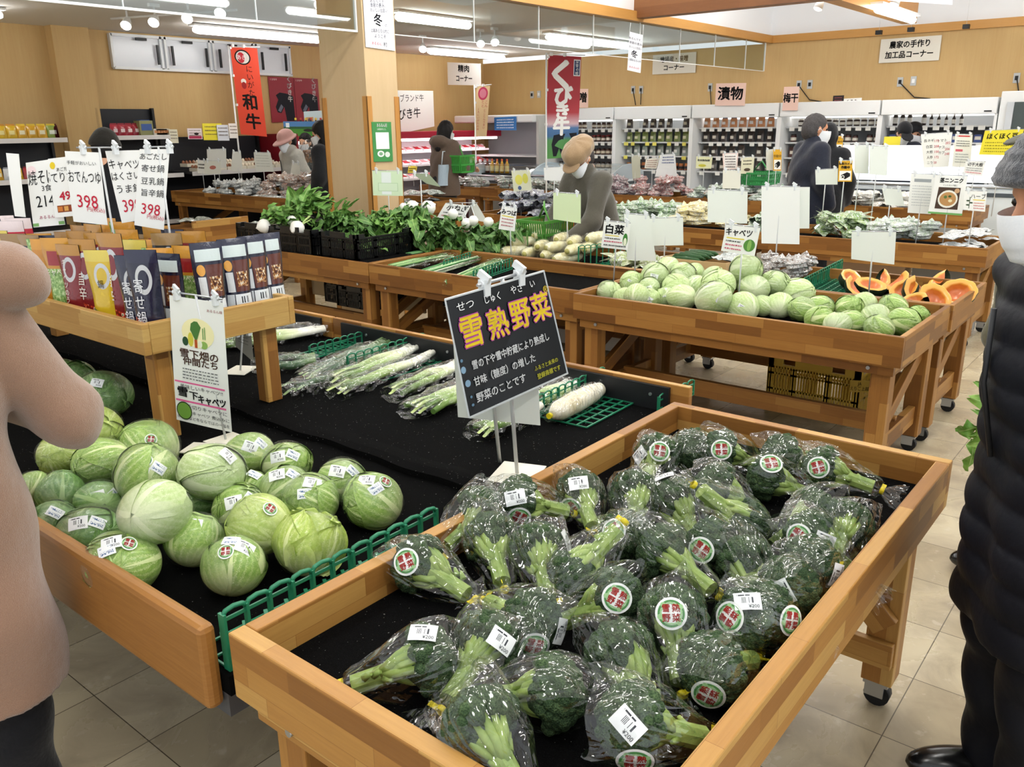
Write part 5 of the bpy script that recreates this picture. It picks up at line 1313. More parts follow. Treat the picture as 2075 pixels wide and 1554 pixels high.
# --- cards on the middle row
L = lambda s, x, y, z, c=BLK, **o: (s, x, y, z, c, o)
ZT_ = .645
post('napa cabbage card with a green cabbage drawing', [(1224, 448), (1278, 453), (1272, 507), (1218, 501)], (1243, 572), .66, [L('白菜', .42, .30, .38, bold=.03)] , shapes=[(ell(.86, .62, .09, .24), '#3f7d35'), (ell(.86, .70, .06, .15), '#e8ecd2'), (rct(.10, .50, .62, .53), '#e3d24a')] + lines(.62, 1, .1, .1, .7, .05, '#44484a', 1) + lines(.74, 1, .1, .08, .74, .05, '#c0506a', 2) + lines(.88, 1, .1, .08, .9, .05, '#44484a', 5))
post('cabbage card with a round green cabbage drawing', [(1472, 455), (1541, 462), (1529, 519), (1461, 508)], None, base=(3.95, 1.9, .66), texts=[L('キャベツ', .40, .26, .30, bold=.02, sx=.85)], shapes=[(ell(.78, .66, .17, .22), '#55893f'), (ell(.78, .66, .06, .2), '#88b35f'), (rct(.08, .45, .6, .49), '#e3d24a')] + lines(.58, 1, .1, .08, .5, .05, '#44484a', 1) + lines(.72, 1, .1, .08, .56, .05, '#c0506a', 2) + lines(.86, 1, .1, .08, .56, .05, '#c0506a', 5))
post('mitsuba herb card beside the radish bags', [(1017, 417), (1048, 423), (1043, 469), (1010, 464)], (1036, 527), .66, [L('みつば', .50, .24, .24, bold=.03)], shapes=[(rct(.1, .38, .85, .42), '#e3d24a')] + lines(.52, 3, .14, .12, .85, .05, '#a8505a', 2))
pb = Vector((4.92, 4.37, .66))
card('green onion tent card, written slope facing front', quad([(903, 411), (954, 417), (938, 447), (885, 441)], hdepth(pb)), [L('小ねぎ', .55, .28, .42, bold=.02)], M_CARD, shapes=lines(.60, 1, .1, .12, .85, .08, '#44484a', 1) + lines(.80, 1, .1, .12, .85, .08, '#c0506a', 3))
card('blank back slope of the green onion tent card', quad([(954, 417), (966, 412), (989, 451), (967, 447)], hdepth(pb) + .04), [], plain('#d8d9d2', .6))
stand('two-legged wire stand of the green onion tent card', pb, (atd(905, 411, hdepth(pb)), atd(968, 411, hdepth(pb))), False, (pb + Vector((.05, -.08, 0)), atd(954, 415, hdepth(pb))))
post('double green and white notice clipped beside the pillar', [(754, 346), (815, 347), (817, 397), (756, 396)], None, base=(4.5, 4.55, .70), m=plain('#cfe3c0', .5), shapes=[(rct(.30, .05, .62, .95), '#e3ebe6'), (rct(.18, .48, .84, .82), '#b3cfa6'), (rct(.2, .5, .82, .8), '#d3e5c8')])
post('tilted olive card back on a thin stand right of the pillar', [(836, 352), (868, 352), (893, 379), (864, 372)], None, base=(4.45, 3.98, .70), m=plain('#8f9a80', .6))
post('pale green blank notice hanging in front of the capped shopper', [(1121, 390), (1177, 394), (1177, 453), (1121, 444)], (1150, 528), .66, m=plain('#cbdcb0', .5))
post('white blank notice behind the napa cabbage card', [(1264, 433), (1316, 437), (1330, 529), (1271, 527)], None, base=(4.32, 2.62, .66), m=M_SHEET_B)
post('white blank notice with clips right of the napa cabbage card', [(1314, 443), (1384, 441), (1385, 497), (1319, 498)], None, base=(4.5, 2.35, .70), m=M_SHEET_B)
post('white blank notice over the cucumber box', [(1434, 385), (1515, 388), (1514, 453), (1434, 450)], None, base=(4.75, 2.1, .70), m=M_SHEET_B)
post('largest white blank notice in the middle of the cabbage table', [(1543, 378), (1621, 379), (1620, 495), (1543, 493)], (1570, 548), .70, m=M_SHEET)
post('white blank sheet half behind the largest notice', [(1595, 379), (1641, 379), (1640, 463), (1596, 463)], (1600, 548), .70, m=M_SHEET_B, dd=hdepth(at(1570, 548, .70)) + .03, standup=False)
post('white blank notice above the cut pumpkins', [(1726, 470), (1816, 470), (1812, 536), (1725, 525)], (1760, 598), .70, m=M_SHEET_B)
b0 = Vector((6.7, 1.6, .66))
post('garlic soup recipe poster with a bowl photo and green foot', [(1897, 355), (1961, 357), (1949, 437), (1880, 432)], None, base=b0, texts=[L('茎ニンニク', .52, .13, .13, bold=.04), L('インドネシア風に', .5, .25, .05)], shapes=[(rct(.16, .30, .84, .86), '#4a3a30'), (ell(.50, .60, .30, .23), '#e6e6da'), (ell(.50, .60, .25, .18), '#b78c58'), (ell(.42, .55, .05, .04), '#58743f'), (ell(.58, .64, .06, .04), '#e5d9b0'), (ell(.55, .53, .05, .03), '#3f5d30'), (ell(.74, .38, .08, .06), '#c9a27a'), (rct(0, .95, 1, 1), '#6fa862')])
post('white recipe sheet left of the garlic soup poster', [(1846, 352), (1900, 354), (1886, 434), (1839, 431)], None, base=b0 + Vector((.03, .1, 0)), shapes=[(rct(.15, .12, .8, .2), '#9aa0a2')] + lines(.3, 8, .07, .1, .85, .018, '#b5babb', 4))
post('white tilted blank card over the leafy bags', [(1787, 381), (1826, 384), (1833, 418), (1795, 415)], None, base=(6.8, 2.3, .66), m=M_SHEET_B)
YEL = plain('#d9a520', .5)
cam_sh = [(rct(.08, .48, .92, .94), '#f0efe8'), ([(.2, .68), (.62, .54), (.85, .6), (.85, .74), (.5, .88), (.2, .84)], '#1c1c1c'), (ell(.33, .78, .12, .09), '#e8e8e0'), (ell(.33, .78, .07, .05), '#1c1c1c')]
post('yellow security camera notice nearest the front', [(1700, 326), (1728, 326), (1726, 368), (1698, 368)], None, base=(7.0, 2.6, .66), m=YEL, texts=[L('防犯カメラ', .5, .14, .13, bold=.05), L('作動中', .5, .32, .15, bold=.05)], shapes=cam_sh)
post('yellow security camera notice farther back beside the dark hood', [(1692, 277), (1709, 276), (1706, 311), (1691, 310)], None, base=(9.4, 3.0, .66), m=YEL, texts=[L('防犯カメラ', .5, .14, .13), L('作動中', .5, .32, .15)], shapes=cam_sh)
post('yellow security camera notice behind the navy jacket', [(1567, 303), (1584, 303), (1583, 346), (1567, 346)], None, base=(9.3, 4.0, .66), m=YEL, texts=[L('作動中', .5, .32, .15)], shapes=cam_sh)
post('pair of white blank sheets in front of the bright freezer, left one', [(1732, 295), (1761, 294), (1760, 352), (1731, 351)], None, base=(7.12, 2.65, .66), m=M_SHEET_B)
post('pair of white blank sheets in front of the bright freezer, right one', [(1763, 296), (1800, 297), (1797, 356), (1761, 353)], None, base=(7.12, 2.55, .66), m=M_SHEET_B)
post('two white cards beside the front security notice', [(1652, 345), (1698, 342), (1697, 374), (1653, 374)], None, base=(7.2, 2.85, .66), m=M_SHEET_B)
prices = [L(s, x, y, .10, c) for s, x, y, c in (('長ネギ', .25, .2, BLK), ('172', .5, .22, RED), ('白菜', .25, .38, BLK), ('208', .5, .38, RED), ('大根', .25, .54, BLK), ('100', .5, .54, RED), ('人参', .25, .70, BLK), ('172', .5, .70, RED), ('ニラ', .25, .86, BLK), ('50', .45, .86, RED), ('トマト', .68, .22, BLK), ('202', .88, .30, RED), ('ナス', .68, .42, BLK), ('206', .88, .48, RED), ('カブ', .68, .58, BLK), ('248', .88, .62, RED))]
post('white handwritten price list with red numbers by the freezer', [(1866, 273), (1930, 268), (1922, 338), (1872, 340)], None, base=(9.35, 2.0, .66), texts=prices)
post('narrow white leaflet with red lines right of the price list', [(1936, 272), (1971, 273), (1966, 340), (1929, 338)], None, base=(9.35, 1.86, .66), shapes=[(rct(.1, .03, .9, .07), '#c84a4a'), (rct(.1, .45, .5, .52), '#d06a78')] + lines(.2, 3, .07, .1, .85, .03, '#666a6c', 4) + lines(.6, 4, .08, .1, .85, .025, '#8a8f90', 5))
post('yellow handwritten bean notice at the right edge', [(1996, 265), (2075, 262), (2062, 315), (1984, 313)], None, base=(9.3, 1.5, .66), m=plain('#e2d42e', .5), texts=[L('ほくほく豆', .48, .26, .26, bold=.03)], shapes=lines(.5, 4, .12, .08, .9, .03, '#7a7420', 3))
post('white dried radish card with red writing left of the grey hat', [(1957, 327), (1998, 328), (1990, 357), (1951, 352)], None, base=(9.2, 1.85, .66), texts=[L('切干大根', .5, .24, .3, bold=.02)], shapes=lines(.5, 2, .16, .1, .9, .06, '#7d8082', 3) + lines(.82, 1, .1, .1, .9, .06, '#c85a6a', 4))
post('herb card with a small sprig drawing left of the grey hat', [(1956, 387), (2000, 388), (1996, 429), (1951, 425)], None, base=(6.6, 1.25, .66), texts=[L('ハーブ', .62, .28, .28)], shapes=[(rct(.24, .3, .27, .9), '#3d5138'), (ell(.18, .5, .08, .04), '#3d5138'), (ell(.33, .6, .08, .04), '#3d5138'), (ell(.18, .72, .08, .04), '#3d5138'), (rct(.4, .42, .95, .46), '#e3c94a')] + lines(.6, 3, .13, .45, .92, .04, '#c85a5a', 3))
# --- smaller cards of the far tables
far = [([(1036, 346), (1074, 345), (1078, 385), (1041, 388)], (6.7, 5.2, .66), '#cfd3b8', 'pale card with yellow turnips drawing among the purple carrots', [(ell(.35, .45, .2, .25), '#d3cf62'), (ell(.7, .4, .15, .25), '#c9c85a'), (ell(.35, .85, .1, .1), '#4a5f8a')]),
       ([(1102, 340), (1144, 338), (1143, 367), (1103, 365)], (6.8, 4.7, .66), '#e2e5e2', 'white blank card left of the capped shopper', []),
       ([(1279, 316), (1297, 314), (1298, 360), (1282, 362)], (9.3, 6.0, .66), '#b9bba8', 'grey-green card back in front of the pickle shelves', []),
       ([(1309, 322), (1336, 320), (1330, 342), (1306, 341)], (9.3, 5.8, .66), '#e4e2d4', 'small tilted white card with rows of red print', lines(.2, 4, .2, .1, .9, .08, '#8a5a50', 2)),
       ([(1338, 314), (1368, 312), (1372, 360), (1327, 358)], (9.35, 5.6, .66), '#d9dcdc', 'pale sheet with blue and red handwriting over the red bags', lines(.12, 3, .12, .2, .9, .05, '#4a5a8a', 2)),
       ([(1411, 317), (1444, 318), (1441, 342), (1410, 341)], (9.3, 5.1, .66), '#e0e2b8', 'pale yellow small-turnip card', [(ell(.4, .75, .25, .12), '#c8c24a')] + lines(.3, 1, .1, .1, .85, .18, '#3a3d3a', 2)),
       ([(1464, 311), (1496, 310), (1494, 343), (1466, 343)], (9.3, 4.7, .66), '#ecd6cf', 'pink-bordered handwritten card over the rear table', [(rct(.08, .06, .92, .94), '#f1eeea')] + lines(.2, 5, .16, .15, .85, .07, '#54484a', 2)),
       ([(1503, 320), (1529, 318), (1526, 352), (1500, 352)], (9.3, 4.4, .66), '#dfdcc0', 'cream card with a dark mushroom drawing', lines(.2, 2, .2, .15, .8, .08, '#5a564a', 2) + [(ell(.5, .75, .25, .1), '#54483a')]),
       ([(1465, 345), (1501, 346), (1500, 382), (1464, 382)], (7.0, 3.5, .66), '#d9d8cc', 'cream blank notice above the wrapped greens', []),
       ([(1552, 304), (1572, 303), (1574, 345), (1553, 345)], (9.3, 4.15, .66), '#dcdccf', 'white notice touching the yellow one behind the navy jacket', []),
       ([(419, 303), (458, 302), (459, 340), (421, 341)], (6.0, 9.0, .8), '#d9d9d2', 'white blank notice on the mushroom table, farthest left', []),
       ([(400, 325), (416, 326), (415, 352), (401, 351)], (5.9, 9.1, .8), '#e6e4da', 'small white printed card on the mushroom table', lines(.3, 2, .25, .1, .9, .12, '#55504a', 2)),
       ([(416, 326), (447, 326), (448, 352), (414, 353)], (5.6, 8.9, .8), '#cfd0c4', 'grey card with a small picture on the mushroom table', [(ell(.5, .5, .2, .15), '#a8665a')]),
       ([(471, 308), (488, 308), (492, 347), (468, 347)], (5.9, 8.6, .8), '#dcdcd4', 'folded white card in the middle of the mushroom table', []),
       ([(514, 309), (548, 310), (555, 348), (518, 347)], (5.8, 8.2, .8), '#d6d8cf', 'white notice in front of the pink-capped shopper', lines(.15, 5, .14, .1, .85, .03, '#a5a8a0', 3)),
       ([(592, 330), (606, 331), (610, 355), (588, 353)], (5.9, 7.8, .8), '#d3d4c8', 'small white notice left of the mushroom bags', []),
       ([(643, 335), (660, 336), (657, 356), (638, 354)], (5.9, 7.45, .8), '#d9dad0', 'small tilted white notice beside the pillar', [(rct(.3, .3, .4, .8), '#55584f'), (rct(.6, .3, .7, .8), '#55584f')]),
       ([(828, 336), (846, 336), (843, 350), (826, 350)], (9.6, 8.5, .66), '#e1d23f', 'small yellow card at the meat case', lines(.4, 2, .3, .1, .9, .15, '#3a3a20', 2))]
for px, b, c, lb, shp in far:
    post(lb, px, None, base=b, m=plain(c, .55), shapes=shp)
# --- wall signs, banners, posters
def wallcard(lb, px, plane, k, texts=(), m=None, name='wall_sign', shapes=(), lift=.012, cat='sign'):
    fn = {'u': atu, 'v': atv}[plane]; q = [fn(x, y, k) for x, y in px]
    for i, j in ((0, 3), (1, 2)):
        if plane == 'u': q[j].y = (q[i].y + q[j].y) / 2; q[i].y = q[j].y
        else: q[j].x = (q[i].x + q[j].x) / 2; q[i].x = q[j].x
    return card(lb, q, texts, m, name, cat, shapes=shapes, th=.006)
SG = plain('#ded9cc', .5)
wallcard('large wall sign for farm-made foods high on the right wall', [(1786, 80), (1909, 71), (1902, 122), (1780, 128)], 'u', UW - .02, [L('農家の手作り', .5, .29, .32, bold=.03, sx=.9), L('加工品コーナー', .5, .71, .32, bold=.03, sx=.9)], SG)
wallcard('wall sign for local miso behind the glass curtain', [(1323, 112), (1410, 105), (1410, 147), (1322, 151)], 'u', UW - .02, [L('地場産・味噌', .5, .29, .32, bold=.03, sx=.88), L('コーナー', .5, .71, .32, bold=.03)], SG)
wallcard('white meat corner sign hanging near the room corner', [(906, 126), (974, 129), (974, 173), (908, 172)], 'u', UW - 1.2, [L('精肉', .5, .28, .34, bold=.03, sx=1.1), L('コーナー', .5, .72, .32, bold=.03, sx=.85)], plain('#e6e6e2', .5))
PK = plain('#ecc9bb', .55)
FU = 11.5
wallcard('pink pickles sign standing on the fridge row', [(1451, 169), (1512, 168), (1509, 214), (1449, 214)], 'u', FU - .05, [L('漬物', .5, .5, .62, bold=.03, sx=1.05)], PK)
wallcard('pink pickled-plum sign standing on the fridge row', [(1589, 176), (1621, 175), (1615, 224), (1585, 224)], 'u', FU - .05, [L('梅干', .5, .5, .42, bold=.03, sx=.9)], PK)
wallcard('pink miso sign half behind the red beef banner', [(1150, 180), (1192, 180), (1191, 218), (1150, 218)], 'u', FU - .05, [L('味噌', .55, .5, .58, bold=.03)], PK)
wallcard('small black poster on the fridge front', [(1688, 194), (1710, 193), (1708, 223), (1686, 224)], 'u', FU - .02, m=plain('#241c1e', .5), shapes=lines(.15, 5, .17, .15, .85, .05, '#a05a60', 2))
wallcard('white walnut card on the fridge front', [(1710, 200), (1745, 198), (1745, 222), (1708, 223)], 'u', FU - .02, [L('くるみ', .45, .3, .36, bold=.02)], M_CARD, shapes=lines(.66, 2, .2, .1, .7, .08, '#5c5f60', 2))
wallcard('white card with three bottle drawings on the fridge front', [(1849, 201), (1884, 200), (1880, 223), (1846, 223)], 'u', FU - .02, m=M_CARD, shapes=[(rct(.2, .25, .28, .8), '#2c3238'), (rct(.46, .25, .54, .8), '#2c3238'), (rct(.72, .25, .80, .8), '#2c3238')])
wallcard('small white patterned card under the plum sign', [(1618, 210), (1640, 208), (1637, 229), (1616, 231)], 'u', FU - .02, m=M_CARD, shapes=[(ell(.35, .5, .15, .2), '#56608a'), (ell(.7, .4, .12, .15), '#6a7298')])
wallcard('dark red square sticker on the first fridge front', [(1208, 221), (1221, 221), (1221, 232), (1208, 232)], 'u', FU - .02, m=plain('#7d2432', .5))
wallcard('white brand beef board behind the meat case', [(803, 183), (875, 184), (883, 256), (803, 272)], 'v', VW - .35, [L('ブランド牛', .42, .2, .2, sx=.9), L('びき牛', .34, .58, .28, bold=.01)], M_CARD)
RW = '#b02a38'
cow = lambda dx: [([(.12 + dx, .40), (.20 + dx, .34), (.33 + dx, .36), (.46 + dx, .42), (.47 + dx, .98), (.30 + dx, .98), (.27 + dx, .66), (.20 + dx, .80), (.13 + dx, .78), (.10 + dx, .66), (.16 + dx, .5)], '#24262c'), ([(.21 + dx, .60), (.25 + dx, .66), (.19 + dx, .78), (.14 + dx, .74)], '#6a7280')]
wallcard('double red beef poster with black cattle on the left wall', [(543, 155), (645, 160), (649, 245), (551, 248)], 'v', VW - .02, [L('く\nび\nき\n牛', .40, .27, .14, '#f2f2f0', bold=.03), L('く\nび\nき\n牛', .90, .27, .14, '#f2f2f0', bold=.03), L('くびき牛', .1, .06, .05, '#f0e6e0'), L('くびき牛', .6, .06, .05, '#f0e6e0')], plain('#8f1f30', .45), 'poster', shapes=cow(0) + cow(.5) + [(rct(.495, 0, .505, 1), '#5c1420')], cat='poster')
wallcard('blue and green landscape poster above the meat case', [(571, 246), (640, 246), (648, 276), (580, 276)], 'v', VW - .9, m=plain('#4d7fb5', .45), name='poster', shapes=[(rct(0, .45, 1, 1), '#4f8a3a'), (rct(0, .35, 1, .5), '#3a5f3f'), (ell(.7, .6, .14, .1), '#2c2a2a'), (rct(.06, .1, .16, .4), '#e3e8ea')], cat='poster')
wallcard('small picture card leaning before the beef poster', [(616, 226), (652, 224), (654, 258), (618, 260)], 'v', VW - .7, m=plain('#cfe0e6', .45), name='poster', shapes=[(rct(.08, .35, .5, .9), '#d0a070'), (ell(.28, .6, .1, .2), '#5a5a60')], cat='poster')
# pillar scroll and code poster
wallcard('white winter greeting scroll on the pillar', [(737, -22), (797, -22), (798, 103), (740, 95)], 'v', PV0 - .012, [L('あるんです。', .5, .20, .07, '#2b2f45'), L('季節の恵み、', .5, .275, .08, '#2b2f45', sx=.85), L('おいしい出会い', .5, .355, .075, '#2b2f45', sx=.8), L('冬', .45, .53, .22, '#1d1f28', bold=.02), L('の', .72, .60, .06, '#2b2f45'), L('上越あるるん村に', .5, .70, .075, '#2b2f45', sx=.75), L('ようこそ', .5, .79, .075, '#2b2f45'), L('あるるん', .36, .92, .06, RED), L('村', .66, .92, .09, '#1d1f28')], plain('#e4e6ee', .5), 'paper_scroll')
wallcard('green notice on the pillar with white writing, white blank square', [(754, 247), (793, 247), (796, 327), (757, 328)], 'v', PV0 - .012, [L('あるるん村', .5, .09, .10, '#f0f4ee', sx=.72, bold=.03), L('LINE始めました。', .5, .185, .06, '#f0f4ee', sx=.7)], plain('#3f8a4a', .5), 'notice', shapes=[(rct(.16, .26, .84, .68), '#eef1ee'), (ell(.38, .80, .18, .08), '#eef1ee'), (ell(.72, .82, .13, .07), '#dfe8df'), (ell(.38, .80, .1, .045), '#7fa884')])
q = quad([(1276, 64), (1303, 71), (1298, 148), (1271, 142)], 7.4)
card('white winter greeting scroll hanging from the orange beam by threads', q, [L('あるんです。', .5, .16, .07, '#2b2f45'), L('季節の恵み', .5, .27, .075, '#2b2f45'), L('おいしい出会い', .5, .38, .07, '#2b2f45', sx=.8), L('冬', .45, .56, .2, '#1d1f28', bold=.02), L('上越あるるん村', .5, .71, .07, '#2b2f45', sx=.75), L('あるるん村', .5, .9, .06, RED)], plain('#e8e9ee', .5), 'paper_scroll')
th_ = MB()
for a, b in ((q[0], atd(1278, 46, 7.4)), (q[1], atd(1304, 50, 7.4))): th_.tube([a, b], .002, 4)
tag(th_.build('hanging_thread', M_WHITE), 'pair of threads of the scroll hanging from the beam', 'thread')
# banners on poles
def banner(label, px, d, texts, m, shapes, polepx, foot, name='banner'):
    q = quad(px, d); c = card(label, q, texts, m, name, 'banner', shapes=shapes, bend=.01)
    a, b = atd(polepx[0][0], polepx[0][1], d), atd(polepx[1][0], polepx[1][1], d); b2 = Vector((a.x, a.y, foot))
    t = thing('banner_pole', 'white pole of the ' + ' '.join(label.split()[:10]), 'pole', b2, 0, 'banner poles')
    MB().tube([b2, a], .011, 8).build('pole', M_WHITE, t); MB().tube([a + Vector((0, 0, -.02)), q[1] + (q[1] - q[0]) * .12 + Vector((0, 0, .02))], .007, 6).build('top_arm', M_WHITE, t)
    lp = MB()
    for f in (.02, .33, .66): lp.box(q[0].lerp(q[3], f), (.03, .03, .03))
    for f in (.1, .5): lp.box(q[0].lerp(q[1], f) + Vector((0, 0, .01)), (.03, .03, .04))
    lp.build('loop', M_WHITE, t)
n_ = NT('banner_red_to_green'); tc_ = n_.node('ShaderNodeTexCoord'); sp_ = n_.node('ShaderNodeSeparateXYZ', {0: tc_.outputs['UV']})
M_BAN = n_.fin(color=n_.ramp(sp_.outputs[1], [(0.0, '#a31d2b'), (.55, '#a31d2b'), (.66, '#c9a8b0'), (.70, '#3f6a9c'), (.78, '#37608c'), (.82, '#4a8a4a'), (1.0, '#4d8f45')]), rough=.5)
banner('red beef banner with big white characters and a black cow', [(1111, 111), (1178, 115), (1170, 318), (1105, 322)], hdepth(Vector((9.0, 6.6, 1.5))), [L('く', .42, .20, .30, '#f2f2f0', bold=.05), L('び', .48, .40, .20, '#f2f2f0', bold=.05), L('き', .48, .55, .17, '#f2f2f0', bold=.05), L('牛', .47, .70, .18, '#f2f2f0', bold=.05), L('深\n雪\n の\n郷', .88, .11, .035, '#f0f0f0')], M_BAN, [(rct(.78, .03, .98, .19), '#e8e8ea'), (rct(.80, .04, .96, .18), '#26345e'), ([(.24, .98), (.18, .86), (.24, .77), (.4, .76), (.95, .75), (.95, .98), (.5, .98), (.42, .9), (.34, .98)], '#1f2128')], ((1107, 107), (1104, 330)), 0.0)
banner('orange wagyu banner with black brush writing beside the left window', [(466, 93), (521, 98), (541, 277), (488, 272)], hdepth(Vector((7.0, 9.9, 1.5))), [L('に\nい\nが\nた', .62, .38, .085, '#1c1614'), L('和', .52, .63, .19, '#1c1614', bold=.03), L('牛', .55, .85, .19, '#1c1614', bold=.03), L('あき', .38, .12, .06, '#f0f0f0')], plain('#d9452a', .55), [(ell(.42, .115, .30, .085), '#1c1614'), (ell(.42, .115, .25, .07), '#d8d2cc'), (ell(.36, .12, .14, .06), '#b8303a'), (ell(.36, .385, .1, .03), '#ece4dc'), (ell(.36, .43, .09, .04), '#9a2a2a')], ((462, 92), (486, 280)), 0.0)
banner('beige banner with a red round badge near the room corner', [(965, 174), (993, 174), (986, 276), (961, 276)], hdepth(Vector((10.8, 9.6, 1.5))), [L('とこ\nとん', .68, .36, .07, '#b03a44'), L('と\nこ\nと\nん\nう\nま\nい', .72, .66, .055, '#b03a44'), L('J\nA\nに\nい\nが\nた\nの\n米', .25, .66, .055, '#b03a44')], plain('#d3b78a', .55), [(ell(.52, .15, .36, .13), '#b53a5a'), (ell(.52, .15, .25, .09), '#c9788a')], ((961, 172), (959, 282)), 0.0)
# paper hanging at the very top right
card('white sheet hanging at the upper picture edge on threads', quad([(1796, -40), (1930, -40), (1930, 10), (1799, 1)], 7.5), [], plain('#e2e4ee', .5), 'paper_scroll')
# threads with black clips before the trim
for i, (x, y0, y1) in enumerate(((1781, 16, 66), (1846, 6, 60), (1958, 2, 54))):
    mb = MB(); a = atu(x, y1, 11.9); mb.tube([a, Vector((a.x, a.y, 4.3))], .002, 4); o = tag(mb.build('hanging_thread', M_WHITE), 'thin white thread with black clip, %s from the left before the right wall' % ORD[i], 'thread')
    MB().box(a, (.07, .07, .05)).build('clip', M_BLACK, o)
# ---------------------------------------------------------------- people: smooth solids from distance fields
CE = [(0, 1), (2, 3), (4, 5), (6, 7), (0, 2), (1, 3), (4, 6), (5, 7), (0, 4), (1, 5), (2, 6), (3, 7)]
CO = np.array([[i & 1, (i >> 1) & 1, (i >> 2) & 1] for i in range(8)])
def sdf_eval(pr, Pt):
    k = pr[0]
    if k == 'c':
        a, b = np.array(pr[1]), np.array(pr[2]); ab = b - a; t = np.clip(((Pt - a) @ ab) / max(ab @ ab, 1e-9), 0, 1)
        return np.linalg.norm(Pt - a - t[..., None] * ab, axis=-1) - (pr[3] + (pr[4] - pr[3]) * t)
    if k == 'e':
        q = Pt - np.array(pr[1])
        if len(pr) > 3 and pr[3] is not None: q = q @ np.array(pr[3])
        r = np.array(pr[2]); k0 = np.linalg.norm(q / r, axis=-1); k1 = np.linalg.norm(q / (r * r), axis=-1)
        return k0 * (k0 - 1) / np.maximum(k1, 1e-9)
    if k == 'h':   # half space, keeps the side n.p < d
        n = np.array(pr[1]); n = n / np.linalg.norm(n); return Pt @ n - pr[2]
def sdf_mesh(mb, un, h, k=0.03, cut=(), keep=(), disp=None, m=0, mat=None):
    lo = np.full(3, 1e9); hi = -lo
    for p in un:
        pts = [np.array(p[1])] + ([np.array(p[2])] if p[0] == 'c' else []); r = max(p[3], p[4]) if p[0] == 'c' else max(p[2])
        for q in pts: lo = np.minimum(lo, q - r); hi = np.maximum(hi, q + r)
    lo -= 3 * h + .01; hi += 3 * h + .01; n = np.ceil((hi - lo) / h).astype(int) + 1
    g = np.stack(np.meshgrid(*[lo[i] + h * np.arange(n[i]) for i in range(3)], indexing='ij'), -1)
    F = None
    for p in un:
        d = sdf_eval(p, g)
        if F is None: F = d
        else:
            kk = p[5] if (p[0] == 'c' and len(p) > 5) else k
            e = np.maximum(kk - np.abs(F - d), 0) / kk; F = np.minimum(F, d) - e * e * kk * .25
    if disp is not None: F = F - disp(g)
    for p in cut: F = np.maximum(F, -sdf_eval(p, g))
    for p in keep: F = np.maximum(F, sdf_eval(p, g))
    ins = F < 0; S = [slice(0, -1), slice(1, None)]
    cor = [F[S[c[0]], S[c[1]], S[c[2]]] for c in CO]; ci = [c < 0 for c in cor]
    cnt = sum(c.astype(int) for c in ci); act = (cnt > 0) & (cnt < 8); idx = np.argwhere(act)
    if len(idx) == 0: return mb
    cv = np.stack([c[act] for c in cor], -1); acc = np.zeros((len(idx), 3)); w = np.zeros(len(idx))
    for a, b in CE:
        x = (cv[:, a] < 0) != (cv[:, b] < 0); t = np.where(x, cv[:, a] / np.where(np.abs(cv[:, a] - cv[:, b]) < 1e-12, 1e-12, cv[:, a] - cv[:, b]), 0)
        acc += np.where(x[:, None], CO[a] + t[:, None] * (CO[b] - CO[a]), 0); w += x
    V = lo + h * (idx + acc / np.maximum(w, 1)[:, None])
    vid = -np.ones(act.shape, int); vid[act] = np.arange(len(idx)); faces = []
    for ax in range(3):
        o1, o2 = [(1, 2), (2, 0), (0, 1)][ax]
        a = np.take(ins, range(0, n[ax] - 1), ax); b = np.take(ins, range(1, n[ax]), ax); E_ = np.argwhere(a != b)
        E_ = E_[(E_[:, o1] > 0) & (E_[:, o2] > 0) & (E_[:, o1] < n[o1] - 1) & (E_[:, o2] < n[o2] - 1)]
        d1 = np.zeros(3, int); d1[o1] = 1; d2 = np.zeros(3, int); d2[o2] = 1
        q = np.stack([vid[tuple((E_ - d1 - d2).T)], vid[tuple((E_ - d2).T)], vid[tuple(E_.T)], vid[tuple((E_ - d1).T)]], -1)
        fl = ~a[tuple(E_.T)]; q[fl] = q[fl][:, ::-1]; faces.append(q)
    Fc = np.concatenate(faces); Fc = Fc[(Fc >= 0).all(1)]
    if mat is not None: V = V @ np.array(mat.to_3x3()).T + np.array(mat.translation)
    mb.add(V.tolist(), Fc.tolist(), m, None, True)
    return mb
def mk_cloth(name, c, c2=None, sc=60, bump=.35, rough=.85, sheen=.2, bsc=14):
    n = NT(name); v = n.coord('Object'); a = n.noise(v, sc, 3); b = n.noise(v, bsc, 3)
    return n.fin(color=n.mix(a, c, c2 or c), rough=rough, spec=.2, sheen=sheen, normal=n.bump(n.math('ADD', n.math('MULTIPLY', a, .25), n.math('MULTIPLY', b, 1.0)), bump, .02))
M_SKIN = NT('skin').fin(color='#d9a688', rough=.5, spec=.35)
M_SKIN2 = NT('skin_tan').fin(color='#c9906f', rough=.5, spec=.35)
M_MASK = mk_cloth('white_face_mask', '#eef1f4', '#e3e8ee', 200, .1, .7)
M_HAIR = mk_cloth('black_hair', '#0e0d0e', '#1d1a1a', 300, .5, .45, 0)
M_HAIR_G = mk_cloth('greying_hair', '#262425', '#5a5656', 120, .5, .5, 0)
M_EYE = plain('#1a1512', .2); M_SHOE = plain('#0d0d0e', .22, .6)
LV = lambda a, b, t: tuple(a[i] + (b[i] - a[i]) * t for i in range(3))
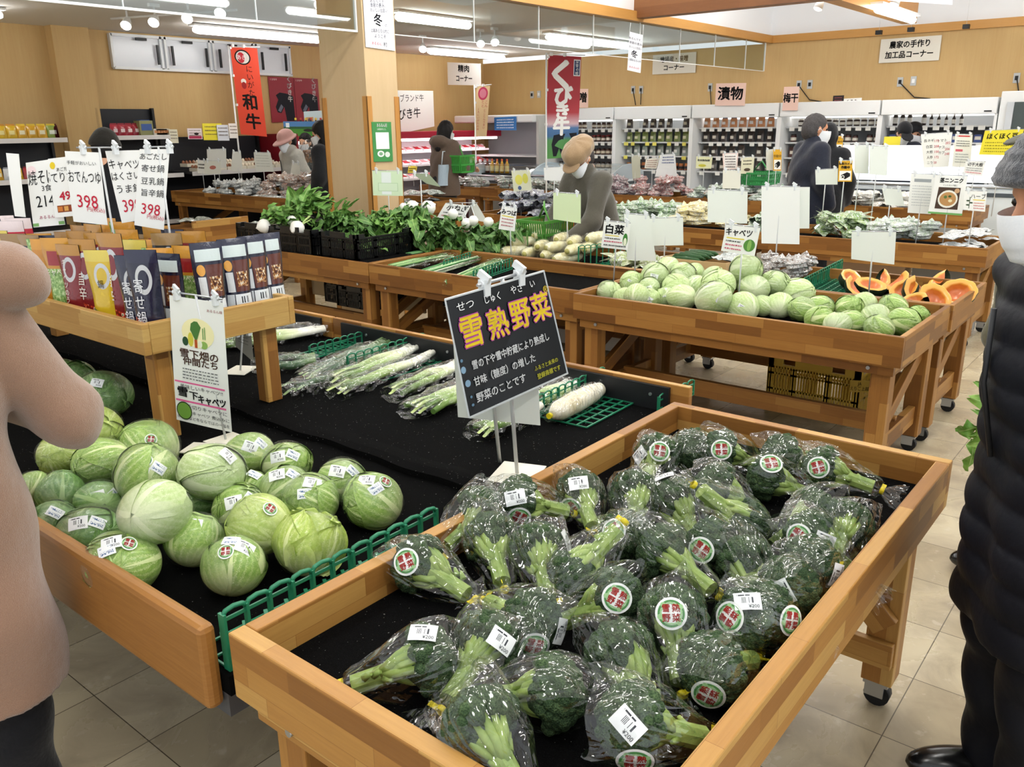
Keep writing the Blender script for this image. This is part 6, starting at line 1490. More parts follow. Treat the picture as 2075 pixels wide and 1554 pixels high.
def hand(mb, wr, d, nrm, curl=.5, m=0, flip=1, sc=1.0):
    d = Vector(d).normalized(); nrm = Vector(nrm); nrm = (nrm - d * nrm.dot(d)).normalized(); s = d.cross(nrm) * flip; W = Vector(wr); P = []
    kn = [W + d * .085 * sc + s * x * sc for x in (-.028, -.009, .011, .029)]
    for q in kn: P.append(('c', tuple(W + s * ((q - W).dot(s) * .55)), tuple(q), .015 * sc, .0115 * sc, .02))
    P.append(('c', tuple(W - d * .03), tuple(W + d * .02), .022 * sc, .02 * sc, .02))
    for i, q in enumerate(kn):
        L = (.042, .048, .046, .036)[i] * sc; a1, a2 = curl * .9, curl * 2.0
        e1 = q + (d * math.cos(a1) + nrm * math.sin(a1)) * L; e2 = e1 + (d * math.cos(a2) + nrm * math.sin(a2)) * L * .75
        P.append(('c', tuple(q), tuple(e1), .0095 * sc, .0088 * sc, .006)); P.append(('c', tuple(e1), tuple(e2), .0088 * sc, .0072 * sc, .004))
    b = W + d * .025 * sc - s * .026 * sc; t1 = b + (d * .7 - s * .6 + nrm * .25 * curl).normalized() * .04 * sc; t2 = t1 + (d * .95 - s * .1 + nrm * .5 * curl).normalized() * .03 * sc
    P += [('c', tuple(W + d * .01), tuple(b), .016 * sc, .014 * sc, .02), ('c', tuple(b), tuple(t1), .0125 * sc, .0105 * sc, .01), ('c', tuple(t1), tuple(t2), .0105 * sc, .008 * sc, .005)]
    sdf_mesh(mb, P, .0045, .008, m=m)
def person(label, pos, heading, top_z, lean=0.0, head_pitch=0.0, head_yaw=0.0, coat=None, coat_len=.55, bulk=1.0, trousers=None, hat=None, hat_m=None, hair=M_HAIR, long_hair=False, mask=True, arms=None, h=.016, skin=M_SKIN,
           hood=None, quilt=0.0, legs_sep=.09, hands=(False, False), extra=None, shoes=True, hairless=False, head_h=None):
    # local axes: x forward, y left, z up; a 1.62 m figure scaled to fit
    S = top_z / 1.62 / (1 - .12 * math.sin(abs(lean)))
    t = thing('person', label, 'person', (pos[0], pos[1], 0), 0, None, mat=Matrix.Translation((pos[0], pos[1], 0)) @ Matrix.Rotation(heading, 4, 'Z') @ Matrix.Scale(S, 4))
    hip = Vector((0, 0, .86)); Rl = Matrix.Rotation(lean, 3, 'Y')
    up = lambda x, y, z: tuple(hip + Rl @ (Vector((x, y, z)) - hip))
    sh = [up(0, s * .165, 1.31) for s in (1, -1)]
    nk, hd0 = up(-.005, 0, 1.36), Vector(up(.02, 0, 1.50))
    HM = Matrix.Translation(hd0) @ Matrix.Rotation(lean * .6, 4, 'Y') @ Matrix.Rotation(head_yaw, 4, 'Z') @ Matrix.Rotation(head_pitch, 4, 'Y')
    arms = arms or [((.02, .25, 1.06), (.12, .24, .84)), ((.02, -.25, 1.06), (.12, -.24, .84))]
    legs = [((0, s * legs_sep, .84), (.015, s * (legs_sep + .005), .46), (-.02, s * (legs_sep + .01), .09)) for s in (1, -1)]
    B = MB(); fine = max(.009, h * .62)
    body = [('c', up(0, 0, .86), up(0, 0, 1.2), .10, .10), ('c', sh[0], sh[1], .045, .045), ('c', up(0, 0, 1.3), tuple(hd0 - Vector((0, 0, .06))), .052, .05)]
    for i in (0, 1):
        e, w = arms[i]; body += [('c', sh[i], e, .045, .037), ('c', e, w, .036, .025)]
        a, b_, c = legs[i]; body += [('c', a, b_, .085, .055), ('c', b_, c, .052, .036), ('c', (c[0], c[1], .045), (c[0] + .14, c[1], .03), .035, .028)]
    sdf_mesh(B, body, .02, .04)
    hp = [('e', (-.012, 0, .022), (.098, .077, .098)), ('e', (.022, 0, -.048), (.068, .057, .07)), ('c', (.083, 0, .012), (.104, 0, -.026), .008, .014), ('e', (-.005, .078, -.006), (.022, .010, .031)), ('e', (-.005, -.078, -.006), (.022, .010, .031)),
          ('c', (.074, -.03, .026), (.074, .03, .026), .011, .011), ('c', (.083, -.018, -.062), (.083, .018, -.062), .008, .008), ('c', (-.01, 0, -.05), (-.03, 0, -.13), .052, .054), ('e', (.062, 0, -.098), (.024, .022, .018))]
    sdf_mesh(B, hp, fine, .02, cut=[('e', (.092, .033, .006), (.016, .016, .010)), ('e', (.092, -.033, .006), (.016, .016, .010))], mat=HM)
    for i in (0, 1):
        if hands[i]:
            e, w = Vector(arms[i][0]), Vector(arms[i][1]); hand(B, w, (w - e), hands[i][0], hands[i][1], flip=1 if i == 0 else -1)
    B.build('body', skin, t, world=False)
    ey = MB()
    for s in (1, -1): ey.lathe([(.0005, -.011), (.008, -.007), (.011, 0), (.008, .007), (.0005, .011)], 12, 0, (0, 0, 0), HM @ Matrix.Translation((.078, s * .033, .006)))
    ey.build('eyes', M_EYE, t, world=False)
    if mask:
        mk = MB()
        def fm(a, b):
            an = (a - .5) * 2 * 1.25; z = -.016 - b * .112; bulge = .112 - .012 * b + .016 * math.cos(an) * math.sin(PI * min(1, b * .9 + .15)); r = bulge - .03 * (abs(an) / 1.25) ** 2.4
            y = r * math.sin(an) * .80 * (1 - .15 * b); x = r * math.cos(an) * (1 if b < .8 else 1 - (b - .8) * 1.0) + .012 - .03 * (abs(an) / 1.25) ** 2
            return HM @ Vector((x, y, z + .012 * math.cos(an) * (1 - b) + .003 * math.sin(b * 22)))
        mk.grid(fm, 18, 14)
        for s in (1, -1): mk.tube([HM @ Vector((.035, s * .082, -.012)), HM @ Vector((.0, s * .088, .005)), HM @ Vector((-.015, s * .088, -.01))], .0025, 5)
        mk.build('face_mask', M_MASK, t, world=False)
    if not hairless:
        hr = MB(); un = [('e', (-.02, 0, .03), (.106, .087, .104)), ('e', (-.05, 0, -.02), (.075, .084, .09))]
        if long_hair: un += [('c', (-.05, 0, -.02), (-.075, 0, -.24), .085, .06), ('c', (-.02, .07, 0), (-.02, .075, -.2), .03, .025), ('c', (-.02, -.07, 0), (-.02, -.075, -.2), .03, .025)]
        sdf_mesh(hr, un, fine, .03, cut=[('e', (.10, 0, -.045), (.10, .105, .108)), ('e', (.03, .09, -.06), (.04, .05, .06)), ('e', (.03, -.09, -.06), (.04, .05, .06))], mat=HM, disp=lambda g: .004 * np.sin(g[..., 1] * 160) * np.sin(g[..., 0] * 90 + g[..., 2] * 60))
        hr.build('hair', hair, t, world=False)
    if hat:
        ht = MB()
        if hat == 'knit': sdf_mesh(ht, [('e', (-.015, 0, .045), (.125, .102, .115)), ('c', (-.08, .03, .0), (.07, .03, .045), .055, .045), ('c', (-.08, -.03, .0), (.07, -.03, .045), .055, .045)], fine, .04, keep=[('h', (.25, 0, -1), -.018)], mat=HM, disp=lambda g: .003 * np.sin(g[..., 2] * 420))
        if hat == 'newsboy':
            sdf_mesh(ht, [('e', (-.02, 0, .085), (.145, .125, .06)), ('c', (-.06, 0, .05), (.04, 0, .05), .10, .095), ('e', (0, 0, .05), (.125, .105, .045))], fine, .03, keep=[('h', (0, 0, -1), -.012)], mat=HM, disp=lambda g: .0025 * np.cos(8 * np.arctan2(g[..., 1], g[..., 0] + .02)))
            sdf_mesh(ht, [('e', (.125, 0, .022), (.065, .085, .012), np.array(Matrix.Rotation(.35, 3, 'Y')))], .006, .01, mat=HM)
            sdf_mesh(ht, [('c', (-.07, 0, .045), (.045, 0, .032), .098, .092)], fine, .02, keep=[('h', (0, 0, -1), -.02), ('h', (0, 0, 1), .062)], mat=HM)
        if hat == 'bucket': sdf_mesh(ht, [('e', (-.01, 0, .06), (.115, .10, .09)), ('e', (.02, 0, .022), (.175, .15, .028))], fine, .03, keep=[('h', (0, 0, -1), -.004)], mat=HM)
        if hat == 'cap':
            sdf_mesh(ht, [('e', (-.012, 0, .045), (.115, .092, .10))], fine, .02, keep=[('h', (.15, 0, -1), -.022)], mat=HM)
            sdf_mesh(ht, [('e', (.135, 0, .036), (.085, .075, .009), np.array(Matrix.Rotation(.22, 3, 'Y')))], .006, .01, mat=HM)
        ht.build('hat', hat_m, t, world=False)
    if trousers:
        tr = MB(); un = [('c', (0, .05, .88), (0, -.05, .88), .125 * bulk, .125 * bulk)]
        for a, b_, c in legs: un += [('c', a, b_, .10 * bulk, .08 * bulk), ('c', b_, c, .08 * bulk, .066 * bulk)]
        sdf_mesh(tr, un, h, .03, keep=[('h', (0, 0, -1), -.05)], disp=lambda g: .006 * np.sin(g[..., 2] * 34 + g[..., 1] * 22)); tr.build('trousers', trousers, t, world=False)
    if shoes:
        for a, b_, c in legs:
            s_ = MB(); sdf_mesh(s_, [('e', (c[0] + .07, c[1], .04), (.135, .052, .045)), ('c', (c[0], c[1], .05), (c[0], c[1], .09), .045, .04)], .009, .03, keep=[('h', (0, 0, -1), -.004)]); s_.build('shoe', M_SHOE, t, world=False)
    if coat:
        ct = MB(); hem = 1.31 - coat_len - .2; bk = bulk
        un = [('e', up(0, 0, 1.12), (.145 * bk, .20 * bk, .24), np.array(Rl)), ('c', up(0, .10 * bk, 1.27), up(0, -.10 * bk, 1.27), .085 * bk, .085 * bk), ('c', up(0, .07 * bk, .95), (0, .085 * bk, max(hem, .3)), .13 * bk, .14 * bk), ('c', up(0, -.07 * bk, .95), (0, -.085 * bk, max(hem, .3)), .13 * bk, .14 * bk), ('c', up(0, 0, 1.33), up(.0, 0, 1.40), .082 * bk, .07 * bk)]
        for i in (0, 1):
            e, w = arms[i]; w2 = LV(e, w, .93); ks = .014 if hood == 'wide' else .05; un += [('c', sh[i], e, .078 * bk, .067 * bk, ks), ('c', e, w2, .067 * bk, .054 * bk, .05)]
        if hood == 'wide': un += [('c', up(-.09, .18, 1.38), up(-.02, -.25, 1.35), .085, .07, .010), ('c', up(-.14, .12, 1.30), up(-.13, -.12, 1.30), .08, .08, .02)]
        elif hood: un += [('e', up(-.10 * bk, 0, 1.36), (.085 * bk, .14 * bk, .085))] if hood == 'down' else [('e', tuple(hd0 + Vector((-.03, 0, .02))), (.125, .11, .14))]
        cut = [('e', tuple(hd0 + Vector((.11, 0, -.03))), (.10, .085, .12))] if hood == 'up' else []
        q = quilt
        def dsp(g): return (.008 + .005 * (hood == 'wide')) * np.sin(g[..., 2] * 21 + 4 * np.sin(g[..., 1] * 9) + g[..., 0] * 13) * .6 + (q * (np.abs(np.sin(g[..., 2] * PI / .085)) ** .5 - .7) if q else 0)
        sdf_mesh(ct, un, h, .05, cut=cut, keep=[('h', (0, 0, -1), -hem)], disp=dsp)
        ct.build('coat', coat, t, world=False)
        fr = MB(); xs = lambda z: .15 * bk + .012 + (.02 if z > 1.0 else 0)
        if not hood == 'up' and h < .02:
            fr.tube([up(.148 * bk, 0, 1.28), up(.162 * bk, 0, 1.12), up(.14 * bk, 0, .95)], .006, 6); fr.build('zip', plain('#202124', .5), t, world=False)
    if extra: extra(t, HM, S)
    return t
def hp(px, py, t): v = atd(px, py, t); return v
HEADV = lambda dx, dy: math.atan2(dy, dx)
RIGHT = Vector((math.sin(YAW), -math.cos(YAW))); FWD = Vector((HX, HY))
def face(r, f): v = RIGHT * r + FWD * f; return math.atan2(v.y, v.x)
C_PINK = mk_cloth('pink_beige_wool', '#846552', '#a8866f', 420, .55, .95, .6, 9)
C_DOWN = mk_cloth('black_down_nylon', '#0d0f16', '#12141d', 40, .22, .6, .0, 9)
C_GREYKNIT = mk_cloth('charcoal_knit', '#33353a', '#5b5d62', 260, .6, .95, .5, 40)
C_KHAKI = mk_cloth('khaki_cloth', '#4f4c38', '#5f5b45', 90, .3)
C_OLIVE = mk_cloth('olive_wool', '#47443a', '#57534a', 200, .3, .9, .4)
C_CAMEL = mk_cloth('camel_felt', '#8d7353', '#a3896a', 120, .2, .9, .4)
C_NAVY = mk_cloth('navy_coat', '#141826', '#1d2233', 60, .3, .6)
C_LGREY = mk_cloth('light_grey_down', '#a9a79e', '#bbb9b0', 60, .4, .7)
C_PINKHAT = mk_cloth('dusty_pink_felt', '#b98c86', '#c59a93', 100, .2)
C_BROWN = mk_cloth('brown_hoodie', '#5a4c42', '#6a5a4e', 90, .3)
C_BLK = mk_cloth('black_cloth', '#0f1014', '#1a1b20', 80, .3, .8)
C_DGREY = mk_cloth('dark_grey_cloth', '#3a4446', '#4a5557', 80, .3)
# pink coat at the left edge, right elbow toward the viewer
p = atd(-232, 800, 1.52)
person('person in a pinkish beige hooded coat at the left edge, elbow bent over the cabbages', p, face(-.35, 1), 1.52, .08, .3, .3, C_PINK, .68, 1.02, C_BLK, None, None, M_HAIR, arms=[((.16, .24, 1.06), (.36, .12, 1.04)), ((.10, -.30, 1.03), (.30, -.12, 1.05))], hood='wide', h=.012, hands=(False, ((0, .3, -1), .5)))
# black down coat and grey knit hat at the right edge, khaki jacket behind
p = atd(2176, 800, 1.6)
person('person in a black down coat, grey knit hat and white mask at the right edge', p, face(-1, .12), 1.515, .10, .22, .12, C_DOWN, .60, .98, C_DOWN, 'knit', C_GREYKNIT, M_HAIR_G, arms=[((-.02, .25, 1.0), (.04, .24, .72)), ((-.06, -.23, 1.0), (-.04, -.20, .74))], h=.010, quilt=.013, skin=M_SKIN2, hands=(((-.3, -1, 0), .8), False))
p = atd(2162, 600, 2.6)
person('person in a khaki jacket and olive cap behind the grey-hatted one', p, face(-1, .1), 1.60, .03, .1, 0, C_KHAKI, .36, 1.0, C_BLK, 'cap', mk_cloth('olive_cap', '#3a392c', '#48462f', 90, .2), M_HAIR, arms=[((.0, .26, 1.02), (.10, .22, .84)), ((.02, -.24, 1.02), (.10, -.2, .84))], h=.013, hands=(((0, -1, 0), .7), False))
# shopper with the camel cap
p = atd(1215, 400, 6.4)
person('shopper in a camel newsboy cap, mask and olive coat bending over the radishes', p, face(-.75, -.65), 1.41, .34, .45, .1, C_OLIVE, .5, 1.05, C_BLK, 'newsboy', C_CAMEL, M_HAIR_G, arms=[((.30, .20, .98), (.52, .12, .82)), ((.28, -.24, .98), (.50, -.10, .80))], h=.014, hands=(((0, 0, -1), .6), ((0, 0, -1), .6)))
p = atd(1640, 300, 7.75)
person('man in a navy jacket and white mask standing between the rear tables', p, face(1, .15), 1.60, .05, .1, -.15, C_NAVY, .42, 1.1, C_BLK, None, None, M_HAIR_G, h=.017, skin=M_SKIN2)
p = atd(1672, 300, 8.5)
person('person in a dark hooded coat half behind the man in the navy jacket', p, face(.5, .9), 1.50, .12, .2, .5, C_BLK, .5, 1.12, C_BLK, None, None, M_HAIR, hood='up', h=.02)
p = atd(600, 300, 10.7)
person('shopper in a dusty pink hat and light grey down jacket, looking down', p, face(-.75, -.6), 1.50, .16, .35, .1, C_LGREY, .45, 1.12, C_BLK, 'bucket', C_PINKHAT, M_HAIR, h=.018, quilt=.006)
p = atd(622, 300, 11.2)
def food_bag(t, HM, S):
    pass
person('masked shopper in dark clothes holding up a clear bag of mushrooms', p, face(-.35, -.93), 1.48, .02, .15, 0, C_DGREY, .45, 1.05, C_BLK, None, None, M_HAIR, arms=[((.10, .26, 1.05), (.32, .10, 1.12)), ((.10, -.26, 1.05), (.30, -.02, 1.10))], h=.018, hands=(((0, -1, 0), .8), ((0, 1, 0), .8)))
p = atd(668, 300, 9.3)
person('black-haired person in black half hidden by the pillar', p, face(-.8, .2), 1.60, .1, .3, 0, C_BLK, .5, 1.05, C_BLK, None, None, M_HAIR, long_hair=True, h=.02)
p = atd(897, 300, 11.3)
person('long-haired woman in a brown hoodie at the meat case, seen from behind', p, face(.75, .65), 1.60, .08, .25, .2, C_BROWN, .42, 1.12, C_BLK, None, None, M_HAIR, long_hair=True, hood='down', arms=[((.10, .26, 1.05), (.30, .18, 1.02)), ((.14, -.26, 1.05), (.36, -.16, 1.03))], h=.018, hands=(False, ((0, 0, -1), .5)))
p = atd(1822, 300, 10.75)
person('staff member in a black cap and mask bending behind the bright freezer', p, face(-.2, -1), 1.50, .22, .4, .1, C_NAVY, .4, 1.0, C_BLK, 'cap', C_BLK, M_HAIR, h=.02)
p = atd(1838, 300, 11.05)
person('second person in a dark cap directly behind the bending staff member', p, face(.2, -1), 1.50, .15, .2, .3, C_BLK, .4, 1.0, C_BLK, 'cap', C_BLK, M_HAIR, h=.022)
p = atd(203, 300, 6.6)
person('person whose dark hat top shows above the price cards at left', p, face(.1, 1), 1.52, .1, .3, 0, C_BLK, .5, 1.05, C_BLK, 'knit', mk_cloth('dark_knit', '#1c1a17', '#2a2722', 200, .4), M_HAIR, h=.022)
# ---------------------------------------------------------------- refrigerated cases along the right wall
M_CASEIN = plain('#b4b8bb', .5); M_TAG = plain('#f0f0ea', .5); M_TAGY = plain('#e6dc6a', .5)
V0 = atu(1246, 213, FU).y; VS = 1.301
SHZ = [1.49, 1.29, 1.09, .88]
def jar(kind):
    mb = MB()
    if kind == 'jar': mb.lathe([(.0005, 0), (.036, .002), (.038, .07), (.030, .08)], 10, 0); mb.lathe([(.0385, .018), (.0385, .055)], 10, 1); mb.lathe([(.033, .078), (.033, .095), (.0005, .096)], 10, 2)
    if kind == 'bottle': mb.lathe([(.0005, 0), (.033, .002), (.034, .13), (.014, .17), (.014, .2)], 10, 0); mb.lathe([(.0345, .03), (.0345, .11)], 10, 1); mb.lathe([(.0155, .185), (.0155, .215), (.0005, .216)], 10, 2)
    if kind == 'box': mb.box((0, 0, .045), (.07, .09, .09), None, 0); mb.box((-.0355, 0, .05), (.002, .07, .04), None, 1); mb.box((0, 0, .092), (.05, .06, .004), None, 2)
    if kind == 'pack':
        mb.grid(lambda a, b: Vector((-.028 * math.sin(PI * a) ** .6 * math.sin(PI * min(1, b * .8 + .2)) ** .7 + .01 * b, (a - .5) * .11 * (1 - .15 * b), b * .13)), 8, 8, 0)
        mb.grid(lambda a, b: Vector((.028 * math.sin(PI * a) ** .6 * math.sin(PI * min(1, b * .8 + .2)) ** .7 + .01 * b, (.5 - a) * .11 * (1 - .15 * b), b * .13)), 8, 8, 0)
        mb.box((-.028, 0, .06), (.002, .05, .04), None, 1); mb.box((.01, 0, .135), (.004, .08, .02), None, 2)
    return mb
GOODM = {}
def good_mesh(kind, c):
    k = (kind, c)
    if k not in GOODM: GOODM[k] = jar(kind).mesh(kind, [plain(c[0], .3, .5, coat=.3), plain(c[1], .45), plain(c[2], .4)])
    return GOODM[k]
def good(name, label, kind, c, p, rz, cat, group, sc=1.0):
    o = link(name, good_mesh(kind, c)); o.matrix_basis = Matrix.Translation(p) @ Matrix.Rotation(rz, 4, 'Z') @ Matrix.Scale(sc, 4)
    return tag(o, label, cat, group)
rows_ = {0: [('jar', ('#4a2a1e', '#d9d0c0', '#2a1c18'), 'dark miso jar'), ('jar', ('#4f2c20', '#e0d8ca', '#8a2a2c'), 'miso jar with a pale label'), ('jar', ('#5a3322', '#d9cdb8', '#2c2220'), 'brown miso jar'), ('jar', ('#3f2a20', '#d4c4a8', '#33241f'), 'small miso jar')],
         1: [('pack', ('#3c322a', '#c9c0a8', '#4a4038'), 'dark pickle pack'), ('pack', ('#7d8a4a', '#e6e2c0', '#9aa35a'), 'green pickle pack'), ('pack', ('#9aa39a', '#f0f0ea', '#7a8a6a'), 'clear pickle pack'), ('jar', ('#b5683a', '#2c2a2a', '#d98a4a'), 'orange pickle jar')],
         2: [('pack', ('#c98a5a', '#eceae6', '#3c5f9a'), 'orange and blue pickle pack'), ('pack', ('#3a302c', '#ddd6c8', '#4a403a'), 'brown pickle pack'), ('pack', ('#4a403a', '#e0dcd0', '#544a42'), 'dark pickle pouch'), ('pack', ('#55504a', '#d8d4c8', '#60584e'), 'dark flat pickle pouch')],
         3: [('jar', ('#3a2a26', '#e6e2d8', '#ece8e0'), 'small dark sauce jar with a white lid'), ('jar', ('#4f2a24', '#d9d4c6', '#2c2422'), 'small red-brown sauce jar'), ('pack', ('#5a3a34', '#d9d0c0', '#3c302c'), 'red-brown plum pack'), ('pack', ('#6a4a3a', '#d9d2c2', '#4a3a30'), 'brown plum pouch')],
         4: [('bottle', ('#2a1c18', '#e6e2da', '#eceae4'), 'dark bottle with a white cap'), ('box', ('#3a4f8a', '#e0ddd0', '#5a6a9a'), 'blue box on the lowered shelf'), ('jar', ('#3f3a36', '#dcd8cc', '#46403c'), 'dark jar on the lower shelf'), ('jar', ('#50463c', '#dcd8cc', '#5a5046'), 'brown jar on the lower shelf')]}
place = ['behind the red beef banner', 'left of the pickles sign', 'under the pickles sign', 'behind the navy-jacketed man', 'behind the bending staff']
for u in range(5):
    va, vb = V0 + VS * (1 - u), V0 - VS * u
    t = thing('refrigerated_case', 'white open refrigerated wall case ' + place[u], 'fridge', ((FU + 12.25) / 2, (va + vb) / 2, 0), 0, 'refrigerated wall cases')
    MB().b2((FU - .03, vb + .01, 1.62), (FU + .2, va - .01, 1.80)).build('top_panel', M_WHITE, t, bevel=.008)
    MB().b2((FU - .035, vb + .06, 1.64), (FU - .03, vb + .14, 1.655)).build('controller', M_BLACK, t)
    MB().b2((12.2, vb + .01, .3), (12.25, va - .01, 1.78)).build('back_panel', M_CASEIN, t)
    for y in (vb, va - .03): MB().b2((FU - .01, y, .1), (12.2, y + .03, 1.62)).build('side_post', M_WHITE, t)
    MB().b2((FU - .05, vb + .01, 0), (12.2, va - .01, .62)).build('base', M_WHITE, t)
    MB().b2((FU + .3, vb + .05, 1.6), (FU + .36, va - .05, 1.62)).build('case_lamp', emis((1, .98, .95), 1.8), t)
    for si, z in enumerate(SHZ):
        s = MB().b2((FU + .16, vb + .04, z - .02), (12.2, va - .04, z)).build('shelf', plain('#d5d8da', .4), t)
        tg = MB(); r = random.Random(u * 7 + si)
        for k in range(9):
            y = va - .12 - k * .125
            if r.random() < .8: tg.b2((FU + .145, y - r.uniform(.03, .045), z - .055), (FU + .15, y + .03, z - .005), 1 if (u == 1 and si in (1, 2)) and r.random() < .6 else 0)
        tg.build('price_tags', [M_TAG, M_TAGY], s)['kind'] = 'stuff'
        kd, c, nm = rows_[u][si]
        n = {'jar': 13, 'pack': 9, 'bottle': 14, 'box': 10}[kd]
        for k in range(n):
            if r.random() < .06: continue
            y = va - .11 - k * (VS - .2) / (n - 1); sc = r.uniform(.93, 1.07) * (1.0 if kd != 'bottle' else .62 + .2 * (k < 5)); kk, cc = kd, c
            if u == 4 and si == 0 and k > 9: continue
            good({'jar': 'jar', 'pack': 'pickle_pack', 'bottle': 'bottle', 'box': 'carton'}[kk], '%s on the %s shelf %s' % (nm, ['top', 'second', 'third', 'lowest'][si], place[u]), kk, cc, (FU + .27, y, z + .002), r.uniform(-.15, .15), kk, '%ss on the %s shelf %s' % (nm, ['top', 'second', 'third', 'lowest'][si], place[u]), sc)
t = thing('display_fridge', 'tall white fridge with a glass door at the right end of the row', 'fridge', (11.85, 1.3, 0))
MB().b2((FU - .02, .6, 0), (12.25, 2.03, 1.86)).build('cabinet', M_WHITE, t, bevel=.01); MB().b2((FU - .04, .66, .35), (FU - .022, 1.95, 1.74)).build('door', plain('#3f4a46', .15, .6), t)
MB().b2((FU - .06, 1.88, .35), (FU - .04, 1.95, 1.74)).build('door_frame', plain('#c9ced2', .3), t)
# outlets with cords
for i, (x, y) in enumerate(((1078, 192), (1092, 191), (1283, 182), (1299, 182), (1439, 177), (1619, 172), (1641, 171), (1824, 166), (1851, 164), (2060, 158))):
    p = atu(x, y, UW - .006); t = thing('wall_outlet', 'wall outlet on the right wall, %s from the left' % ORD[i], 'outlet', p, 0, 'wall outlets')
    MB().box(p, (.01, .07, .115)).build('cover_plate', plain('#b9bcbc', .4), t); MB().box(p - Vector((.008, 0, 0)), (.01, .035, .05)).build('socket', M_WHITE if i in (1, 8) else M_BLACK, t)
for i, (a, b) in enumerate((((1283, 185), (1288, 213)), ((1299, 185), (1298, 212)), ((1439, 180), (1441, 212)), ((1619, 174), (1664, 206)), ((1824, 168), (1885, 200)), ((2061, 161), (2065, 192)))):
    p, q = atu(*a, UW - .015), atu(*b, UW - .03); m = p.lerp(q, .5) + Vector((0, 0, -.08 if abs(a[0] - b[0]) > 20 else 0))
    tag(MB().tube([p, p.lerp(m, .6), m, q.lerp(m, .4), q], .007, 5).build('power_cord', M_BLACK), 'black power cord from the %s outlet pair to the fridge top, counted from the left' % ORD[i], 'cord', 'power cords')
# ---------------------------------------------------------------- freezers in front of the cases
M_FGL = mk_film('freezer_glass', (.85, .9, .92), .08, .3, 2, 0.0, .03)
def freezer(label, u0, u1, v0, v1, zt, lit=False, group='island freezers'):
    t = thing('island_freezer', label, 'freezer', ((u0 + u1) / 2, (v0 + v1) / 2, 0), 0, group)
    MB().b2((u0, v0, .08), (u1, v1, zt - .12)).build('body', plain('#dfe8ec', .35), t, bevel=.02); MB().b2((u0 + .05, v0 + .05, 0), (u1 - .05, v1 - .05, .08)).build('plinth', M_BLACK, t)
    MB().b2((u0 - .01, v0 - .01, zt - .20), (u1 + .01, v1 + .01, zt - .16)).build('bumper', plain('#4a5258', .4), t)
    for y in (v0, v1 - .012):
        g = MB(); pts = [(u0 + (u1 - u0) * k / 10, zt - .12 + .20 * math.sin(PI * (.12 + .76 * k / 10))) for k in range(11)]
        for k in range(10): g.hexa([(pts[k][0], y, zt - .13), (pts[k + 1][0], y, zt - .13), (pts[k + 1][0], y + .012, zt - .13), (pts[k][0], y + .012, zt - .13), (pts[k][0], y, pts[k][1]), (pts[k + 1][0], y, pts[k + 1][1]), (pts[k + 1][0], y + .012, pts[k + 1][1]), (pts[k][0], y + .012, pts[k][1])])
        g.build('end_panel', plain('#b8c4cc', .2, .5), t)
    g = MB(); g.grid(lambda a, b: Vector((u0 + (u1 - u0) * (.05 + .9 * b), v0 + .02 + (v1 - v0 - .04) * a, zt - .115 + .19 * math.sin(PI * (.14 + .72 * b)))), 4, 14); g.build('lid', M_FGL, t)
    MB().tube([(u0, v0, zt - .1), (u0, v1, zt - .1)], .018, 8).build('handrail', M_STEEL, t)
    if lit:
        MB().b2((u1 - .10, v0 + .05, zt + .02), (u1 - .06, v1 - .05, zt + .06)).build('case_lamp', emis((1, .97, 1), 8), t)
        MB().b2((u1 - .05, v0 + .05, zt - .1), (u1 - .03, v1 - .05, zt + .30)).build('back_panel', plain('#f6f4f6', .4), t)
    return t
freezer('chest freezer with curved glass behind the capped shopper', 10.0, 10.8, 6.3, 7.7, .95)
freezer('white chest freezer left of the red bagged vegetables', 10.05, 10.8, 7.75, 9.0, .92)
freezer('brightly lit white freezer in front of the bending staff', 10.1, 10.8, 1.5, 3.6, .98, True)
p = atd(1862, 320, 10.6); tt = thing('bucket', 'bright pink plastic bucket in the lit freezer', 'bucket', p)
MB().lathe([(.0005, -.08), (.06, -.08), (.085, .09), (.09, .092), (.08, .085), (.058, -.07)], 18, 0, p).build('bucket_wall', plain('#d4308a', .35), tt)
MB().tube([p + Vector((0, -.085, .08)), p + Vector((0, -.06, .14)), p + Vector((0, .06, .14)), p + Vector((0, .085, .08))], .005, 6).build('handle', plain('#d4308a', .35), tt)
tag(MB().box(atd(1806, 300, 10.3), (.02, .18, .26), (0, 0, .5)).build('yellow_sheet', plain('#e3d438', .5)), 'plain yellow sheet in front of the bending staff member', 'sheet')
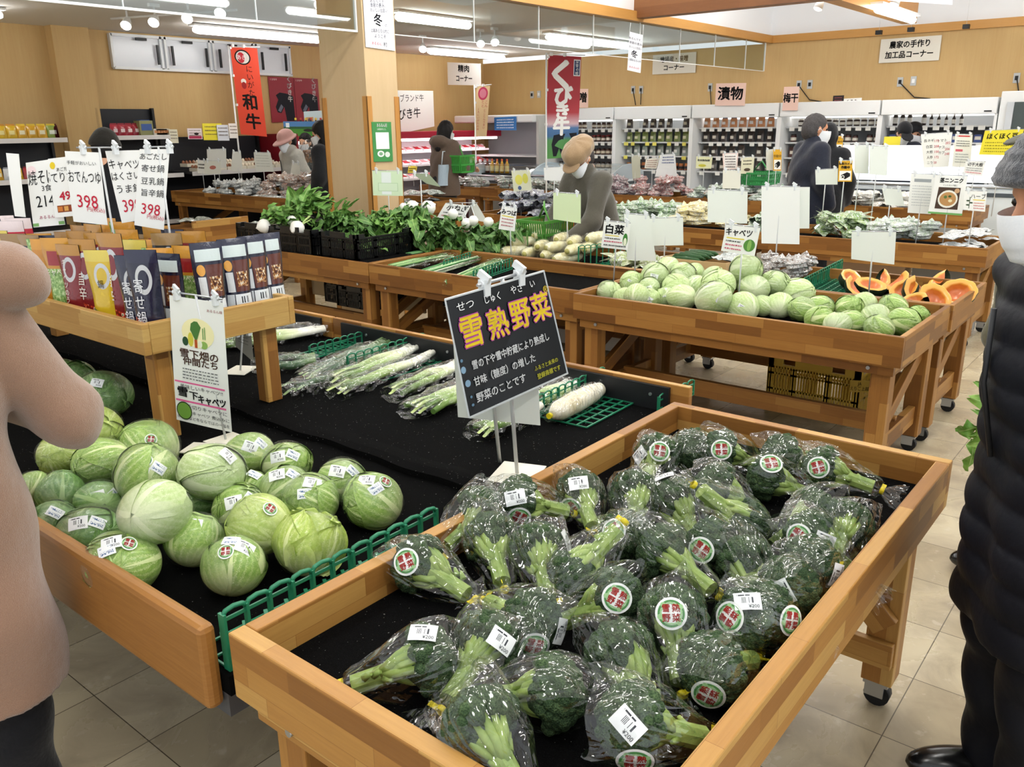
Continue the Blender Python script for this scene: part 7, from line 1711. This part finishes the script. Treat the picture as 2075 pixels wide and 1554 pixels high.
# ---------------------------------------------------------------- meat case along the left wall
t = thing('meat_case', 'long open meat case with a red canopy along the left wall', 'meat case', (9.8, 10.1, 0))
MA, MZ = 7.35, 11.7
MB().b2((MA, 9.62, 0), (MZ, 10.5, .55)).build('base', plain('#e6dede', .4), t); MB().b2((MA, 10.35, .55), (MZ, 10.5, 1.42)).build('back_panel', plain('#e9e4e6', .5), t)
MB().b2((MA, 9.66, 1.38), (MZ, 10.5, 1.48)).build('canopy', plain('#b0203a', .4), t, bevel=.01)
MB().b2((MA + .05, 9.72, 1.34), (MZ - .05, 9.78, 1.375)).build('case_lamp', emis((1, .93, .95), 9), t)
MB().b2((MA - .03, 9.6, 0), (MA, 10.5, 1.48)).build('end_panel', plain('#7a1420', .4), t)
tray_me = {}
for si, (z, y) in enumerate(((1.18, 10.05), (.98, 9.92), (.78, 9.80))):
    sf = MB().b2((MA, y - .1, z - .03), (MZ, 10.35, z)).build('shelf', plain('#f0ecee', .4), t)
    if not tray_me:
        mb = MB(); mb.box((0, 0, .012), (.16, .11, .024), None, 0); mb.grid(lambda a, b: Vector(((a - .5) * .13, (b - .5) * .085, .026 + .014 * math.sin(PI * a) * math.sin(PI * b) + .004 * math.sin(9 * a) * math.sin(7 * b))), 6, 6, 1); mb.box((.04, 0, .042), (.05, .05, .002), None, 0)
        tray_me['a'] = mb.mesh('meat_tray', [plain('#f1eff0', .3), plain('#b5303a', .3, coat=.6)]); tray_me['b'] = mb.mesh('meat_tray', [plain('#f1eff0', .3), plain('#d98a8e', .3, coat=.6)])
    for k in range(22):
        o = link('meat_tray', tray_me['a' if (k * 5 + si) % 3 else 'b']); o.matrix_basis = Matrix.Translation((MA + .15 + k * .195, y + .02, z + .02)) @ Matrix.Rotation(.45, 4, 'X'); tag(o, 'white tray of red meat on the %s shelf of the meat case' % ['top', 'middle', 'bottom'][si], 'meat tray', 'meat trays on the %s shelf' % ['top', 'middle', 'bottom'][si])
# white corner fridge and bottle counter
t = thing('display_fridge', 'white open fridge with a blue notice in the far corner', 'fridge', (11.6, 9.4, 0))
MB().b2((11.3, 8.6, 0), (12.2, 10.3, .7)).build('base', M_WHITE, t); MB().b2((11.2, 8.6, 1.6), (12.2, 10.3, 1.72)).build('top_panel', M_WHITE, t, bevel=.02); MB().b2((12.1, 8.6, .7), (12.2, 10.3, 1.6)).build('back_panel', plain('#9aa0a2', .5), t); MB().b2((11.3, 8.55, .7), (12.2, 8.6, 1.7)).build('side_panel', plain('#c5c6c0', .5), t)
MB().b2((11.4, 8.62, 1.05), (12.1, 10.28, 1.07)).build('shelf', M_WHITE, t)
wallcard('bright blue notice with white lines on the corner fridge', [(1003, 238), (1046, 236), (1046, 264), (1000, 264)], 'u', 11.18, m=plain('#2f74b8', .45), shapes=lines(.2, 4, .2, .12, .9, .08, '#dbe8f2', 3))
t = thing('bottle_counter', 'dark counter of sauce bottles in front of the corner fridge', 'counter', (10.7, 8.9, 0))
MB().b2((10.4, 8.45, 0), (10.95, 10.0, .80)).build('body', plain('#4a2428', .5), t); MB().b2((10.38, 8.43, .80), (10.97, 10.02, .84)).build('top_board', M_BLACK, t)
BT_ = [(('#6a3a1c', '#e0c8a0', '#d8c43a'), 'sauce bottle with a yellow cap'), (('#5a2a1c', '#e6ded0', '#c03a30'), 'sauce bottle with a red cap'), (('#d9a52a', '#e8d48a', '#c0502a'), 'bright yellow juice bottle')]
for k in range(14):
    c, nm = BT_[0 if k < 5 else (1 if k < 10 else 2)]
    good('bottle', nm + ' on the dark counter', 'bottle', c, (10.48, 9.85 - k * .10, .84), 0, 'bottle', nm + 's on the dark counter', 1.0)
for k in range(8):
    good('bottle', 'dark sauce bottle in front of the landscape poster', 'bottle', ('#1e1614', '#d9c9a0', '#b0302a' if k % 2 else '#d8b83a'), (7.45 + k * .085, 9.75, 1.48), 0, 'bottle', 'dark sauce bottles on the meat case', .95)
# ---------------------------------------------------------------- black shelves at the left wall
def gondola(label, u0, u1, zt, shelves, vf=10.05):
    t = thing('gondola_shelf', label, 'shelf', ((u0 + u1) / 2, 10.3, 0), 0, 'black wall shelves')
    MB().b2((u0, 10.46, 0), (u1, 10.52, zt)).build('back_panel', plain('#14161c', .5), t)
    for x in (u0, u1 - .03): MB().b2((x, 10.40, 0), (x + .03, 10.46, zt + .01)).build('upright', M_BLACK, t)
    for z, vfz in shelves:
        s = MB().b2((u0, vfz, z - .025), (u1, 10.46, z)).build('shelf_board', plain('#1a1b1f', .5), t); MB().b2((u0, vfz - .012, z - .045), (u1, vfz, z + .005)).build('price_rail', plain('#dcd8d6', .45), s)
    MB().b2((u0, 10.0, 0), (u1, 10.46, .2)).build('base', M_BLACK, t)
gA = atv(0, 282, 10.05); gB = atv(135, 276, 10.05)
gondola('black wall shelf of colourful packets at the left picture edge', gA.x - .5, gB.x, 1.56, [(gA.z, 10.05), (gA.z - .42, 9.9), (.5, 9.8)])
b1 = atv(218, 276, 10.1); b2_ = atv(318, 275, 10.1)
gondola('tall black wall shelf holding red packets and a can', 5.06, 5.80, 1.80, [(b1.z, 10.1), (b1.z - .45, 9.9), (.5, 9.8)])
gondola('low wide black shelf of egg trays left of the orange banner', 5.83, 7.3, 1.46, [(1.05, 9.75), (.7, 9.7)])
pc = [('#8fa34a', '#e6e8d8', '#d9c03a'), ('#d9b02a', '#e8d890', '#c98a2a'), ('#d8a52c', '#efe6c0', '#e0c03a'), ('#4a7a4a', '#e0e6dc', '#3c5f3a'), ('#a8323a', '#e8dcd8', '#7a2028'), ('#c9ccd0', '#e8e8ea', '#8a8f98'), ('#7a4a6a', '#e8dce4', '#5a3a50')]
for k in range(13):
    x = gA.x - .35 + k * .105
    good('snack_packet', 'colourful packet on the upper left wall shelf, %s from its left' % ORD[k], 'pack', pc[[5, 3, 5, 6, 1, 1, 2, 2, 2, 0, 4, 3, 4][k]], (min(x, gB.x - .08), 10.18, gA.z + .002), PI / 2 - .2, 'packet', 'packets on the upper left shelf', 1.05)
for k in range(10): good('snack_packet', 'packet lying on the lower left wall shelf', 'pack', pc[(k * 3) % 7], (gA.x - .4 + k * .1, 10.0, gA.z - .418), PI / 2, 'packet', 'packets on the lower left shelf', .9)
for k in range(4): good('snack_packet', 'red packet on the tall black shelf', 'pack', ('#a8283a', '#e8d0d0', '#8a2030'), (5.18 + k * .09, 10.24, b1.z + .002), PI / 2, 'packet', 'red packets on the tall shelf', 1.0)
good('tea_can', 'tall olive can with a blue lid on the tall black shelf', 'box', ('#8a8a5a', '#3c5a9a', '#3a5a9c'), (5.55, 10.24, b1.z + .002), PI / 2, 'can', None, 1.9)
for k in range(5): good('carton', 'pale small carton on the tall black shelf', 'box', ('#d9d2c2', '#c98a5a', '#e8e2d8'), (5.62 + k * .035 + .04, 10.18, b1.z + .002), PI / 2, 'carton', 'cartons on the tall shelf', .8)
for k in range(9):
    for j in range(2):
        mb = MB(); p = Vector((5.98 + k * .145, 9.86 + j * .2, 1.052 + .05 * j))
        t = thing('egg_tray', 'tray of eggs on the low black shelf', 'egg tray', p, 0, 'egg trays on the low shelf')
        MB().box(p + Vector((0, 0, .02)), (.135, .17, .04)).build('tray', plain('#d9d2c0', .5), t)
        eg = MB()
        for a in range(3):
            for b in range(2): eg.lathe([(.0005, -.02), (.018, -.008), (.02, .004), (.012, .022), (.0005, .027)], 8, 0, p + Vector((-.045 + a * .045, -.04 + b * .08, .05)))
        eg.build('eggs', plain('#e4d8c4' if k % 3 else '#8a5a40', .5), t)['kind'] = 'stuff'
for k, (x, y, w_, h_, c, lb) in enumerate(((380, 260, 30, 22, '#ecdfe2', 'white and pink beef card on the low black shelf'), (411, 250, 40, 34, '#e6d83a', 'yellow handwritten card on the low black shelf'), (440, 253, 24, 32, '#d8dce4', 'blue-white picture card on the low black shelf'), (464, 250, 18, 30, '#eeeae4', 'white price card next to the orange banner'), (343, 262, 18, 28, '#e2dcc4', 'small cream card on the low black shelf'))):
    wallcard(lb, [(x, y), (x + w_, y), (x + w_ - 1, y + h_), (x + 1, y + h_)], 'v', 10.2 - .02 * k, m=plain(c, .5), shapes=[(rct(.06, .7, .94, .95), '#b03a5a')] * (k == 0) + [(ell(.6, .5, .16, .12), '#2a2426')] * (k == 0) + lines(.2, 3, .22, .1, .9, .06, '#6a5a4a', k))

# ---------------------------------------------------------------- bagged goods on the rear tables
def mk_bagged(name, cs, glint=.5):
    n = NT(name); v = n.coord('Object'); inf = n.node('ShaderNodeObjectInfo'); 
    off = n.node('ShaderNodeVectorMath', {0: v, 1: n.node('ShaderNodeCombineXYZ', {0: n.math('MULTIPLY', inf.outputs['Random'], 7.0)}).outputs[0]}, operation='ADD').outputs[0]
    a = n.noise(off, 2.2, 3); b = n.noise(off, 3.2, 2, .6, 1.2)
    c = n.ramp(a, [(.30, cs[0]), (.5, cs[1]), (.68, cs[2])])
    c = n.mix(n.ramp(n.math('ABSOLUTE', n.math('SUBTRACT', b, .5)), [(0.0, (1, 1, 1)), (.02 + .05 * glint, (.35, .35, .35)), (.05 + .10 * glint, (0, 0, 0))]), c, '#f2f6f7')  # white glints of the plastic film painted into the base colour
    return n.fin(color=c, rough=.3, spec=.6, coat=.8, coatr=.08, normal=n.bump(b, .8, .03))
def far_mesh(kind, mat, seed):
    r = random.Random(seed); mb = MB(); f = [r.uniform(0, 6) for _ in range(6)]
    if kind == 'bag':
        def fn(a, b):
            ph = 2 * PI * a; th = PI * b; w = math.sin(3 * ph + f[0] + 2 * th) * .12 + math.sin(5 * ph + f[1]) * .08 * math.sin(th) + .1 * math.sin(7 * th + f[2])
            rr = math.sin(th) ** .7 * (1 + w); z = -math.cos(th) * .55
            if b > .8: rr *= .45 + .9 * abs(b - .88); z = .35 + (b - .8) * 2.2
            return Vector((rr * math.cos(ph), rr * math.sin(ph) * .8, z + .5))
        mb.grid(fn, 14, 12, smooth=False)
    if kind == 'long':
        def fn(a, b):
            ph = 2 * PI * a; w = 1 + .18 * math.sin(4 * ph + f[0] + 6 * b) + .1 * math.sin(9 * b + f[1]); rr = (.35 + .4 * math.sin(PI * min(1, b * .9 + .1)) ** .6) * w
            if b > .82: rr *= 1 + (b - .82) * 3
            return Vector(((b - .5) * 3.2, rr * math.cos(ph) * .8, rr * math.sin(ph) * .55 + .4))
        mb.grid(fn, 12, 14, smooth=False)
    if kind == 'flat': mb.grid(lambda a, b: Vector(((a - .5) * 2, (b - .5) * 1.5, .15 + .3 * math.sin(PI * a) * math.sin(PI * b) + .07 * math.sin(9 * a + f[0]) * math.sin(8 * b + f[1]))), 10, 8, smooth=False); mb.grid(lambda a, b: Vector(((.5 - a) * 2, (b - .5) * 1.5, .1)), 2, 2)
    if kind == 'leafy':
        for k in range(9): leafsheet(mb, Vector((0, 0, .3)), (r.uniform(-1, 1), r.uniform(-1, 1), r.uniform(0, .7)), (0, 0, 1), 1.1, .9, r, .6)
        mb.lathe([(.0005, 0), (.6, .1), (.7, .4), (.4, .75), (.0005, .85)], 10, 0, smooth=False)
    return mb.mesh('bagged_produce', mat)
FAR = {}
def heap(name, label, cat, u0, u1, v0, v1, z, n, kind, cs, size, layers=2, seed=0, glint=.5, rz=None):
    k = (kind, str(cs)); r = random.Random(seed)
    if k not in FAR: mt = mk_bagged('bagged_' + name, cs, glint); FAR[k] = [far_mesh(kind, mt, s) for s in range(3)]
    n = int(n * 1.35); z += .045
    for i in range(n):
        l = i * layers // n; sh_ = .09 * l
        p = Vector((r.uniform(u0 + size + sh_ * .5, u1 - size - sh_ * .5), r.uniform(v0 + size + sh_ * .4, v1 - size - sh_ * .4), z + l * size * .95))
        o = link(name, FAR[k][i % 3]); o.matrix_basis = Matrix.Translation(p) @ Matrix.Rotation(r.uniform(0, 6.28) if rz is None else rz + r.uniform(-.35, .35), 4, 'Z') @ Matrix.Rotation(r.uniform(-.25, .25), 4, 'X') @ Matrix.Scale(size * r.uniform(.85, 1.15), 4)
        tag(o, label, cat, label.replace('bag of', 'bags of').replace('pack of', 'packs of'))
Z2 = .648
heap('carrot_bag', 'bag of purple carrots in a heap right of the pillar row', 'carrot bag', 6.46, 7.2, 4.35, 5.65, Z2, 40, 'long', ('#2f2f58', '#55558a', '#9ab08a'), .085, 3, 1, .8, 0.2)
heap('greens_bag', 'bag of leafy greens behind the napa cabbage card', 'greens bag', 6.46, 7.2, 3.55, 4.28, Z2, 14, 'bag', ('#4a7f3f', '#7aa562', '#c4d8b4'), .09, 2, 2, .7)
heap('squash_bag', 'bag of pale yellow squash pieces on the second row', 'squash bag', 6.46, 7.2, 2.95, 3.62, Z2 + .03, 14, 'bag', ('#e3cf7a', '#ecdc94', '#f2eac0'), .085, 2, 3, .3)
heap('greens_bag', 'bag of green leaves right of the yellow squash', 'greens bag', 6.46, 7.2, 2.5, 2.98, Z2, 12, 'long', ('#4f8f4a', '#86b06a', '#d4e0cc'), .075, 2, 4, .7, 0.3)
heap('lettuce_bag', 'bag of green lettuce behind the largest blank notice', 'lettuce bag', 6.46, 7.2, 1.95, 2.55, Z2, 11, 'leafy', ('#5a8a3f', '#86a95a', '#b8cc8a'), .10, 2, 5, .25)
heap('greens_bag', 'clear bag of greens under the garlic soup poster', 'greens bag', 6.46, 7.2, 1.45, 1.98, Z2, 14, 'bag', ('#86b070', '#c0d2b8', '#eef2ee'), .075, 2, 6, .9)
heap('mushroom_pack', 'silver pack at the right end of the second row', 'pack', 6.46, 7.2, 1.11, 1.5, Z2, 12, 'flat', ('#a0a8aa', '#d4d8d8', '#f4f6f6'), .07, 2, 7, .9)
heap('greens_pack', 'pack of dark greens right of the pillar', 'greens pack', 6.46, 7.6, 6.96, 7.95, Z2, 18, 'flat', ('#2c4a38', '#4a6a54', '#aab8b0'), .10, 2, 8, .8)
heap('radish_bag', 'bag of white radish on the rear table before the chest freezer', 'radish bag', 9.12, 9.82, 1.75, 3.22, Z2, 26, 'long', ('#d9cfb0', '#e8e2d2', '#f2f0ea'), .085, 2, 9, .6)
heap('root_bag', 'bag of brown roots behind the yellow camera notice', 'root bag', 9.12, 9.82, 2.9, 3.6, Z2 + .1, 6, 'long', ('#8a6a42', '#b59868', '#d9c9a4'), .085, 1, 10, .3)
heap('greens_bag', 'bag of greens behind the cream notice', 'greens bag', 9.12, 9.82, 3.5, 4.8, Z2, 20, 'bag', ('#4a7a50', '#8fae8c', '#dfe6e2'), .08, 2, 11, .9)
heap('onion_bag', 'bag of red onions on the rear table right of the capped shopper', 'onion bag', 9.12, 9.82, 4.9, 5.7, Z2, 18, 'bag', ('#8a2f38', '#b5504a', '#e3c8be'), .085, 3, 12, .6)
heap('potato_bag', 'bag of dark purple potatoes behind the capped shopper', 'potato bag', 9.12, 9.82, 5.6, 6.4, Z2, 18, 'bag', ('#54304a', '#8a4a5a', '#d9c8cc'), .08, 3, 13, .7)
heap('mixed_pack', 'pack of red and green vegetables before the curved freezer', 'vegetable pack', 9.22, 9.92, 6.45, 8.0, Z2, 26, 'bag', ('#8a2c3c', '#5a8050', '#e8e4e4'), .075, 2, 14, .8)
heap('mixed_pack', 'pack of pink and green vegetables below the hooded woman', 'vegetable pack', 9.22, 9.92, 8.0, 9.2, Z2, 20, 'bag', ('#b06a80', '#5f7a50', '#eee6ea'), .075, 2, 15, .8)
ZL = .85 - .07
heap('mushroom_bag', 'silver bag of mushrooms at the left of the mushroom table', 'mushroom bag', 5.53, 6.45, 8.3, 9.25, ZL, 26, 'bag', ('#6a6e6c', '#a8acaa', '#e6eaea'), .08, 2, 16, .9)
heap('mushroom_bag', 'bag of brown mushrooms heaped beside the pillar', 'mushroom bag', 5.6, 6.45, 7.42, 8.3, ZL, 26, 'bag', ('#7a4a34', '#b07c5a', '#e0ccba'), .085, 3, 17, .6)
heap('greens_bag', 'clear bag along the front board of the mushroom table', 'greens bag', 5.53, 5.72, 7.5, 8.5, ZL, 10, 'flat', ('#5f7a70', '#a4b4b0', '#dfe6e6'), .07, 1, 18, .9)
heap('shiitake_bag', 'bag of brown shiitake behind the pale cabbages', 'mushroom bag', 4.55, 5.02, 1.62, 2.1, Z2, 12, 'bag', ('#5a4438', '#8a7060', '#d4c8c0'), .065, 2, 19, .8)
heap('napa_cabbage', 'napa cabbage leaves beside the tall green rack', 'napa cabbage', 4.4, 4.75, 2.48, 2.9, Z2, 5, 'leafy', ('#6f8f3a', '#a4b46a', '#dfe3c0'), .10, 1, 20, .2)
# cucumber box
cb_ = at(1352, 545, .66); t = thing('cardboard_tray', 'plain cardboard tray of cucumbers behind the pale cabbages', 'tray', (4.62, 2.3, .646))
CX0, CX1, CY0, CY1 = 4.40, 4.72, 2.02, 2.43; M_CARDB = plain('#c8a878', .7)
for a, b in (((CX0, CY0, .646), (CX0 + .006, CY1, .80)), ((CX1 - .006, CY0, .646), (CX1, CY1, .80)), ((CX0 + .006, CY0, .646), (CX1 - .006, CY0 + .006, .80)), ((CX0 + .006, CY1 - .006, .646), (CX1 - .006, CY1, .80))): MB().b2(a, b).build('side_wall', M_CARDB, t)
MB().b2((CX0, CY0, .646), (CX1, CY1, .65)).build('bottom', M_CARDB, t)
M_CUC = mk_cloth('cucumber_skin', '#1f3f22', '#35592f', 120, .5, .4, 0)
for k in range(8):
    c = Vector((CX0 + .05 + .032 * k, 2.30, .79 + .012 * (k % 2))); o = MB().tube([c + Vector((0, -.10, 0)), c + Vector((0, -.08, .002)), c + Vector((0, 0, .006)), c + Vector((0, .08, .002)), c + Vector((0, .095, 0))], [.004, .014, .016, .014, .004], 10).build('cucumber', M_CUC); tag(o, 'dark green cucumber lying in the cardboard tray', 'cucumber', 'cucumbers in the cardboard tray')
heap('clear_pack', 'clear pack with a dark print at the right of the cucumber tray', 'pack', 4.45, 4.8, 1.9, 2.25, .75, 4, 'flat', ('#4a544c', '#a8b4b0', '#dfe4e2'), .06, 1, 21, .7)
# ---------------------------------------------------------------- under the tables, baskets and bags in hand
M_YCR = plain('#c9a63a', .5)
crate('yellow plastic crate under the cabbage table', 4.45, 1.25, .002, .36, .50, .30, M_YCR)
q = at(1690, 800, .15)
wallcard('handwriting on the yellow crate under the table', [(1722, 770), (1762, 772), (1762, 796), (1722, 794)], 'u', 4.445, [L('JA\nえちご上越', .5, .5, .4)], plain('#d0b04c', .5), 'crate_label')
crate('black crate on the floor shelf under the leek table', 4.45, 4.2, .28, .5, .36, .16)
crate('black crate beside it under the turnip table', 4.05, 4.62, .28, .36, .5, .16)
crate('black crate low under the turnip crates', 3.75, 4.25, .36, .36, .36, .14)
for nm, a, b, c in (('pale plywood board under the turnip table', (4.3, 4.3, .24), (4.32, 5.6, .56), '#b8a078'), ('beige box under the second row of tables', (6.9, 1.7, .02), (7.1, 2.3, .5), '#c9a98a'), ('grey storage boxes under the second row', (6.9, 1.2, .02), (7.1, 1.65, .5), '#9a9a98'), ('white box under the leek table', (4.9, 3.0, .02), (5.05, 3.7, .4), '#cfcac0')):
    tag(MB().b2(a, b).build('storage_box', plain(c, .6), None, bevel=.006), nm, 'box')
t = thing('end_board', 'wooden end board of the left-hand row behind the soup pouches', 'board', (4.2, 6.7, 0)); MB().b2((3.95, 6.69, .45), (4.5, 6.715, .80)).build('board', M_WOOD, t, bevel=.003); MB().b2((4.1, 6.69, 0), (4.35, 6.715, .45)).build('leg', M_WOOD_DK, t)
def basket(label, c, sx, sy, h, m, tilt=0.0, handle=True):
    c = Vector(c); t = thing('shopping_basket', label, 'basket', c); mb = MB()
    for k in range(14):
        f = k / 13
        for s in (-1, 1):
            mb.bar(c + Vector((-sx / 2 + sx * f, s * sy / 2 * .85, 0)), c + Vector((-sx / 2 + sx * f, s * sy / 2, h)), .01, .006); mb.bar(c + Vector((s * sx / 2 * .85, -sy / 2 + sy * f, 0)), c + Vector((s * sx / 2, -sy / 2 + sy * f, h)), .01, .006)
    for z in (0.0, .45, 1.0):
        kx = .85 + .15 * z; q = [c + Vector((a * sx / 2 * kx, b * sy / 2 * kx, h * z)) for a, b in ((-1, -1), (1, -1), (1, 1), (-1, 1))]
        for i in range(4): mb.bar(q[i], q[(i + 1) % 4], .014 if z == 1 else .008, .02)
    mb.b2(c + Vector((-sx * .42, -sy * .42, 0)), c + Vector((sx * .42, sy * .42, .006))); mb.build('basket_wall', m, t)
    if handle: MB().tube([c + Vector((-sx * .3, -sy / 2, h)), c + Vector((-sx * .2, -sy * .2, h + .1)), c + Vector((0, 0, h + .13)), c + Vector((sx * .2, sy * .2, h + .1)), c + Vector((sx * .3, sy / 2, h))], .008, 6).build('handle', m, t)
M_BASK = plain('#4f8f3a', .4)
basket('olive green shopping basket on the arm of the capped shopper', atd(1103, 492, 6.3), .36, .26, .17, M_BASK)
basket('bright green basket beside the woman at the meat case', atd(934, 348, 11.2), .28, .24, .2, plain('#3f9a3f', .4))
basket('green basket of produce behind the security notice', atd(1541, 372, 9.9), .4, .3, .12, plain('#2f8a4a', .4))
t = thing('tote_bag', 'light blue tote bag hanging from the hooded woman', 'bag', atd(905, 372, 11.15)); c = atd(905, 372, 11.15)
def tb(a, b): s = 2 * PI * a; return c + Vector((.15 * math.cos(s) * (1 - .15 * b), .06 * math.sin(s) * (1 + .2 * math.sin(5 * s)), -.02 + .26 * b))
m_ = MB(); m_.grid(tb, 20, 8); m_.grid(lambda a, b: c + Vector((.15 * b * math.cos(2 * PI * a), .06 * b * math.sin(2 * PI * a), -.02)), 20, 2); m_.build('bag_body', mk_cloth('pale_blue_cloth', '#9fb0c0', '#b0c0cd', 60, .3), t)
m_ = MB(); m_.tube([c + Vector((-.08, 0, .24)), c + Vector((-.05, 0, .40)), c + Vector((.05, 0, .40)), c + Vector((.08, 0, .24))], .008, 6); m_.build('strap', plain('#c4d0d8', .6), t)
c = atd(628, 320, 10.75); t = thing('clear_bag', 'clear bag of brown mushrooms held up by the masked shopper', 'bag', c)
m_ = MB(); r = random.Random(2)
for k in range(14): ico(m_, c + Vector((r.uniform(-.07, .07), r.uniform(-.07, .07), r.uniform(-.05, .08))), r.uniform(.02, .032), r)
m_.build('mushrooms', plain('#8a6a52', .5), t)['kind'] = 'stuff'; m_ = MB(); m_.grid(lambda a, b: c + Vector((.12 * math.sin(PI * (b * .86 + .05)) * math.cos(2 * PI * a) * (1 + .15 * math.sin(7 * 2 * PI * a)), .12 * math.sin(PI * (b * .86 + .05)) * math.sin(2 * PI * a), -.12 + .34 * b)), 20, 12, 0, False); m_.build('bag', M_FILM, t)
# bag of greens and stick carried beside the khaki sleeve
c = atd(2003, 850, 2.3); t = thing('greens_bunch', 'bunch of bright leaves held down beside the black coat', 'leaf vegetable', c); lf = MB(); r = random.Random(8)
for k in range(16): leafsheet(lf, c + Vector((r.uniform(-.03, .04), r.uniform(-.05, .03), r.uniform(-.08, .06))), RIGHT.to_3d() * r.uniform(-1, .4) + Vector((0, 0, r.uniform(-1, .9))) + FWD.to_3d() * r.uniform(-.4, .4), (-HX, -HY, .2), r.uniform(.06, .10), r.uniform(.035, .055), r, .3)
lf.build('leaves', mk_leafy('bright_leaves', '#5f8f35', '#8fb552'), t)['kind'] = 'stuff'

heap('daikon_leaf_bag', 'bag of pale greens on the low board under the mushroom table', 'greens bag', 5.02, 5.45, 7.3, 9.0, .52, 14, 'flat', ('#3f5f50', '#8fa89a', '#dfe6e0'), .10, 1, 30, .9)
tag(MB().b2((4.98, 7.2, .47), (5.47, 9.1, .515)).b2((5.0, 7.25, 0), (5.06, 7.31, .47)).b2((5.0, 8.98, 0), (5.06, 9.04, .47)).b2((5.4, 7.25, 0), (5.46, 7.31, .47)).b2((5.4, 8.98, 0), (5.46, 9.04, .47)).build('low_bench', M_WOOD_DK, None, bevel=.003), 'low wooden bench in front of the mushroom table', 'bench')
